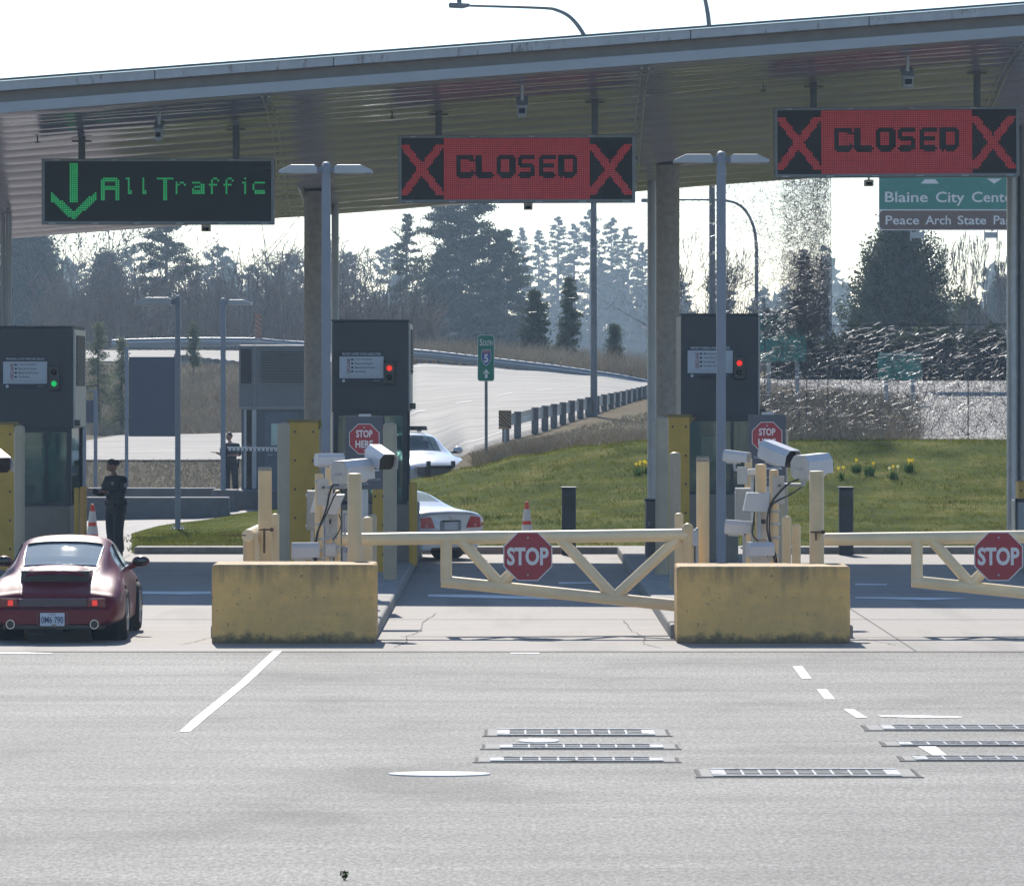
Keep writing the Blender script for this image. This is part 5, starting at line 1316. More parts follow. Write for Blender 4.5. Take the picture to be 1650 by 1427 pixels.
def highway_sign():
    d = 172; t = thing('highway_sign', G(1655, d), 'big green and brown highway sign reading Blaine City Center and Peace Arch State Park', 'highway sign'); o = t.location
    x = lambda p: X(p, d); z = lambda p: Z(p, d)
    mb = MB(o); mb.prism(rrect(x(1416), x(1712), z(371), z(180), .16), d, d+.04); pn = mb.build('panel', white_sign, t)
    mb = MB(o); mb.prism([(x(1417.3), z(337.3)), (x(1710.7), z(337.3)), (x(1710.7), z(182)), (x(1417.3), z(182))], d-.006, d-.001); mb.build('green_face', M('sign_green_big', (0.0, 0.17, 0.13), .4), pn)
    mb = MB(o); mb.prism(rrect(x(1417.3), x(1710.7), z(369.7), z(339.3), .13), d-.006, d-.001); mb.build('brown_face', brown_sign, pn)
    mb = MB(o); 
    for s, a, b_ in (('Blaine', 1426, 1495), ('City', 1508, 1554), ('Center', 1566, 1642)): text(mb, s, x(a), x(b_), d-.012, z(326 if 'y' not in s else 331.5), z(309), .012)
    for s, a, b_ in (('Peace', 1427, 1481), ('Arch', 1491, 1532), ('State', 1543, 1589), ('Park', 1601, 1640)): text(mb, s, x(a), x(b_), d-.012, z(362), z(347.5), .012)
    mb.prism([(x(1484), z(296)), (x(1513), z(296)), (x(1507), z(289)), (x(1490), z(289))], d-.012, d-.008)
    mb.prism([(x(1590), z(288)), (x(1602), z(296)), (x(1614), z(288))], d-.012, d-.008)
    mb.build('lettering', white_sign, pn)
    for px in (1478, 1597):
        mb = MB(o); mb.pbox(px-9, px+9, 374, 383, d-.9, d-.5); mb.pbox(px-11, px-9.2, 371.5, 388, d-.85, d-.75); mb.pbox(px+9.2, px+11, 371.5, 388, d-.85, d-.75); mb.box(x(px)-.03, x(px)+.03, d-.7, d+.1, z(373), z(372)); mb.build('sign_light', steel_pale, t)
    mb = MB(o); mb.cyl((x(1655), d+.35, o.z-.2), (x(1655), d+.35, z(178)), .22, n=12); mb.box(x(1430), x(1700), d+.06, d+.16, z(215), z(211)); mb.box(x(1430), x(1700), d+.06, d+.16, z(345), z(341)); mb.box(x(1650), x(1660), d+.06, d+.3, z(345), z(205)); mb.build('support', galv, t)
highway_sign()
def green_back(px0, px1, py0, py1, d, lb):
    t = thing('green_sign', G(.5*(px0+px1), d), lb, 'road sign', 'green signs behind the wire sculpture'); o = t.location
    mb = MB(o); mb.pbox(px0, px1, py0, py1, d, d+.03); mb.build('panel', M('teal_sign', (0.012, 0.22, 0.18), .5, var=.05), t)
    mb = MB(o)
    for px in (px0+(px1-px0)*.2, px1-(px1-px0)*.2): mb.box(X(px, d)-.06, X(px, d)+.06, d+.035, d+.12, o.z-.5, Z(py0, d))
    mb.build('post', galv, t)
    mb = MB(o); mb.pbox(px0+2, px1-2, py0+2, py0+4, d-.01, d-.002); mb.build('border', white_sign, t)
green_back(1224, 1300, 503, 582, 150, 'larger teal road sign behind the wires beside the right booth')
green_back(1414, 1486, 568, 612, 150, 'lower teal road sign behind the dark band of wires')

# ================================================================ GUARD RAILS
wood_grey = M('rail_post_wood', (0.15, 0.145, 0.14), .85, var=.25, vs=3)
rail_m = M('rail_steel', (0.40, 0.42, 0.44), .38, .75, var=.08, vs=2)
def guard_rail(path, d_of, pxs, label, hrail, wpost, hp=None, front=-1, rot_h=0.0):
    """path: px -> row of the rail's top edge; posts at pxs"""
    b = G(pxs[0], d_of(pxs[0])); t = thing('guard_rail', b, label, 'guard rail'); o = t.location
    xs = np.linspace(pxs[0]-2, pxs[-1]+2, 60)
    mb = MB(o); prof = [(0, 0), (.05, -.12), (.0, -.25), (.05, -.38), (.05, -.5), (.0, -.62), (.05, -.75), (.0, -.88), (0, -1)]
    V = []; Fq = []; m = len(prof)
    for i, px in enumerate(xs):
        d = d_of(px); p = W(px, path(px), d)
        for a, c_ in prof: V.append((p.x, p.y+front*(.09+a), p.z+c_*hrail))
        for a, c_ in prof: V.append((p.x, p.y+front*(.075+a), p.z+c_*hrail))
    m2 = 2*m
    for i in range(len(xs)-1):
        for k in range(m-1):
            Fq.append((i*m2+k, (i+1)*m2+k, (i+1)*m2+k+1, i*m2+k+1)); Fq.append((i*m2+m+k+1, (i+1)*m2+m+k+1, (i+1)*m2+m+k, i*m2+m+k))
        Fq.append((i*m2, i*m2+m, (i+1)*m2+m, (i+1)*m2)); Fq.append((i*m2+m-1, (i+1)*m2+m-1, (i+1)*m2+m2-1, i*m2+m2-1))
    mb.add(V, Fq); mb.build('rail', rail_m, t, smooth=50)
    first = None
    for px in pxs:
        d = d_of(px); p = W(px, path(px), d); z0 = gz(px, d)-.25
        mb = MB(o); mb.box(p.x-wpost/2, p.x+wpost/2, d-.05 if front < 0 else d-.09, d+.15 if front < 0 else d+.06, z0, p.z+.03); mb.build('post', wood_grey, t)
nd = lambda px: float(np.interp(px, [805, 850, 900, 950, 1000, 1050], [133, 137, 143, 150, 160, 174]))
ny = lambda px: float(np.interp(px, [805, 830, 862, 905, 950, 1000, 1050], [668, 665.5, 658, 650, 641, 632, 621]))
guard_rail(ny, nd, [815, 834, 862, 878, 892.5, 907, 921, 935, 948, 961, 973, 984, 994, 1003.5, 1012.5, 1021, 1029, 1036.5, 1043.5], 'guard rail on grey wooden posts climbing right beside the near edge of the road', .31, .19, front=1)
bd = lambda px: 217.5
by = lambda px: float(np.interp(px, [560, 660, 700, 760, 830, 900, 960, 1000, 1048], [553, 561.5, 565, 572, 580, 588.5, 597, 603, 612.5]))
guard_rail(by, bd, list(np.arange(566, 1050, 14.0)), 'long shiny guard rail along the far edge of the curving road', .40, .16)
ld = lambda px: 264.0
ly = lambda px: float(np.interp(px, [150, 200, 260, 330, 415, 450, 520, 560], [549, 546, 544.5, 543.5, 544, 547.5, 552, 554]))
guard_rail(ly, ld, list(np.arange(182, 556, 14.0)), 'shiny guard rail at the far edge of the upper road on the left', .46, .16)
l2 = lambda px: 245.0
y2 = lambda px: float(np.interp(px, [270, 300, 340, 390, 420], [570, 573, 578, 583, 585]))
guard_rail(y2, l2, list(np.arange(284, 420, 13.0)), 'dark backlit guard rail at the near edge of the upper road on the left', .34, .2, front=1)

# ================================================================ CONES, FLOWERS
def cone(px, py, d, lb):
    x = X(px, d); z0 = gz(px, d) if d > 93.2 else 0; h = Z(py, d)-z0
    t = thing('traffic_cone', (x, d, z0), lb, 'traffic cone', 'orange traffic cones with reflective bands')
    r = lambda z: .155-.125*z/h
    mb = MB(); mb.lathe([(r(0.03), .03), (r(h*.97), h*.97), (r(h)*.8, h), (.005, h+.004)], (0, 0, 0), 24); mb.build('cone_body', cone_orange, t, smooth=50)
    mb = MB(); mb.box(-.2, .2, -.2, .2, 0, .035); mb.build('base', cone_orange, t, bevel=.015)
    for a, b in ((.40, .57), (.64, .86)):
        mb = MB(); mb.lathe([(r(h*a)+.004, h*a), (r(h*b)+.004, h*b)], (0, 0, 0), 24); mb.build('reflective_band', cone_band, t, smooth=50)
cone(149, 812, 92.3, 'orange cone with pale bands standing beside the officer and the orange bollard')
cone(849, 808, 92.2, 'orange cone with pale bands standing behind the STOP sign of the middle gate')
leaf_daff = M_leaf('daffodil_leaf', (0.03, 0.075, 0.025), (0.06, 0.12, 0.035), .45)
petal_m = M_leaf('daffodil_petal', (0.85, 0.62, 0.02), (0.9, 0.72, 0.06), .4)
petal_w = M_leaf('pale_petal', (0.82, 0.78, 0.42), (0.85, 0.82, 0.55), .4)
def daffodils(px, d, wd, nfl, lb, pale=False, nl=60):
    d += random.uniform(-.5, .6)
    b = G(px, d); t = thing('daffodil_clump', b, lb, 'daffodils', 'daffodil clumps on the lawn'); t.scale = (.75, .75, .62)
    V = []; Fa = []
    for k in range(nl):
        x = random.gauss(0, wd*.45); y = random.gauss(0, .12); h = random.uniform(.18, .36); a = random.uniform(0, 6.28); w = .012
        lx, ly_ = random.gauss(0, .05), random.gauss(0, .05); n = len(V)
        V += [(x-w*math.cos(a), y-w*math.sin(a), -.02), (x+w*math.cos(a), y+w*math.sin(a), -.02), (x+lx*.4+w*math.cos(a), y+ly_*.4+w*math.sin(a), h*.6), (x+lx*.4-w*math.cos(a), y+ly_*.4-w*math.sin(a), h*.6), (x+lx, y+ly_, h)]
        Fa += [(n, n+1, n+2, n+3), (n+3, n+2, n+4, n+4)]
    Fa = [f if f[2] != f[3] else (f[0], f[1], f[2]) for f in Fa]
    mb = MB(); mb.add(V, Fa); mb.build('leaves', leaf_daff, t)
    for k in range(nfl):
        x = random.uniform(-wd, wd)*.8; y = random.gauss(0, .1); h = random.uniform(.36, .46)
        mb = MB(); mb.cyl((x, y, 0), (x, y, h), .006, n=5)
        c = Vector((x, y-.03, h)); 
        yaw = random.uniform(-.8, .8); R = Matrix.Rotation(yaw, 3, 'Z') @ Matrix.Rotation(-.15, 3, 'X')
        n0 = len(mb.v)
        for q in range(6):
            a = q*math.pi/3; pts = [Vector((0, 0, 0)), Vector((math.cos(a-.35)*.035, -.004, math.sin(a-.35)*.035)), Vector((math.cos(a)*.068, 0, math.sin(a)*.068)), Vector((math.cos(a+.35)*.035, -.004, math.sin(a+.35)*.035))]
            mb.add([c+R@p for p in pts], [(0, 1, 2, 3)])
        ring = [[c+R@Vector((rr*math.cos(a), yy, rr*math.sin(a))) for a in np.linspace(0, 2*math.pi, 9)[:-1]] for rr, yy in ((.02, 0), (.024, -.035), (.03, -.045))]
        for i in range(2):
            mb.add(ring[i]+ring[i+1], [(j, (j+1) % 8, 8+(j+1) % 8, 8+j) for j in range(8)])
        mb.build('flower', petal_w if pale and k % 2 == 0 else petal_m, t)
daffodils(1026, 107.8, .13, 3, 'yellow daffodil clump left of the right column', nl=40)
daffodils(1040, 107.5, .10, 3, 'yellow daffodil clump half hidden by the right column', nl=40)
daffodils(1319, 107.3, .10, 3, 'pale and yellow daffodil clump just right of the right catch post', True, 34)
daffodils(1337, 108.1, .09, 1, 'thin daffodil clump with one yellow flower right of the pale ones', False, 20)
daffodils(1355, 107.7, .10, 2, 'thin daffodil clump with bright flowers over the navy post', False, 24)
daffodils(1380, 107.6, .14, 1, 'leafy daffodil clump with one low flower right of the navy post', False, 70)
daffodils(1402, 107.7, .16, 1, 'leafy daffodil clump nearly without flowers, in the middle of the right bed', False, 80)
daffodils(1440, 107.5, .17, 3, 'leafy daffodil clump with a pale flower near the right end of the bed', True, 70)
daffodils(1464, 107.8, .16, 4, 'daffodil clump with the brightest yellow flowers at the right end of the bed', False, 70)
# ================================================================ CARS
def hermite(ts, P, q):
    """smooth curve through P (K,...) at parameters ts, evaluated at q; limited tangents so it never overshoots badly"""
    ts = np.asarray(ts, float); P = np.asarray(P, float); K = len(ts)
    dlt = (P[1:]-P[:-1])/(ts[1:]-ts[:-1]).reshape((-1,)+(1,)*(P.ndim-1))
    T = np.zeros_like(P); T[0] = dlt[0]; T[-1] = dlt[-1]
    a, b = dlt[:-1], dlt[1:]
    T[1:-1] = np.where(a*b > 0, 2*a*b/(a+b+1e-12*np.sign(a+b+1e-30)), 0)*.6 + .4*np.where(a*b > 0, .5*(a+b), 0)
    i = np.clip(np.searchsorted(ts, q)-1, 0, K-2); h = ts[i+1]-ts[i]; s = (q-ts[i])/h
    sh = (-1,)+(1,)*(P.ndim-1); s = s.reshape(sh); h = h.reshape(sh)
    return (2*s**3-3*s**2+1)*P[i]+(s**3-2*s**2+s)*h*T[i]+(-2*s**3+3*s**2)*P[i+1]+(s**3-s**2)*h*T[i+1]

def car_shell(t, secs, paint, glass_fn, wheels, wr, ny=150, sub=5, glass=None, cap=True):
    ys = np.array([s[0] for s in secs]); P = np.array([s[1] for s in secs], float)      # (K,9,2)
    yq = np.unique(np.concatenate([np.linspace(ys[0], ys[-1], ny), ys]))
    A = hermite(ys, P, yq)                                                               # (ny,9,2)
    nvp = P.shape[1]; vq = np.linspace(0, nvp-1, (nvp-1)*sub+1)
    B = hermite(np.arange(nvp), np.swapaxes(A, 0, 1), vq); B = np.swapaxes(B, 0, 1)      # (ny,nv,2)
    nv = B.shape[1]; nyy = len(yq)
    full = np.concatenate([B, (B*np.array([-1, 1]))[:, -2::-1]], 1); vfull = np.concatenate([vq, vq[-2::-1]])
    nf = full.shape[1]
    V = [(full[i, j, 0], yq[i], full[i, j, 1]) for i in range(nyy) for j in range(nf)]
    body = []; gl = {}
    for i in range(nyy-1):
        for j in range(nf-1):
            yc = .5*(yq[i]+yq[i+1]); vc = .5*(vfull[j]+vfull[j+1]); p = .25*(np.array(V[i*nf+j])+np.array(V[i*nf+j+1])+np.array(V[(i+1)*nf+j])+np.array(V[(i+1)*nf+j+1]))
            f = (i*nf+j, i*nf+j+1, (i+1)*nf+j+1, (i+1)*nf+j)
            skip = False
            for wy, wz in wheels:
                if abs(p[0]) > .45 and vc < 3.6 and (p[1]-wy)**2+(p[2]-wz)**2 < (wr*1.13)**2: skip = True
            if skip: continue
            k = glass_fn(yc, vc, p[0])
            if k: gl.setdefault(k, []).append(f)
            else: body.append(f)
    for i in range(nyy-1):      # floor
        if not any(abs(.5*(yq[i]+yq[i+1])-wy) < wr*1.1 for wy, wz in wheels): body.append((i*nf, (i+1)*nf, (i+1)*nf+nf-1, i*nf+nf-1))
    if cap:
        body.append(tuple(range(nf))[::-1]); body.append(tuple((nyy-1)*nf+j for j in range(nf)))
    mb = MB(); mb.add(V, body); bo = mb.build('body', paint, t, smooth=38)
    for k, fs in gl.items():
        used = sorted({q for f in fs for q in f}); mp = {q: n for n, q in enumerate(used)}
        mb = MB(); mb.add([V[q] for q in used], [tuple(mp[q] for q in f) for f in fs])
        mb.build(k.rstrip('0123456789'), glass or car_glass, t, smooth=60)
    def surf(y, v, side=1, off=.006):
        a = hermite(np.arange(nvp), np.swapaxes(hermite(ys, P, np.array([y])), 0, 1), np.array([v]))[0, 0]
        return Vector((a[0]*side, y, a[1]))
    return bo, surf, (yq, B, vq)
def wheel(t, x, y, r, w, side, name='wheel'):
    mb = MB(); prof = [(r*.62, -w/2+.01), (r*.9, -w/2), (r*.985, -w/2+.03), (r, 0), (r*.985, w/2-.03), (r*.9, w/2), (r*.62, w/2-.01)]
    mb.lathe(prof, (0, 0, 0), 32); mb.tf(Matrix.Translation((x, y, r)) @ Matrix.Rotation(math.radians(90)*side, 4, 'Y')); wl_ = mb.build(name, tyre_m, t, smooth=50)
    mb = MB(); mb.lathe([(r*.64, -.02), (r*.64, .005), (r*.6, .012), (r*.56, -.02), (r*.15, .0), (r*.12, .015), (.005, .016)], (0, 0, w/2-.015), 28)
    for k in range(5):
        a = 2*math.pi*k/5; mb.obox((r*.37*math.cos(a), r*.37*math.sin(a), w/2-.012), r*.46, r*.13, .02, Matrix.Rotation(a, 3, 'Z'))
    mb.tf(Matrix.Translation((x, y, r)) @ Matrix.Rotation(math.radians(90)*side, 4, 'Y')); mb.build('rim', rim_m, wl_, smooth=40)
    mb = MB(); mb.lathe([(r*1.1, -.32), (r*1.1, w/2-.10)], (0, 0, 0), 24); mb.tf(Matrix.Translation((x, y, r)) @ Matrix.Rotation(math.radians(90)*side, 4, 'Y')); mb.build('wheel_arch', black_p, t, smooth=50)

maroon = M('maroon_paint', (0.14, 0.007, 0.017), 0.42, .05, var=.03, coat=.18, spec=.3)
maroon_dk = M('maroon_shade_trim', (0.10, 0.010, 0.02), 0.35, .2, var=.03, coat=.6)  # darker maroon than the body
white_car = M('white_car_paint', (0.62, 0.64, 0.68), 0.28, .15, var=.02, coat=1.0)
police_w = M('patrol_white_paint', (0.46, 0.47, 0.50), 0.28, 0, var=.02, coat=1.0)
dim_red = M('dim_lamp_red', (0.14, 0.008, 0.014), .12, var=.08, coat=1)
light_red = M('tail_light_red', (0.50, 0.02, 0.03), .12, var=.08, coat=1)
brake_on = M('brake_light_on', (0.5, 0.02, 0.02), .2, emit=(1.0, 0.055, 0.04), es=.36)
band_m = M('reflector_band', (0.022, 0.016, 0.040), .15, coat=1, var=.1)
seat_m = M('seat_cloth', (0.02, 0.02, 0.022), .8)
head_l = M('headlight_glass', (0.25, 0.27, 0.3), .08, coat=1, var=.1)

def red_car():
    d = 60.0; t = thing('sports_car', (X(84.5, d), d, 0), 'maroon coupe with a rear spoiler and lit brake lights waiting in the left lane', 'car'); t.scale = (.94, 1, 1)
    S = [
     (0.00, [(.58,.23),(.66,.26),(.70,.31),(.71,.355),(.68,.385),(.52,.395),(.36,.40),(.18,.402),(0,.403)]),
     (0.035,[(.59,.22),(.69,.255),(.735,.32),(.74,.38),(.72,.42),(.56,.43),(.40,.435),(.2,.437),(0,.438)]),
     (0.08, [(.62,.21),(.74,.26),(.79,.36),(.785,.44),(.74,.515),(.56,.535),(.40,.545),(.2,.548),(0,.55)]),
     (0.20, [(.63,.205),(.78,.26),(.83,.39),(.82,.50),(.755,.575),(.57,.605),(.43,.62),(.2,.63),(0,.635)]),
     (0.40, [(.65,.20),(.82,.27),(.862,.44),(.845,.56),(.765,.655),(.58,.69),(.44,.71),(.22,.72),(0,.725)]),
     (0.70, [(.66,.19),(.84,.27),(.872,.47),(.845,.61),(.765,.72),(.60,.765),(.46,.79),(.22,.805),(0,.81)]),
     (1.00, [(.66,.18),(.84,.25),(.868,.47),(.84,.62),(.755,.745),(.62,.805),(.505,.855),(.25,.875),(0,.88)]),
     (1.30, [(.66,.18),(.82,.22),(.85,.45),(.825,.62),(.75,.765),(.635,.855),(.525,.955),(.27,.985),(0,.99)]),
     (1.75, [(.66,.18),(.80,.20),(.825,.42),(.805,.62),(.75,.78),(.645,.92),(.54,1.075),(.29,1.125),(0,1.135)]),
     (2.15, [(.66,.18),(.79,.20),(.815,.42),(.80,.62),(.75,.785),(.65,.95),(.54,1.14),(.3,1.20),(0,1.215)]),
     (2.60, [(.66,.18),(.79,.20),(.815,.42),(.80,.62),(.75,.785),(.65,.95),(.53,1.125),(.3,1.185),(0,1.20)]),
     (3.00, [(.66,.18),(.80,.22),(.82,.44),(.80,.64),(.74,.775),(.65,.88),(.55,.98),(.3,1.04),(0,1.055)]),
     (3.35, [(.66,.18),(.80,.24),(.83,.45),(.80,.64),(.72,.755),(.61,.79),(.5,.81),(.3,.825),(0,.83)]),
     (3.85, [(.60,.18),(.74,.25),(.78,.42),(.75,.58),(.67,.655),(.5,.65),(.4,.65),(.2,.655),(0,.66)]),
     (4.22, [(.5,.2),(.6,.28),(.64,.38),(.62,.46),(.55,.5),(.42,.51),(.32,.515),(.16,.52),(0,.52)])]
    def gfn(y, v, x):
        if 1.04 < y < 1.72 and v > 6.25: return 'rear_window'
        if 2.62 < y < 3.26 and v > 6.2: return 'windscreen'
        if 4.3 < v < 5.75 and 1.62+(v-4.3)*.05 < y < 2.98-(v-4.3)*.22 and not 2.0 < y < 2.05: return 'side_window'+('1' if x > 0 else '2')
        return None
    bo, surf, _ = car_shell(t, S, maroon, gfn, [(.98, .30), (3.25, .30)], .31)
    for x, y, w in ((.745, .98, .25), (.745, 3.25, .22)):
        for s in (1, -1): wheel(t, x*s, y, .305, w, s)
    # windows' dark surround
    def strip(path, r, name, mat, par=None):
        mb = MB(); mb.tube(path, r, 6); return mb.build(name, mat, t if par is None else par, smooth=60)
    strip([surf(y, 8, 1)+Vector((0, 0, .004)) for y in ()] or [surf(1.74, v, 1)+Vector((0, 0, .006)) for v in np.linspace(6.3, 8, 8)]+[surf(1.74, v, -1)+Vector((0, 0, .006)) for v in np.linspace(8, 6.3, 8)], .020, 'window_trim', black_p)
    strip([surf(y, 6.22, 1) for y in np.linspace(1.03, 1.73, 8)], .008, 'window_trim', chrome_m); strip([surf(y, 6.22, -1) for y in np.linspace(1.03, 1.73, 8)], .008, 'window_trim', chrome_m)
    strip([surf(1.03, v, 1)+Vector((0, 0, .004)) for v in np.linspace(6.2, 8, 8)]+[surf(1.03, v, -1)+Vector((0, 0, .004)) for v in np.linspace(8, 6.2, 8)], .010, 'window_trim', chrome_m)
    for s in (1, -1):
        strip([surf(y, 4.24, s)+Vector((.004*s, 0, 0)) for y in np.linspace(1.55, 3.0, 10)], .012, 'side_trim', chrome_m)
        strip([surf(2.03, v, s)+Vector((.003*s, 0, 0)) for v in np.linspace(4.2, 5.8, 6)], .020, 'window_pillar', black_p)
    # engine lid shut line and spoiler
    for s in (1, -1): strip([surf(y, 6.0, s)+Vector((0, 0, .001)) for y in np.linspace(.10, 1.0, 10)], .005, 'shut_line', black_p)
    mb = MB(); n = 24; V = []; Fq = []
    prof = [(.30, .80), (.33, .842), (.42, .862), (.70, .878), (.98, .888), (1.0, .88), (.98, .866), (.70, .852), (.42, .835), (.34, .81)]
    for i in range(n+1):
        u = -1+2*i/n; e = abs(u)**4
        for y, z in prof: V.append((.445*u, y+.14*e, z-.05*e-.012*u*u))
    m = len(prof)
    for i in range(n):
        for k in range(m): Fq.append((i*m+k, i*m+(k+1) % m, (i+1)*m+(k+1) % m, (i+1)*m+k))
    Fq += [tuple(range(m))[::-1], tuple(n*m+k for k in range(m))]
    mb.add(V, Fq); sp = mb.build('spoiler', maroon, t, smooth=50)
    mb = MB(); mb.prism([(-.41, .70), (.41, .70), (.43, .84), (-.43, .84)], .39, .95); mb.build('spoiler_bellows', black_p, sp)
    mb = MB()
    for q in range(9): mb.box(-.39, .39, .375, .389, .715+q*.012, .720+q*.012)
    mb.build('engine_grille', M('grille_metal', (.03, .03, .033), .5), sp)
    mb = MB(); mb.add([(-.37, .10, .558), (.37, .10, .558), (.40, .36, .705), (-.40, .36, .705)], [(0, 1, 2, 3)])
    # lid recess
    mb2 = MB(); mb2.prism([(-.36, .557), (.36, .557), (.36, .57), (-.36, .57)], .085, .10); mb2.build('lid_lip', maroon, t, bevel=.004)
    # light band
    mb = MB(); mb.prism([(-.43, .428), (.43, .428), (.43, .525), (-.43, .525)], .016, .075); mb.build('reflector_band', band_m, t, bevel=.006)
    for s in (1, -1):
        pts = [(.435*s, .426), (.665*s, .422), (.66*s, .53), (.435*s, .526)]
        if s < 0: pts = pts[::-1]
        mb = MB(); mb.prism(pts, .016, .10); tlt = mb.build('tail_light', dim_red, t, bevel=.006)
        a, b = sorted((.495*s, .56*s)); mb = MB(); mb.box(a, b, .008, .0155, .442, .508); mb.build('brake_lamp', brake_on, tlt, bevel=.003)
        pts = [(.68*s, .425), (.80*s, .43), (.79*s, .53), (.68*s, .53)]
        if s < 0: pts = pts[::-1]
        mb = MB(); V = [surf(y, v, s)+Vector((.006*s, -.006, .0)) for y in np.linspace(.09, .30, 5) for v in np.linspace(2.7, 3.5, 5)]
        # exhaust and mirrors
        mb = MB(); mb.lathe([(.052, 0), (.056, .0), (.056, .16), (.045, .16), (.045, .02)], (0, 0, 0), 20); mb.tf(Matrix.Translation((s*.525, -.02, .225)) @ Matrix.Rotation(math.radians(-90), 4, 'X')); ex = mb.build('exhaust_tip', chrome_m, t, smooth=40)
        mb = MB(); mb.cyl((s*.525, -.0235, .225), (s*.525, .03, .225), .046, n=16); mb.build('exhaust_bore', black_p, ex)
        mb = MB(); mb.ell((s*.895, 2.72, .875), .115, .06, .068, 20, 12); mr = mb.build('mirror', maroon, t, smooth=180)
        mb = MB(); mb.tf(Matrix.Identity(4)); mb.ell((s*.895, 2.668, .875), .098, .014, .055, 20, 8); mb.build('mirror_glass', dark_glass, mr, smooth=180)
        mb = MB(); mb.obox((s*.785, 2.78, .82), .12, .10, .07, Matrix.Rotation(-.4*s, 3, 'Y')); mb.build('mirror_arm', maroon, mr, bevel=.01)
    # bumper, plate, underside
    mb = MB(); mb.tube([(-.60, -.002, .402), (.60, -.002, .402)], .006, 6); mb.build('bumper_seam', black_p, t)
    mb = MB()
    mb.box(-.20, -.17, -.012, .0, .215, .37); mb.box(.17, .20, -.012, 0, .215, .37); mb.build('plate_recess', maroon_dk, t, bevel=.004)
    mb = MB(); mb.box(-.153, .153, -.02, -.004, .205, .36); pl = mb.build('licence_plate', M('plate_white', (.52, .56, .62), .4), t, bevel=.004)
    mb = MB(); text(mb, '0M6 790', -.138, .138, -.0235, .238, .318, .015); text(mb, 'COLUMBIA', -.045, .045, -.0235, .334, .348, .01)
    mb.build('plate_lettering', M('plate_blue', (.035, .05, .12), .5), pl)
    mb = MB(); mb.box(-.01, .05, -.024, -.0225, .212, .226); mb.build('plate_sticker', M('sticker', (.25, .17, .02), .5), pl)
    mb = MB(); mb.box(-.62, .62, .06, .95, .155, .232); mb.box(-.33, -.1, .1, .5, .12, .154); mb.box(.12, .3, .1, .5, .125, .154); mb.build('underbody', black_p, t, bevel=.02)
    # cabin
    mb = MB(); mb.box(-.6, .6, 1.05, 3.2, .42, .62); mb.box(-.55, .55, 1.1, 1.7, .62, .80); mb.box(-.6, .6, 3.0, 3.25, .62, .78); mb.build('interior', seat_m, t)
    for s in (1, -1):
        mb = MB(); mb.obox((s*.33, 2.02, .80), .42, .14, .46, Matrix.Rotation(.2, 3, 'X')); mb.obox((s*.33, 1.97, 1.05), .24, .09, .13); mb.build('seat', seat_m, t, bevel=.04)
    mb = MB(); mb.box(-.09, .09, 2.85, 2.87, 1.045, 1.09); mb.build('inner_mirror', black_p, t)
red_car()

SED = [
 (0.00, [(.58,.34),(.66,.40),(.70,.55),(.70,.72),(.66,.86),(.50,.905),(.40,.92),(.2,.93),(0,.935)]),
 (0.06, [(.64,.28),(.76,.35),(.80,.55),(.795,.75),(.72,.90),(.56,.955),(.43,.975),(.2,.985),(0,.99)]),
 (0.25, [(.66,.24),(.82,.31),(.86,.55),(.85,.78),(.76,.935),(.60,.985),(.46,1.005),(.22,1.015),(0,1.02)]),
 (0.65, [(.70,.20),(.86,.28),(.895,.55),(.875,.80),(.79,.945),(.65,1.01),(.50,1.045),(.25,1.06),(0,1.065)]),
 (0.95, [(.70,.19),(.87,.26),(.90,.55),(.88,.80),(.80,.955),(.67,1.07),(.54,1.13),(.27,1.155),(0,1.16)]),
 (1.55, [(.70,.18),(.87,.24),(.90,.53),(.88,.80),(.80,.96),(.68,1.17),(.57,1.325),(.29,1.385),(0,1.40)]),
 (2.20, [(.70,.18),(.87,.24),(.90,.53),(.88,.80),(.80,.96),(.69,1.20),(.58,1.375),(.3,1.435),(0,1.45)]),
 (2.85, [(.70,.18),(.87,.24),(.90,.53),(.88,.80),(.80,.955),(.68,1.16),(.56,1.315),(.3,1.375),(0,1.39)]),
 (3.60, [(.70,.19),(.87,.26),(.90,.54),(.87,.79),(.77,.91),(.65,.965),(.5,1.0),(.26,1.02),(0,1.03)]),
 (4.20, [(.68,.22),(.83,.29),(.86,.5),(.83,.70),(.73,.82),(.58,.865),(.45,.88),(.22,.895),(0,.90)]),
 (4.62, [(.64,.24),(.76,.30),(.79,.46),(.77,.60),(.69,.70),(.55,.735),(.42,.75),(.2,.76),(0,.765)]),
 (4.74, [(.58,.28),(.66,.34),(.69,.45),(.67,.56),(.61,.64),(.48,.665),(.36,.675),(.18,.68),(0,.683)])]
def sed_glass(y, v, x):
    if .98 < y < 1.50 and v > 6.15: return 'rear_window'
    if 2.92 < y < 3.58 and v > 6.15: return 'windscreen'
    if 4.25 < v < 5.8 and 1.15+(v-4.25)*.35 < y < 3.35-(v-4.25)*.35 and not 2.12 < y < 2.22: return 'side_window'+('1' if x > 0 else '2')
    return None
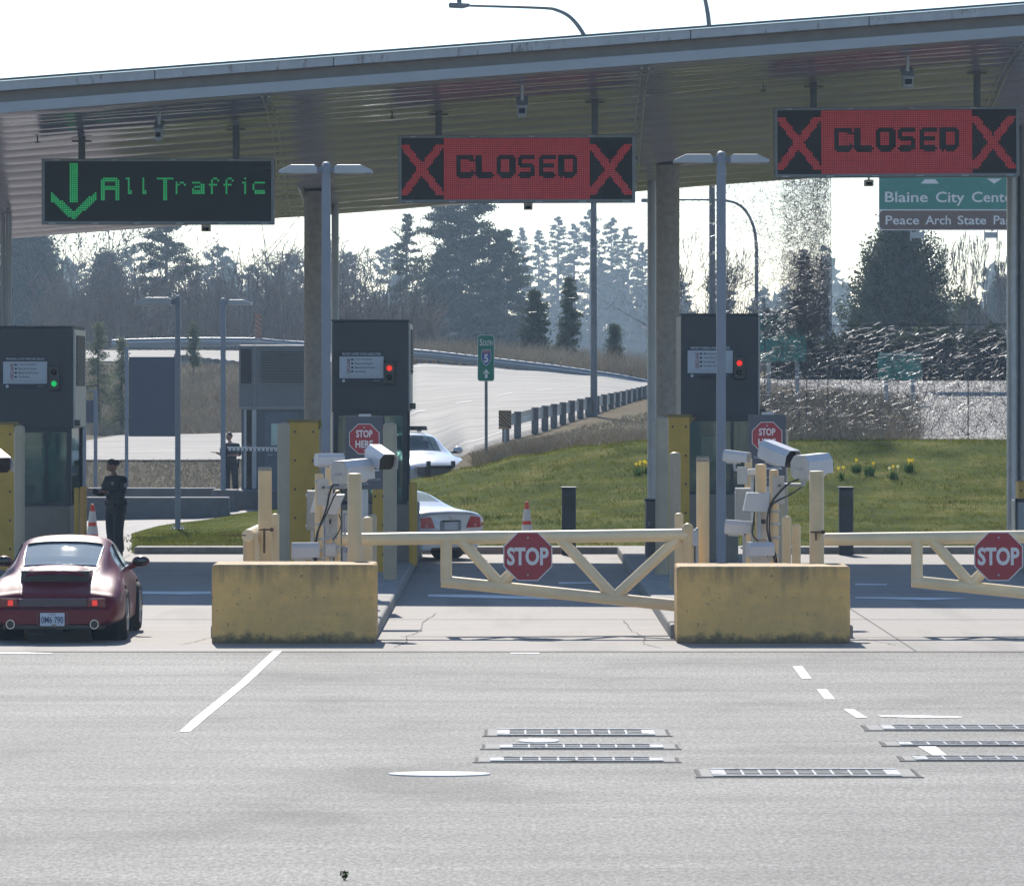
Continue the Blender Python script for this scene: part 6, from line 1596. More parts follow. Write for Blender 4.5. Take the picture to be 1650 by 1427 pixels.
def sedan():
    d = 89.4; t = thing('sedan_car', (X(726, d), d, 0), 'white sedan with large red tail lights driving off left behind the middle booth', 'car', rot=(0, 0, math.radians(41))); t.scale = (1, .86, .86)
    bo, surf, _ = car_shell(t, SED, white_car, sed_glass, [(.98, .32), (3.72, .32)], .325, ny=110, sub=4)
    for y in (.98, 3.72):
        for s in (1, -1): wheel(t, .78*s, y, .325, .22, s)
    for s in (1, -1):
        # wrap-round tail light laid 8 mm proud of the corner
        yy = np.concatenate([np.linspace(-.004, .06, 4), np.linspace(.1, .46, 8)]); V = []; Fq = []
        rows = 5
        for i, y in enumerate(yy):
            lo = np.interp(y, [-.01, .06, .46], [2.75, 2.75, 3.5]); hi = np.interp(y, [-.01, .06, .46], [3.9, 3.85, 3.75])
            for k in range(rows):
                p = surf(max(y, 0), lo+(hi-lo)*k/(rows-1), s); V.append(p+Vector((.008*s, -.004, .002)))
        for i in range(len(yy)-1):
            for k in range(rows-1): Fq.append((i*rows+k, i*rows+k+1, (i+1)*rows+k+1, (i+1)*rows+k))
        mb = MB(); mb.add(V, Fq); tl_ = mb.build('tail_light', light_red, t, smooth=60)
        pts = [(.36*s, .655), (.69*s, .66), (.67*s, .86), (.46*s, .885)]
        if s < 0: pts = pts[::-1]
        mb = MB(); mb.prism(pts, -.012, -.001); mb.build('inner_lens', light_red, tl_)
        mb = MB(); mb.cyl((s*.56, -.02, .71), (s*.56, -.0125, .71), .035, n=14); mb.build('reverse_lamp', M('pinkish_lens', (.55, .25, .26), .2), tl_)
        mb = MB(); mb.ell((s*.99, 3.05, 1.0), .11, .07, .075, 14, 10); mb.build('mirror', white_car, t, smooth=180)
    mb = MB(); mb.box(-.24, .24, -.010, -.001, .60, .80); mb.build('plate_recess', M('recess_grey', (.25, .28, .32), .4), t, bevel=.003)
    mb = MB(); mb.box(-.155, .155, -.022, -.012, .62, .775); pl = mb.build('licence_plate', M('plate_white', (.52, .56, .62), .4), t)
    mb = MB(); mb.box(-.2, .2, -.03, -.011, .78, .81); mb.build('trunk_handle', black_p, t)
    mb = MB(); mb.cyl((0, -.008, .86), (0, -.001, .86), .035, n=14); mb.build('emblem', chrome_m, t)
    mb = MB(); mb.box(-.60, .60, -.02, .05, .36, .375); mb.box(-.6, .6, -.006, .05, .575, .58); mb.build('bumper_seam', black_p, t)
    mb = MB(); mb.box(-.64, .64, -.006, .5, .20, .37); mb.build('lower_bumper', white_car, t, bevel=.03)
    mb = MB(); mb.box(-.45, .45, -.02, .1, .19, .26); mb.build('lower_valance', black_p, t, bevel=.02)
    mb = MB(); mb.box(-.65, .65, 1.0, 3.6, .5, .72); mb.box(-.6, .6, 1.0, 1.4, .72, 1.0); mb.build('interior', seat_m, t)
    for s in (1, -1):
        mb = MB(); mb.obox((s*.36, 2.2, .95), .48, .16, .6); mb.build('seat', seat_m, t, bevel=.05)
sedan()
def police():
    d = 124.5; a = math.radians(201)
    fx, fy = -math.sin(a), math.cos(a)
    root = Vector((X(707, d)-4.7*1.1*fx, d-4.7*1.1*fy, .34))
    t = thing('police_car', root, 'white police car with roof light bar and push bar, coming over the grass crest', 'police car', rot=(0, 0, a)); t.scale = (1.1, 1.1, 1.06)
    bo, surf, _ = car_shell(t, [(y, [(x*1.05, z*1.05) for x, z in p]) for y, p in SED], police_w, sed_glass, [(.98, .34), (3.72, .34)], .345, ny=100, sub=4, glass=patrol_glass)
    for y in (.98, 3.72):
        for s in (1, -1): wheel(t, .82*s, y, .345, .23, s)
    mb = MB(); mb.box(-.62, .62, 2.0, 2.28, 1.54, 1.60); 
    lb = mb.build('light_bar', black_p, t, bevel=.02)
    mb = MB(); mb.box(-.60, -.05, 1.98, 2.3, 1.602, 1.64); mb.box(.05, .60, 1.98, 2.3, 1.602, 1.64); mb.build('light_bar_lens', dark_glass, lb, bevel=.015)
    mb = MB(); mb.box(-.5, -.44, 2.05, 2.2, 1.50, 1.54); mb.box(.44, .5, 2.05, 2.2, 1.50, 1.54); mb.build('light_bar_foot', galv, lb)
    f = 4.75
    mb = MB(); mb.box(-.52, .52, f, f+.02, .50, .70); gr = mb.build('grille', black_p, t, bevel=.01)
    mb = MB()
    for q in range(4): mb.box(-.50, .50, f+.021, f+.028, .52+q*.045, .535+q*.045)
    mb.build('grille_bar', galv, gr)
    mb = MB(); mb.box(-.56, .56, f+.005, f+.03, .28, .44); mb.build('lower_intake', black_p, t, bevel=.02)
    mb = MB(); mb.box(-.33, -.25, f+.03, f+.13, .30, .86); mb.box(.25, .33, f+.03, f+.13, .30, .86); mb.box(-.33, .33, f+.05, f+.11, .44, .50); mb.box(-.33, .33, f+.05, f+.11, .70, .76); mb.build('push_bar', black_p, t, bevel=.015)
    mb = MB(); mb.box(-.155, .155, f+.12, f+.13, .30, .45); mb.build('licence_plate', MATS['plate_white'], t)
    mb = MB(); mb.box(-.6, .6, f-.02, f+.024, .705, .725); mb.build('chrome_strip', chrome_m, t)
    for s in (1, -1):
        V = []; Fq = []; rows = 4; yy = np.linspace(4.35, 4.97, 8)
        for y in yy:
            lo = np.interp(y, [4.35, 4.97], [3.3, 2.6]); hi = np.interp(y, [4.35, 4.97], [3.7, 3.95])
            for k in range(rows):
                p = surf(min(y, 4.73), lo+(hi-lo)*k/(rows-1), s)*1.0; V.append(Vector((p.x, p.y, p.z))+Vector((.01*s, .008, .004)))
        for i in range(len(yy)-1):
            for k in range(rows-1): Fq.append((i*rows+k, i*rows+k+1, (i+1)*rows+k+1, (i+1)*rows+k))
        mb = MB(); mb.add(V, Fq); mb.build('headlight', head_l, t, smooth=60)
        mb = MB(); mb.box(min(.60*s, .44*s), max(.60*s, .44*s), f-.03, f+.012, .56, .70); mb.build('headlight', head_l, t, bevel=.02)
        mb = MB(); mb.ell((s*1.04, 3.12, 1.08), .12, .07, .085, 14, 10); mr = mb.build('mirror', police_w, t, smooth=180)
        mb = MB(); mb.obox((s*.93, 3.15, 1.03), .14, .06, .05); mb.build('mirror_arm', black_p, mr)
        mb = MB(); mb.add([surf(y, v, s)+Vector((.006*s, 0, 0)) for y in np.linspace(1.2, 3.3, 8) for v in (1.9, 2.6)], [(2*i, 2*i+1, 2*i+3, 2*i+2) for i in range(7)]); mb.build('side_stripe', blue_sign, t)
        mb = MB(); mb.obox((s*.38, 2.3, 1.0), .5, .16, .62); mb.obox((s*.38, 2.3, 1.36), .26, .1, .16); mb.build('seat', seat_m, t, bevel=.05)
    mb = MB(); mb.box(-.7, .7, 1.0, 3.6, .5, .78); mb.box(-.68, .68, 3.3, 3.6, .78, .98); mb.build('interior', seat_m, t)
    mb = MB(); mb.box(-.12, .12, 3.05, 3.08, 1.27, 1.34); mb.build('inner_mirror', black_p, t)
police()
# ================================================================ PEOPLE
def skin_geo(chains, sub=2):
    """chains: list of (points, radii); chain k may start on (chain, index) through a shared vertex given as an int tuple"""
    verts = []; edges = []; rad = []; ids = []
    for pts, rr in chains:
        prev = None; row = []
        for p, r in zip(pts, rr):
            if isinstance(p, tuple) and len(p) == 2: n = ids[p[0]][p[1]]
            else: n = len(verts); verts.append(tuple(p)); rad.append(r)
            row.append(n)
            if prev is not None: edges.append((prev, n))
            prev = n
        ids.append(row)
    me = bpy.data.meshes.new('s'); me.from_pydata(verts, edges, []); ob = bpy.data.objects.new('s', me); C.objects.link(ob)
    ob.modifiers.new('skin', 'SKIN'); sl = me.skin_vertices[0].data
    for i, r in enumerate(rad):
        sl[i].radius = r if hasattr(r, '__len__') else (r, r)
    sl[0].use_root = True
    m = ob.modifiers.new('sub', 'SUBSURF'); m.levels = sub; m.render_levels = sub
    dg = bpy.context.evaluated_depsgraph_get(); dg.update(); e = bpy.data.meshes.new_from_object(ob.evaluated_get(dg))
    out = [tuple(v.co) for v in e.vertices], [tuple(p.vertices) for p in e.polygons]
    bpy.data.objects.remove(ob); bpy.data.meshes.remove(me); bpy.data.meshes.remove(e)
    return out
skin_tone = M('skin', (0.30, 0.165, 0.115), .55, var=.06); hair_m = M('dark_hair', (0.012, 0.010, 0.010), .6, var=.2)
uniform = M('navy_uniform', (0.012, 0.015, 0.024), .8, var=.15, vs=8); leather = M('black_leather', (0.008, 0.008, 0.009), .5); badge_m = M('badge_grey', (.22, .22, .23), .4, .5)
def hand(w, dirv, up, curl, s=1.0):
    """palm and five bent fingers rooted inside it; dirv = pointing direction, up = back of the hand"""
    dirv = dirv.normalized(); up = (up-dirv*up.dot(dirv)).normalized(); side = dirv.cross(up)
    ch = [([w, w+dirv*.05*s, w+dirv*.09*s], [(.026*s, .020*s), (.040*s, .018*s), (.036*s, .014*s)])]
    for k, ln in enumerate((.075, .085, .08, .062)):
        b = w+dirv*.075*s+side*(.030-.02*k)*s; a = curl; p1 = b+dirv*ln*.45*s
        p2 = p1+(dirv*math.cos(a)-up*math.sin(a))*ln*.35*s; p3 = p2+(dirv*math.cos(1.7*a)-up*math.sin(1.7*a))*ln*.3*s
        ch.append(([b, p1, p2, p3], [.0095*s, .009*s, .0085*s, .0065*s]))
    b = w+dirv*.03*s+side*.03*s; d2 = (dirv*.7+side*.7-up*.25).normalized(); ch.append(([b, b+d2*.04*s, b+(d2+dirv*.5).normalized()*.075*s], [.012*s, .0105*s, .008*s]))
    return ch
def person(loc, yaw, label, P, hatless=False, pad=False, holster=1, short_sleeve=False):
    t = thing('person', loc, label, 'person', rot=(0, 0, yaw)); t.scale = (.97, .97, .97)
    V = Vector; q = {k: V(v) for k, v in P.items() if isinstance(v, tuple)}
    head = q['head']; neck = q['neck']
    # bare body, one mesh: torso, neck, arms, hands, legs and head
    body = MB()
    tr = [q['pelvis'], q['waist'], q['chest'], q['neck'], head+V((0, .01, -.06))]
    ch = [(tr, [(.135, .10), (.125, .095), (.15, .105), (.058, .058), (.055, .06)])]
    for s in 'lr': ch.append(([(0, 2), q['sh_'+s], q['el_'+s], q['wr_'+s]], [.1, .06, .042, .028]))
    for s in 'lr': ch.append(([(0, 0), q['hip_'+s], q['kn_'+s], q['an_'+s], q['toe_'+s]], [.1, .085, .055, .042, .035]))
    v, f = skin_geo(ch); body.add(v, f)
    for s in 'lr':
        dirv = q.get('hd_'+s, q['wr_'+s]-q['el_'+s]); hv = hand(q['wr_'+s], dirv, q.get('up_'+s, V((0, 0, 1))), q.get('cu_'+s, V((.5, 0, 0))).x)
        for c_ in hv: v, f = skin_geo([c_], 1); body.add(v, f)
    st = len(body.v)                                   # head with jaw, nose, ears
    body.ell((0, 0, .01), .077, .098, .118, 22, 16)
    for i in range(st, len(body.v)):
        x, y, z = body.v[i]
        if z < -.02: k = 1+(z+.02)*2.6; x *= max(.55, k); y = y*max(.75, k)-(-z-.02)*.12
        body.v[i] = (x, y, z)
    body.ell((0, -.102, -.012), .013, .02, .024, 8, 6); body.ell((.078, .01, 0), .012, .022, .032, 8, 6); body.ell((-.078, .01, 0), .012, .022, .032, 8, 6); body.ell((0, -.092, -.058), .026, .008, .009, 10, 6)
    Rh = Euler((P.get('pitch', 0), P.get('roll', 0), P.get('hyaw', 0))).to_matrix().to_4x4(); Mh = Matrix.Translation(head+V((0, -.005, .03))) @ Rh
    body.tf(Mh, st); bo = body.build('body', skin_tone, t, smooth=180)
    mb = MB()
    for s in (1, -1): mb.ell((s*.032, -.088, .022), .012, .008, .007, 8, 6)
    mb.tf(Mh); mb.build('eye', black_p, t)
    mb = MB(); st = 0; mb.ell((0, .014, .03), .086, .100, .108, 22, 14)
    mb.v = [(x, (y if y > -.06 or z > .085 else -.05), max(z, -.02 if y > .02 else .045)) for x, y, z in mb.v]
    if P.get('bun'): mb.ell((.0, .115, .02), .05, .045, .05, 12, 8)
    mb.tf(Mh); mb.build('hair', hair_m, t, smooth=180)
    # clothes as looser shells over the same joints
    ch = [([q['pelvis']+V((0, 0, -.10)), q['waist'], q['chest'], q['neck']-V((0, 0, .045))], [(.185, .14), (.18, .145), (.20, .155), (.078, .075)])]
    for s in 'lr':
        e, w = q['el_'+s], q['wr_'+s]; end = e.lerp(w, .25 if short_sleeve else .92)
        ch.append(([(0, 2), q['sh_'+s], e, end], [.13, .092, .070, .054 if not short_sleeve else .055]))
    v, f = skin_geo(ch); mb = MB(); mb.add(v, f); mb.build('shirt', uniform, t, smooth=180)
    ch = [([q['pelvis']+V((0, 0, .12)), q['pelvis']], [(.165, .13), (.18, .145)])]
    for s in 'lr': ch.append(([(0, 1), q['hip_'+s], q['kn_'+s], q['an_'+s]], [.135, .128, .098, .088]))
    v, f = skin_geo(ch); mb = MB(); mb.add(v, f); mb.build('trousers', uniform, t, smooth=180)
    for s in 'lr':
        a = q['an_'+s]; fw = (q['toe_'+s]-a); fw.z = 0; fw = fw.normalized()
        v, f = skin_geo([([a+V((0, 0, .06)), a-V((0, 0, .03))-fw*.02, a-V((0, 0, .045))+fw*.10, a-V((0, 0, .055))+fw*.19], [.058, .056, .048, .036])]); mb = MB(); mb.add(v, f); mb.build('boot', leather, t, smooth=180)
    pz = q['pelvis'].z+.07; mb = MB(); mb.lathe([(.185, pz-.03), (.196, pz-.02), (.196, pz+.025), (.185, pz+.03)], (0, 0, 0), 24)
    mb.v = [(q['pelvis'].x+x*1.02, q['pelvis'].y+y*.80, z) for x, y, z in mb.v]
    for a in (-2.6, -2.1, -1.1, -.6): mb.obox((q['pelvis'].x+.175*math.cos(a), q['pelvis'].y+.142*math.sin(a), pz-.02), .06, .05, .09)
    mb.build('duty_belt', leather, t)
    hs = q['hip_l' if holster > 0 else 'hip_r']; mb = MB(); mb.obox((q['pelvis'].x+.215*holster, q['pelvis'].y, pz-.13), .06, .10, .20, Matrix.Rotation(.12*holster, 3, 'Y')); mb.obox((q['pelvis'].x+.225*holster, q['pelvis'].y+.05, pz-.0), .045, .05, .12); mb.build('holster', leather, t, bevel=.015)
    mb = MB(); c = q['chest']; mb.obox((c.x+.08, c.y-.142, c.z+.05), .05, .02, .055); mb.build('badge', badge_m, t)
    for s, sg in (('l', 1), ('r', -1)):
        p = q['sh_'+s].lerp(q['el_'+s], .35); mb = MB(); mb.ell((p.x+.07*sg, p.y-.02, p.z), .012, .04, .045, 10, 8); mb.build('shoulder_patch', badge_m, t)
    if pad:
        mb = MB(); w = q['wr_r']; Rr = Matrix.Rotation(-.5, 3, 'X'); mb.obox((w.x-.06, w.y-.10, w.z+.02), .13, .02, .17, Rr); mb.build('notepad', leather, t)
    return t
# officer by the red car: faces the viewer, head bent to the left, both forearms raised
h1 = 0.02
person((X(186, 89.8), 89.8, 0), math.radians(-42), 'person in dark navy uniform with raised forearms, standing beside the orange cone', dict(
  pelvis=(0, 0, .97), waist=(.0, 0, 1.12), chest=(.0, .0, 1.33), neck=(-.01, -.01, 1.53), head=(-.03, -.05, 1.655),
  sh_l=(.205, 0, 1.44), el_l=(.25, -.05, 1.17), wr_l=(.03, -.25, 1.22), sh_r=(-.205, 0, 1.44), el_r=(-.265, -.06, 1.16), wr_r=(-.33, -.30, 1.26),
  hd_l=(-.6, -.5, .15), hd_r=(-.5, -.6, .3), hip_l=(.105, 0, .90), hip_r=(-.105, 0, .90), kn_l=(.10, -.03, .50), kn_r=(-.07, -.04, .50), an_l=(.09, .03, .10), an_r=(-.03, .0, .10),
  toe_l=(.12, -.14, .05), toe_r=(-.05, -.17, .05), pitch=.42, hyaw=-.45, bun=True, cu_l=(.8, 0, 0), cu_r=(.9, 0, 0)), pad=False, holster=1)
zb = gz(371, 139.0)
person((X(371.5, 139.0), 139.0, zb), math.radians(0), 'person in dark short sleeved uniform holding one hand out behind a lamp post', dict(
  pelvis=(0, 0, .97), waist=(.0, 0, 1.12), chest=(.0, .0, 1.34), neck=(-.01, 0, 1.54), head=(-.04, -.02, 1.665),
  sh_l=(.205, 0, 1.45), el_l=(.26, -.07, 1.20), wr_l=(.05, -.22, 1.19), sh_r=(-.205, 0, 1.45), el_r=(-.25, -.10, 1.20), wr_r=(-.40, -.24, 1.27),
  hd_r=(-.9, -.3, .1), hip_l=(.105, 0, .90), hip_r=(-.105, 0, .90), kn_l=(.13, -.03, .50), kn_r=(-.10, -.03, .50), an_l=(.15, .03, .10), an_r=(-.10, .02, .10),
  toe_l=(.19, -.14, .05), toe_r=(-.13, -.15, .05), pitch=.12, hyaw=-.7, cu_l=(.6, 0, 0), cu_r=(.15, 0, 0)), holster=1, short_sleeve=True)
# ================================================================ TREES
bark_m = M('tree_bark', (0.085, 0.075, 0.065), .9, var=.3, vs=2)
needle_a = M_leaf('conifer_needles', (0.018, 0.032, 0.016), (0.045, 0.065, 0.026), .45, .5)
needle_b = M_leaf('pine_needles', (0.026, 0.042, 0.018), (0.065, 0.080, 0.032), .45, .5)
needle_c = M_leaf('young_needles', (0.11, 0.135, 0.08), (0.19, 0.20, 0.12), .5, .5)
twig_b = M('bare_twigs', (0.12, 0.10, 0.085), .9, var=.3, vs=1)
def tubes(segs, n=4):
    """segs: arrays a, b (m,3), ra, rb (m) -> verts, quads"""
    a, b, ra, rb = [np.asarray(s, float) for s in segs]
    t = b-a; t /= np.linalg.norm(t, axis=1, keepdims=True)+1e-9
    up = np.where(np.abs(t[:, 2:3]) < .9, np.array([[0, 0, 1.]]), np.array([[1., 0, 0]]))
    u = np.cross(t, up); u /= np.linalg.norm(u, axis=1, keepdims=True)+1e-9; w = np.cross(t, u)
    V = np.zeros((len(a), 2*n, 3))
    for k in range(n):
        c, s = math.cos(2*math.pi*k/n), math.sin(2*math.pi*k/n)
        V[:, k] = a+(u*c+w*s)*ra[:, None]; V[:, n+k] = b+(u*c+w*s)*rb[:, None]
    Fq = np.array([[k, (k+1) % n, n+(k+1) % n, n+k] for k in range(n)])
    Fc = (np.arange(len(a))[:, None, None]*2*n+Fq[None]).reshape(-1, 4)
    return V.reshape(-1, 3), Fc
def tufts(c, s, r, el=2.2):
    """leaf-sized triangles around centres c; s = size"""
    n = len(c); d = r.normal(0, 1, (n, 3)); d /= np.linalg.norm(d, axis=1, keepdims=True); e = r.normal(0, 1, (n, 3)); e -= d*np.sum(d*e, 1, keepdims=True); e /= np.linalg.norm(e, axis=1, keepdims=True)
    s = np.asarray(s)[:, None]
    V = np.stack([c-e*s/el, c+e*s/el, c+d*s], 1).reshape(-1, 3); return V, np.arange(3*n).reshape(-1, 3)
GRP = 'trees beyond the plaza'
def conifer(px, pyt, d, rad, label, seed, mat, dens=1.0, bare=.12, power=.85, droop=.18, leaf=.30, base=None, group=GRP, gap=.0, name='conifer', lean=0, tuft_n=7):
    r = np.random.default_rng(seed); b = G(px, d, -.3); H_ = Z(pyt, d)-b.z
    t = thing(name, b, label, 'tree', group)
    R = L(rad, d)
    zs = np.linspace(0, H_, 8); mid = np.stack([np.interp(zs, [0, H_*.5, H_], [0, lean*.6, lean]), np.zeros(8), zs], -1)
    rr = .018*H_*(1-zs/H_*.93)
    V, Fc = tubes((mid[:-1], mid[1:], rr[:-1], rr[1:]), 8); np_mesh('trunk', V, Fc, bark_m, t, smooth=True)
    A, B, RA, RB, Cc = [], [], [], [], []
    nb = int(H_*(9 if d < 380 else 6)*dens)+20
    for k in range(nb):
        f = bare+(1-bare)*((k+r.uniform(0, 1))/nb); f = min(f, .995)
        if r.uniform() < gap: continue
        l = R*max(.10, (1-f)**power)*r.uniform(.62, 1.12); az = r.uniform(0, 2*np.pi)
        p0 = np.array([np.interp(f*H_, zs, mid[:, 0]), 0, f*H_]); up = (f-.45)*.9-droop*r.uniform(.3, 1.6)
        dr = np.array([math.cos(az), math.sin(az), up]); p1 = p0+dr*l*.55; p2 = p0+np.array([math.cos(az+r.normal(0, .12)), math.sin(az+r.normal(0, .12)), up+.12*r.normal()])*l
        A += [p0, p1]; B += [p1, p2]; th = .010+.012*l; RA += [th*1.4, th]; RB += [th, th*.3]
        m = int(3+l*tuft_n*(1 if d < 380 else .75)); q = r.uniform(.18, 1.02, m)**.8
        pts = np.where(q[:, None] < .55, p0+(p1-p0)*(q[:, None]/.55), p1+(p2-p1)*((q[:, None]-.55)/.45))
        pts = np.repeat(pts, 17, 0)+r.normal(0, 1, (m*17, 3))*np.array([.30, .30, .13])*(.35+.20*l)
        Cc.append(pts)
    V, Fc = tubes((A, B, RA, RB), 3); np_mesh('branches', V, Fc, bark_m, t)
    Cc = np.concatenate(Cc); V, Fc = tufts(Cc, r.uniform(.35, .95, len(Cc))*leaf*.62*(1.25 if d > 380 and d < 700 else 1), r); np_mesh('crown', V, Fc, mat, t)
    return t
def bare_tree(px, pyt, d, spread, label, seed, mat=bark_m, depth=6, leafy=0, group=GRP, upright=.55, split=.33, name='bare_tree', curl=.35, r0=.016):
    r = np.random.default_rng(seed); b = G(px, d, -.3); H_ = Z(pyt, d)-b.z
    t = thing(name, b, label, 'tree', group); segs = ([], [], [], []); tips = []
    trunk_n = [0]
    def grow(p, dv, l, rad, dep):
        steps = 4
        for s in range(steps):
            dv = dv+r.normal(0, curl*.42, 3); dv[2] += .10*upright; dv /= np.linalg.norm(dv)
            q = p+dv*l/steps; rb = rad*(1-.10)
            segs[0].append(p); segs[1].append(q); segs[2].append(rad); segs[3].append(rb)
            if dep < depth-1 and dep > 0 and r.uniform() < .42 and s > 0:
                sd = dv+r.normal(0, .75, 3); sd /= np.linalg.norm(sd); grow(q, sd, l*r.uniform(.4, .7), rb*.45, dep+2)
            p = q; rad = rb
        if dep >= depth: tips.append(p); return
        n = 2 if r.uniform() < .55 else 3
        for k in range(n):
            sd = dv*(1.05)+r.normal(0, .52, 3)*np.array([spread, spread*.7, .75]); sd[2] += upright*.22; sd /= np.linalg.norm(sd)
            grow(p, sd, l*r.uniform(.62, .88), rad*r.uniform(.55, .78), dep+1)
    grow(np.zeros(3), np.array([0, 0, 1.]), H_*split, H_*r0, 0)
    a = np.array(segs[0]); bb = np.array(segs[1]); k = H_/max(bb[:, 2].max(), 1e-3)
    a *= k; bb *= k
    mn = .011 if d < 380 else .026; ra = np.maximum(np.array(segs[2]), mn); rb = np.maximum(np.array(segs[3]), mn*.9)
    nt = 8
    V, Fc = tubes((a[:nt], bb[:nt], ra[:nt], rb[:nt]), 8); np_mesh('trunk', V, Fc, mat, t, smooth=True)
    V, Fc = tubes((a[nt:], bb[nt:], ra[nt:], rb[nt:]), 4); np_mesh('crown', V, Fc, mat, t)
    if leafy:
        tp = np.array(tips)*k; c = np.repeat(tp, leafy, 0)+r.normal(0, .42, (len(tp)*leafy, 3)); V, Fc = tufts(c, r.uniform(.12, .28, len(c)), r); np_mesh('foliage', V, Fc, needle_b, t)
    return t
def bush_pine(px, pyt, d, radpx, label, seed, mat, n=15000, group=GRP):
    """broad many-stemmed pine: clumps on upswept limbs inside a rounded cone"""
    r = np.random.default_rng(seed); b = G(px, d, -.3); H_ = Z(pyt, d)-b.z; R = L(radpx, d)
    t = thing('pine_tree', b, label, 'tree', group)
    A, B, RA, RB, Cc = [], [], [], [], []
    V, Fc = tubes(([[0, 0, 0]], [[0, 0, H_*.75]], [.02*H_], [.006*H_]), 8); np_mesh('trunk', V, Fc, bark_m, t, smooth=True)
    for k in range(330):
        f = r.uniform(.08, .98); az = r.uniform(0, 2*np.pi); prof = max(.12, (1-f**1.7))**.65*(.75+.5*f if f < .5 else 1); l = R*prof*r.uniform(.55, 1.05)
        p0 = np.array([0, 0, f*H_*.80]); p1 = np.array([math.cos(az)*l*.6, math.sin(az)*l*.6, p0[2]+.12*H_*f]); p2 = np.array([math.cos(az)*l, math.sin(az)*l, p1[2]+r.uniform(.4, 1.1)])
        A += [p0, p1]; B += [p1, p2]; RA += [.06, .04]; RB += [.04, .012]
        m = 9
        for s in range(m):
            q = r.uniform(.3, 1.0); c = p0+(p1-p0)*(q/.6) if q < .6 else p1+(p2-p1)*((q-.6)/.4)
            nn = r.integers(12, 26); sp = r.normal(0, 1, (nn, 3))*np.array([.17, .17, .34])*(1.6 if d > 380 else 1); Cc.append(c+sp)
    V, Fc = tubes((A, B, RA, RB), 3); np_mesh('branches', V, Fc, bark_m, t)
    Cc = np.concatenate(Cc); V, Fc = tufts(Cc, r.uniform(.08, .20, len(Cc))*(1.5 if d > 380 else 1), r, 2.6); np_mesh('crown', V, Fc, mat, t); return t

# left group
bush_pine(42, 318, 434, 92, 'dark rounded pine at the far left, behind the left booth', 11, needle_a)
bare_tree(88, 300, 447, 1.0, 'forked bare tree with dark trunks left of the All Traffic sign', 12, leafy=3, depth=5)
bare_tree(128, 310, 454, 1.0, 'leaning bare tree with sparse tufts below the green arrow', 13, leafy=5, depth=5)
bush_pine(170, 405, 460, 56, 'smaller hazy pine below the green arrow', 14, needle_b)
conifer(268, 300, 444, 84, 'tall feathery fir standing below the middle of the All Traffic sign', 15, needle_a, dens=.9, power=.5, gap=.05, leaf=.34, droop=.05, bare=.12)
conifer(318, 440, 454, 34, 'smaller fir right of the tall feathery fir', 16, needle_a, dens=.9, power=.7, leaf=.32)
bare_tree(398, 395, 441, 1.35, 'twisted bare tree right of the lamp by the guard booth', 17, depth=6, curl=.55, upright=.25)
bare_tree(456, 385, 447, 1.25, 'bare tree with curling limbs just left of the middle column', 18, depth=6, curl=.55, upright=.3)
bare_tree(345, 430, 486, 1.2, 'pale bare tree between the fir and the twisted tree', 19, mat=twig_b, depth=6)
bare_tree(215, 440, 486, 1.2, 'pale bare tree in the haze left of the tall fir', 20, mat=twig_b, depth=6)
conifer(158, 520, 208, 34, 'young pale green pine on the brown bank beside the left booth', 21, needle_c, dens=1.3, leaf=.17, power=.6, bare=.06, tuft_n=4)
conifer(196, 545, 206, 24, 'second young pale pine on the brown bank, left of the dark sign back', 22, needle_c, dens=1.3, leaf=.17, power=.6, bare=.06, tuft_n=4)
conifer(312, 520, 236, 15, 'thin young pine on the brown bank between the two lamp posts', 23, needle_c, dens=.8, leaf=.18, power=.6, bare=.3)
# behind the middle
bare_tree(612, 338, 424, 1.25, 'wide branching bare tree right of the middle column', 24, depth=6, curl=.4, upright=.55, r0=.02)
bare_tree(575, 400, 437, 1.2, 'smaller bare tree close against the middle column', 25, depth=6)
conifer(655, 345, 441, 50, 'tall thin conifer between the bare tree and the big dark conifer', 26, needle_b, dens=.9, power=.5, leaf=.30, gap=.1)
conifer(742, 290, 418, 102, 'massive dark conifer below the middle CLOSED sign', 27, needle_a, dens=2.3, power=.40, leaf=.32, droop=.1, bare=.10)
conifer(812, 372, 415, 76, 'dark conifer with ragged top right of the massive one', 28, needle_a, dens=1.9, power=.5, leaf=.32)
conifer(862, 470, 246, 40, 'broad low conifer right of the ragged topped one', 29, needle_b, dens=1.6, power=.6, leaf=.28, bare=.04)
conifer(917, 448, 238, 34, 'young pointed pine just left of the tall street lamp pole', 30, needle_b, dens=1.7, power=.75, leaf=.22, bare=.04)
conifer(990, 524, 232, 22, 'small pine alone behind the guard rail near the right column', 31, needle_b, dens=2.6, power=.55, leaf=.18, bare=.04)
conifer(700, 470, 424, 46, 'low dark conifer under the massive one', 32, needle_a, dens=1.4, power=.5, leaf=.3, bare=.05)
conifer(600, 500, 418, 30, 'low hazy conifer behind the middle booth', 33, needle_b, dens=1.4, power=.5, leaf=.3, bare=.05)
for i, (px, pt, rd) in enumerate(((842, 368, 34), (868, 372, 34), (899, 350, 40), (925, 362, 40), (952, 338, 46), (985, 352, 44), (1012, 366, 40), (1035, 392, 34))):
    conifer(px, pt, 900+15*(i % 3), rd, ['hazy pale conifer at the left end of the distant row', 'second hazy conifer from the left in the distant row', 'hazy conifer with a slim top, third in the distant row', 'hazy conifer left of the tall pole in the distant row', 'tallest hazy conifer of the distant row, behind the tall street lamp pole', 'hazy conifer right of the tall pole in the distant row', 'hazy conifer second from the right in the distant row', 'last hazy conifer of the distant row, against the right column'][i], 40+i, needle_a, dens=.75, power=.45, leaf=.75, bare=.05, group='distant row of hazy conifers', tuft_n=1.2)
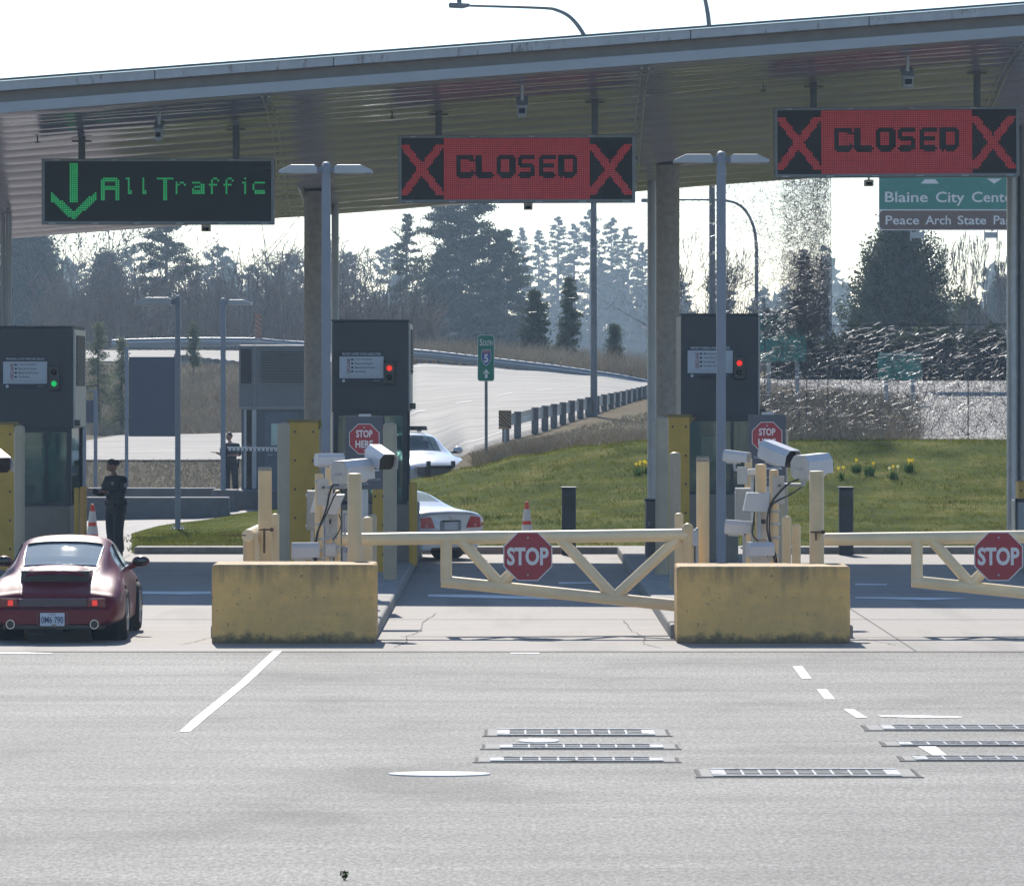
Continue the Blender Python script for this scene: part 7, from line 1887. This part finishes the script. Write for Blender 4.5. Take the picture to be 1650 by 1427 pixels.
# right
bush_pine(1452, 352, 246, 128, 'broad dark pine below the green and brown highway sign', 60, needle_b)
conifer(1296, 405, 424, 52, 'dark conifer seen through the wire sculpture', 61, needle_b, dens=.9, power=.75, leaf=.32, bare=.04)
for i, (px, pt) in enumerate(((1112, 372), (1140, 385), (1178, 395))):
    bare_tree(px, pt, 262, .8, ['thin bare tree right of the right column', 'thin bare tree behind the second lamp post', 'thin bare tree behind the left edge of the wires'][i], 62+i, mat=twig_b, depth=6, upright=.9)
for i, (px, pt) in enumerate(((1512, 392), (1538, 372), (1560, 366), (1586, 372), (1612, 378))):
    bare_tree(px, pt, 268+4*i, .38, ['slim upright bare poplar, leftmost beside the broad pine', 'slim upright bare poplar, second beside the broad pine', 'slim upright bare poplar in the middle of the row of five', 'slim upright bare poplar, fourth from the broad pine', 'slim upright bare poplar nearest the right edge column'][i], 70+i, mat=twig_b, depth=5, upright=1.6, split=.22, curl=.16, group='row of bare poplars', name='poplar_tree', r0=.010)
bush_pine(1612, 455, 486, 34, 'hazy rounded tree beside the right edge column', 80, needle_b)
bush_pine(1560, 500, 320, 50, 'low hazy tree behind the bare poplars', 81, needle_b)
for i, (px, pt, rd) in enumerate(((78, 405, 64), (128, 428, 60), (212, 400, 66), (350, 398, 66), (412, 430, 60), (470, 412, 64), (560, 410, 62), (628, 400, 60), (1095, 455, 40), (1160, 440, 40), (1228, 470, 40))):
    conifer(px, pt, 760+30*(i % 3), rd, ['faint rounded tree in the haze over the left booth', 'faint low tree in the haze right of the left booth', 'faint tree in the haze left of the tall fir', 'faint tree in the haze over the dark sign back', 'faint low tree behind the twisted bare tree', 'faint tree in the haze left of the middle column', 'faint tree in the haze right of the middle column', 'faint tree in the haze above the middle booth', 'faint tree in the haze right of the right column', 'faint tree in the haze behind the second lamp post', 'faint tree in the haze above the right booth'][i], 100+i, needle_b, dens=.75, power=.38, leaf=.8, bare=.05, group='faint trees in the haze', tuft_n=1.6, name='tree')
# far wood: reads as one hazy mass
def far_wood():
    r = np.random.default_rng(90); A, B, RA, RB = [], [], [], []
    def add(n, u0, u1, d0, d1, hmin, hmax):
        px = r.uniform(u0, u1, n); d = r.uniform(d0, d1, n); z = ground_z(px, d)-.2; x = (px-CX)*d/F
        for k in range(n):
            h = r.uniform(hmin, hmax); p = np.array([x[k], d[k], z[k]]); q = p+np.array([r.normal(0, .08)*h, 0, h*.6]); e = q+np.array([r.normal(0, .2)*h, 0, h*.4])
            A.extend([p, q]); B.extend([q, e]); RA.extend([.05, .035]); RB.extend([.035, .012])
            for j in range(9):
                f = r.uniform(.25, 1); c = p+(q-p)*f; g = c+np.array([r.normal(0, .28), r.normal(0, .2), r.uniform(.1, .4)])*h*.45; A.append(c); B.append(g); RA.append(.022); RB.append(.01)
                for i2 in range(2):
                    g2 = c+(g-c)*.6; A.append(g2); B.append(g2+np.array([r.normal(0, .2), 0, r.uniform(.05, .35)])*h*.3); RA.append(.014); RB.append(.008)
    add(900, 60, 560, 290, 460, 3, 8); add(300, 540, 700, 240, 330, 1.5, 5); add(300, 1060, 1240, 262, 320, 2, 4.5); add(160, 1470, 1680, 270, 330, 1.5, 4)
    V, Fc = tubes((A, B, RA, RB), 3); return tag(np_mesh('far_wood', V, Fc, twig_b), 'hazy leafless thicket filling in between the trees behind the roads', 'woodland', kind='stuff')
far_wood()
def far_conifers():
    r = np.random.default_rng(91); n = 40000; px = r.uniform(-900, 2700, n); d = r.uniform(1000, 1120, n)
    top = 12+5*np.sin(px*.02)+4*np.sin(px*.071+1)+2.5*np.sin(px*.19); z = 4+r.uniform(0, 1, n)**.8*np.maximum(3, top+4); c = np.stack([(px-CX)*d/F, d, z], -1)
    V, Fc = tufts(c, r.uniform(1.2, 2.6, n), r, 2.0); return tag(np_mesh('far_forest', V, Fc, needle_a), 'low band of far evergreen forest fading into the haze', 'woodland', kind='stuff')
far_conifers()

def hedge():
    r = np.random.default_rng(93); d0 = 196.0; t = thing('hedge', G(1460, d0), 'dark evergreen hedge seen through the lower band of wires', 'hedge'); n = 16000
    px = r.uniform(1236, 1760, n); d = d0+r.uniform(0, 2.5, n); top = Z(538, d0)+.25*np.sin(px*.06)+.2*np.sin(px*.17); zb = ground_z(px, d)
    z = zb+r.uniform(0, 1, n)**.8*(top-zb); c = np.stack([(px-CX)*d/F, d, z], -1); V, Fc = tufts(c, r.uniform(.12, .3, n), r, 2.4); np_mesh('foliage', V-np.array(t.location), Fc, needle_a, t)
    px = np.arange(1245, 1755, 14.0); A = np.stack([(px-CX)*(d0+1.2)/F, np.full(len(px), d0+1.2), ground_z(px, d0+1.2)-.2], -1); B = A+np.array([0, 0, 1.4])
    V, Fc = tubes((A, B, np.full(len(px), .04), np.full(len(px), .02)), 5); np_mesh('stems', V-np.array(t.location), Fc, bark_m, t)
hedge()

# ================================================================ WIRE SCULPTURE
def wires():
    r = np.random.default_rng(5); d0, d1 = 119.0, 122.5
    t = thing('wire_sculpture', (X(1420, 120), 120.5, gz(1420, 120)), 'large tangle of thin shiny steel wires rising behind the lawn', 'sculpture'); o = np.array(t.location)
    wm = M('stainless_wire', (0.075, 0.08, 0.09), .36, 1.0, var=.25, vs=2)
    def batch(n, pxf, pyf, l0, l1, rad, flat=1.0):
        px, py = pxf(n), pyf(n); d = r.uniform(d0, d1, n); c = np.stack([(px-CX)*d/F, d, H-(py-HY)*d/F], -1)
        v = r.normal(0, 1, (n, 3)); v[:, 1] *= .6; v[:, 2] *= flat; v /= np.linalg.norm(v, axis=1, keepdims=True); l = r.uniform(l0, l1, n)[:, None]; bend = r.normal(0, .16, (n, 3))*l
        a, m, b = c-v*l/2, c+bend, c+v*l/2; return a, m, b
    parts = [batch(8500, lambda n: r.uniform(1224, 1760, n), lambda n: 527+183*r.uniform(0, 1, n), .14, .52, .006),
             batch(5200, lambda n: 1338-np.abs(r.exponential(95, n)), lambda n: r.uniform(215, 527, n), .12, .42, .006),
             batch(2300, lambda n: 1338-80*r.uniform(0, 1, n)**1.2, lambda n: r.uniform(225, 530, n), .12, .40, .006),
             batch(1000, lambda n: r.uniform(1226, 1340, n), lambda n: r.uniform(500, 540, n), .10, .35, .006),
             batch(1600, lambda n: 1337-r.uniform(0, 62, n), lambda n: r.uniform(412, 530, n), .12, .40, .006)]
    A = []; B = []
    for a, m, b in parts:
        px_a = a[:, 0]*F/a[:, 1]+CX; keep = np.ones(len(a), bool)
        for q in (a, b):
            px_q = q[:, 0]*F/q[:, 1]+CX; py_q = HY-(q[:, 2]-H)*F/q[:, 1]; keep &= ~((px_q > 1340) & (py_q < 524)) & (py_q < 716)
        A += [a[keep], m[keep]]; B += [m[keep], b[keep]]
    A = np.concatenate(A); B = np.concatenate(B); R_ = np.full(len(A), .0032)
    V, Fc = tubes((A, B, R_, R_), 3); np_mesh('wire_tangle', V-o, Fc, wm, t)
    mb = MB(o)
    mb.tube([W(1338, 524.5, d1-.6), W(1480, 523.5, d1-.7), W(1760, 521.5, d1-.6)], .012, 6); mb.tube([W(1338, 215, d1-.6), W(1340, 524, d1-.6)], .007, 6)
    for px in (1232, 1300, 1334, 1560, 1700): mb.tube([W(px, 716, d1-.4), W(px, 527 if px > 1340 else 480, d1-.4)], .014, 6)
    mb.build('support_rod', wm, t)
wires()

# ================================================================ HAZE
def haze():
    m = bpy.data.materials.new('haze_air'); m.use_nodes = True; N = m.node_tree.nodes; Lk = m.node_tree.links
    N.remove(N['Principled BSDF']); v = N.new('ShaderNodeVolumePrincipled'); v.inputs['Color'].default_value = (.58, .78, 1.0, 1); v.inputs['Density'].default_value = HAZE; v.inputs['Absorption Color'].default_value = (1, 1, 1, 1); v.inputs['Anisotropy'].default_value = .35
    Lk.new(v.outputs[0], N['Material Output'].inputs['Volume'])
    mb = MB(); mb.box(-1100, 1100, -80, 1200, -2.5, 52); return tag(mb.build('haze', m), kind='stuff')
HAZE = 0.00034
haze()
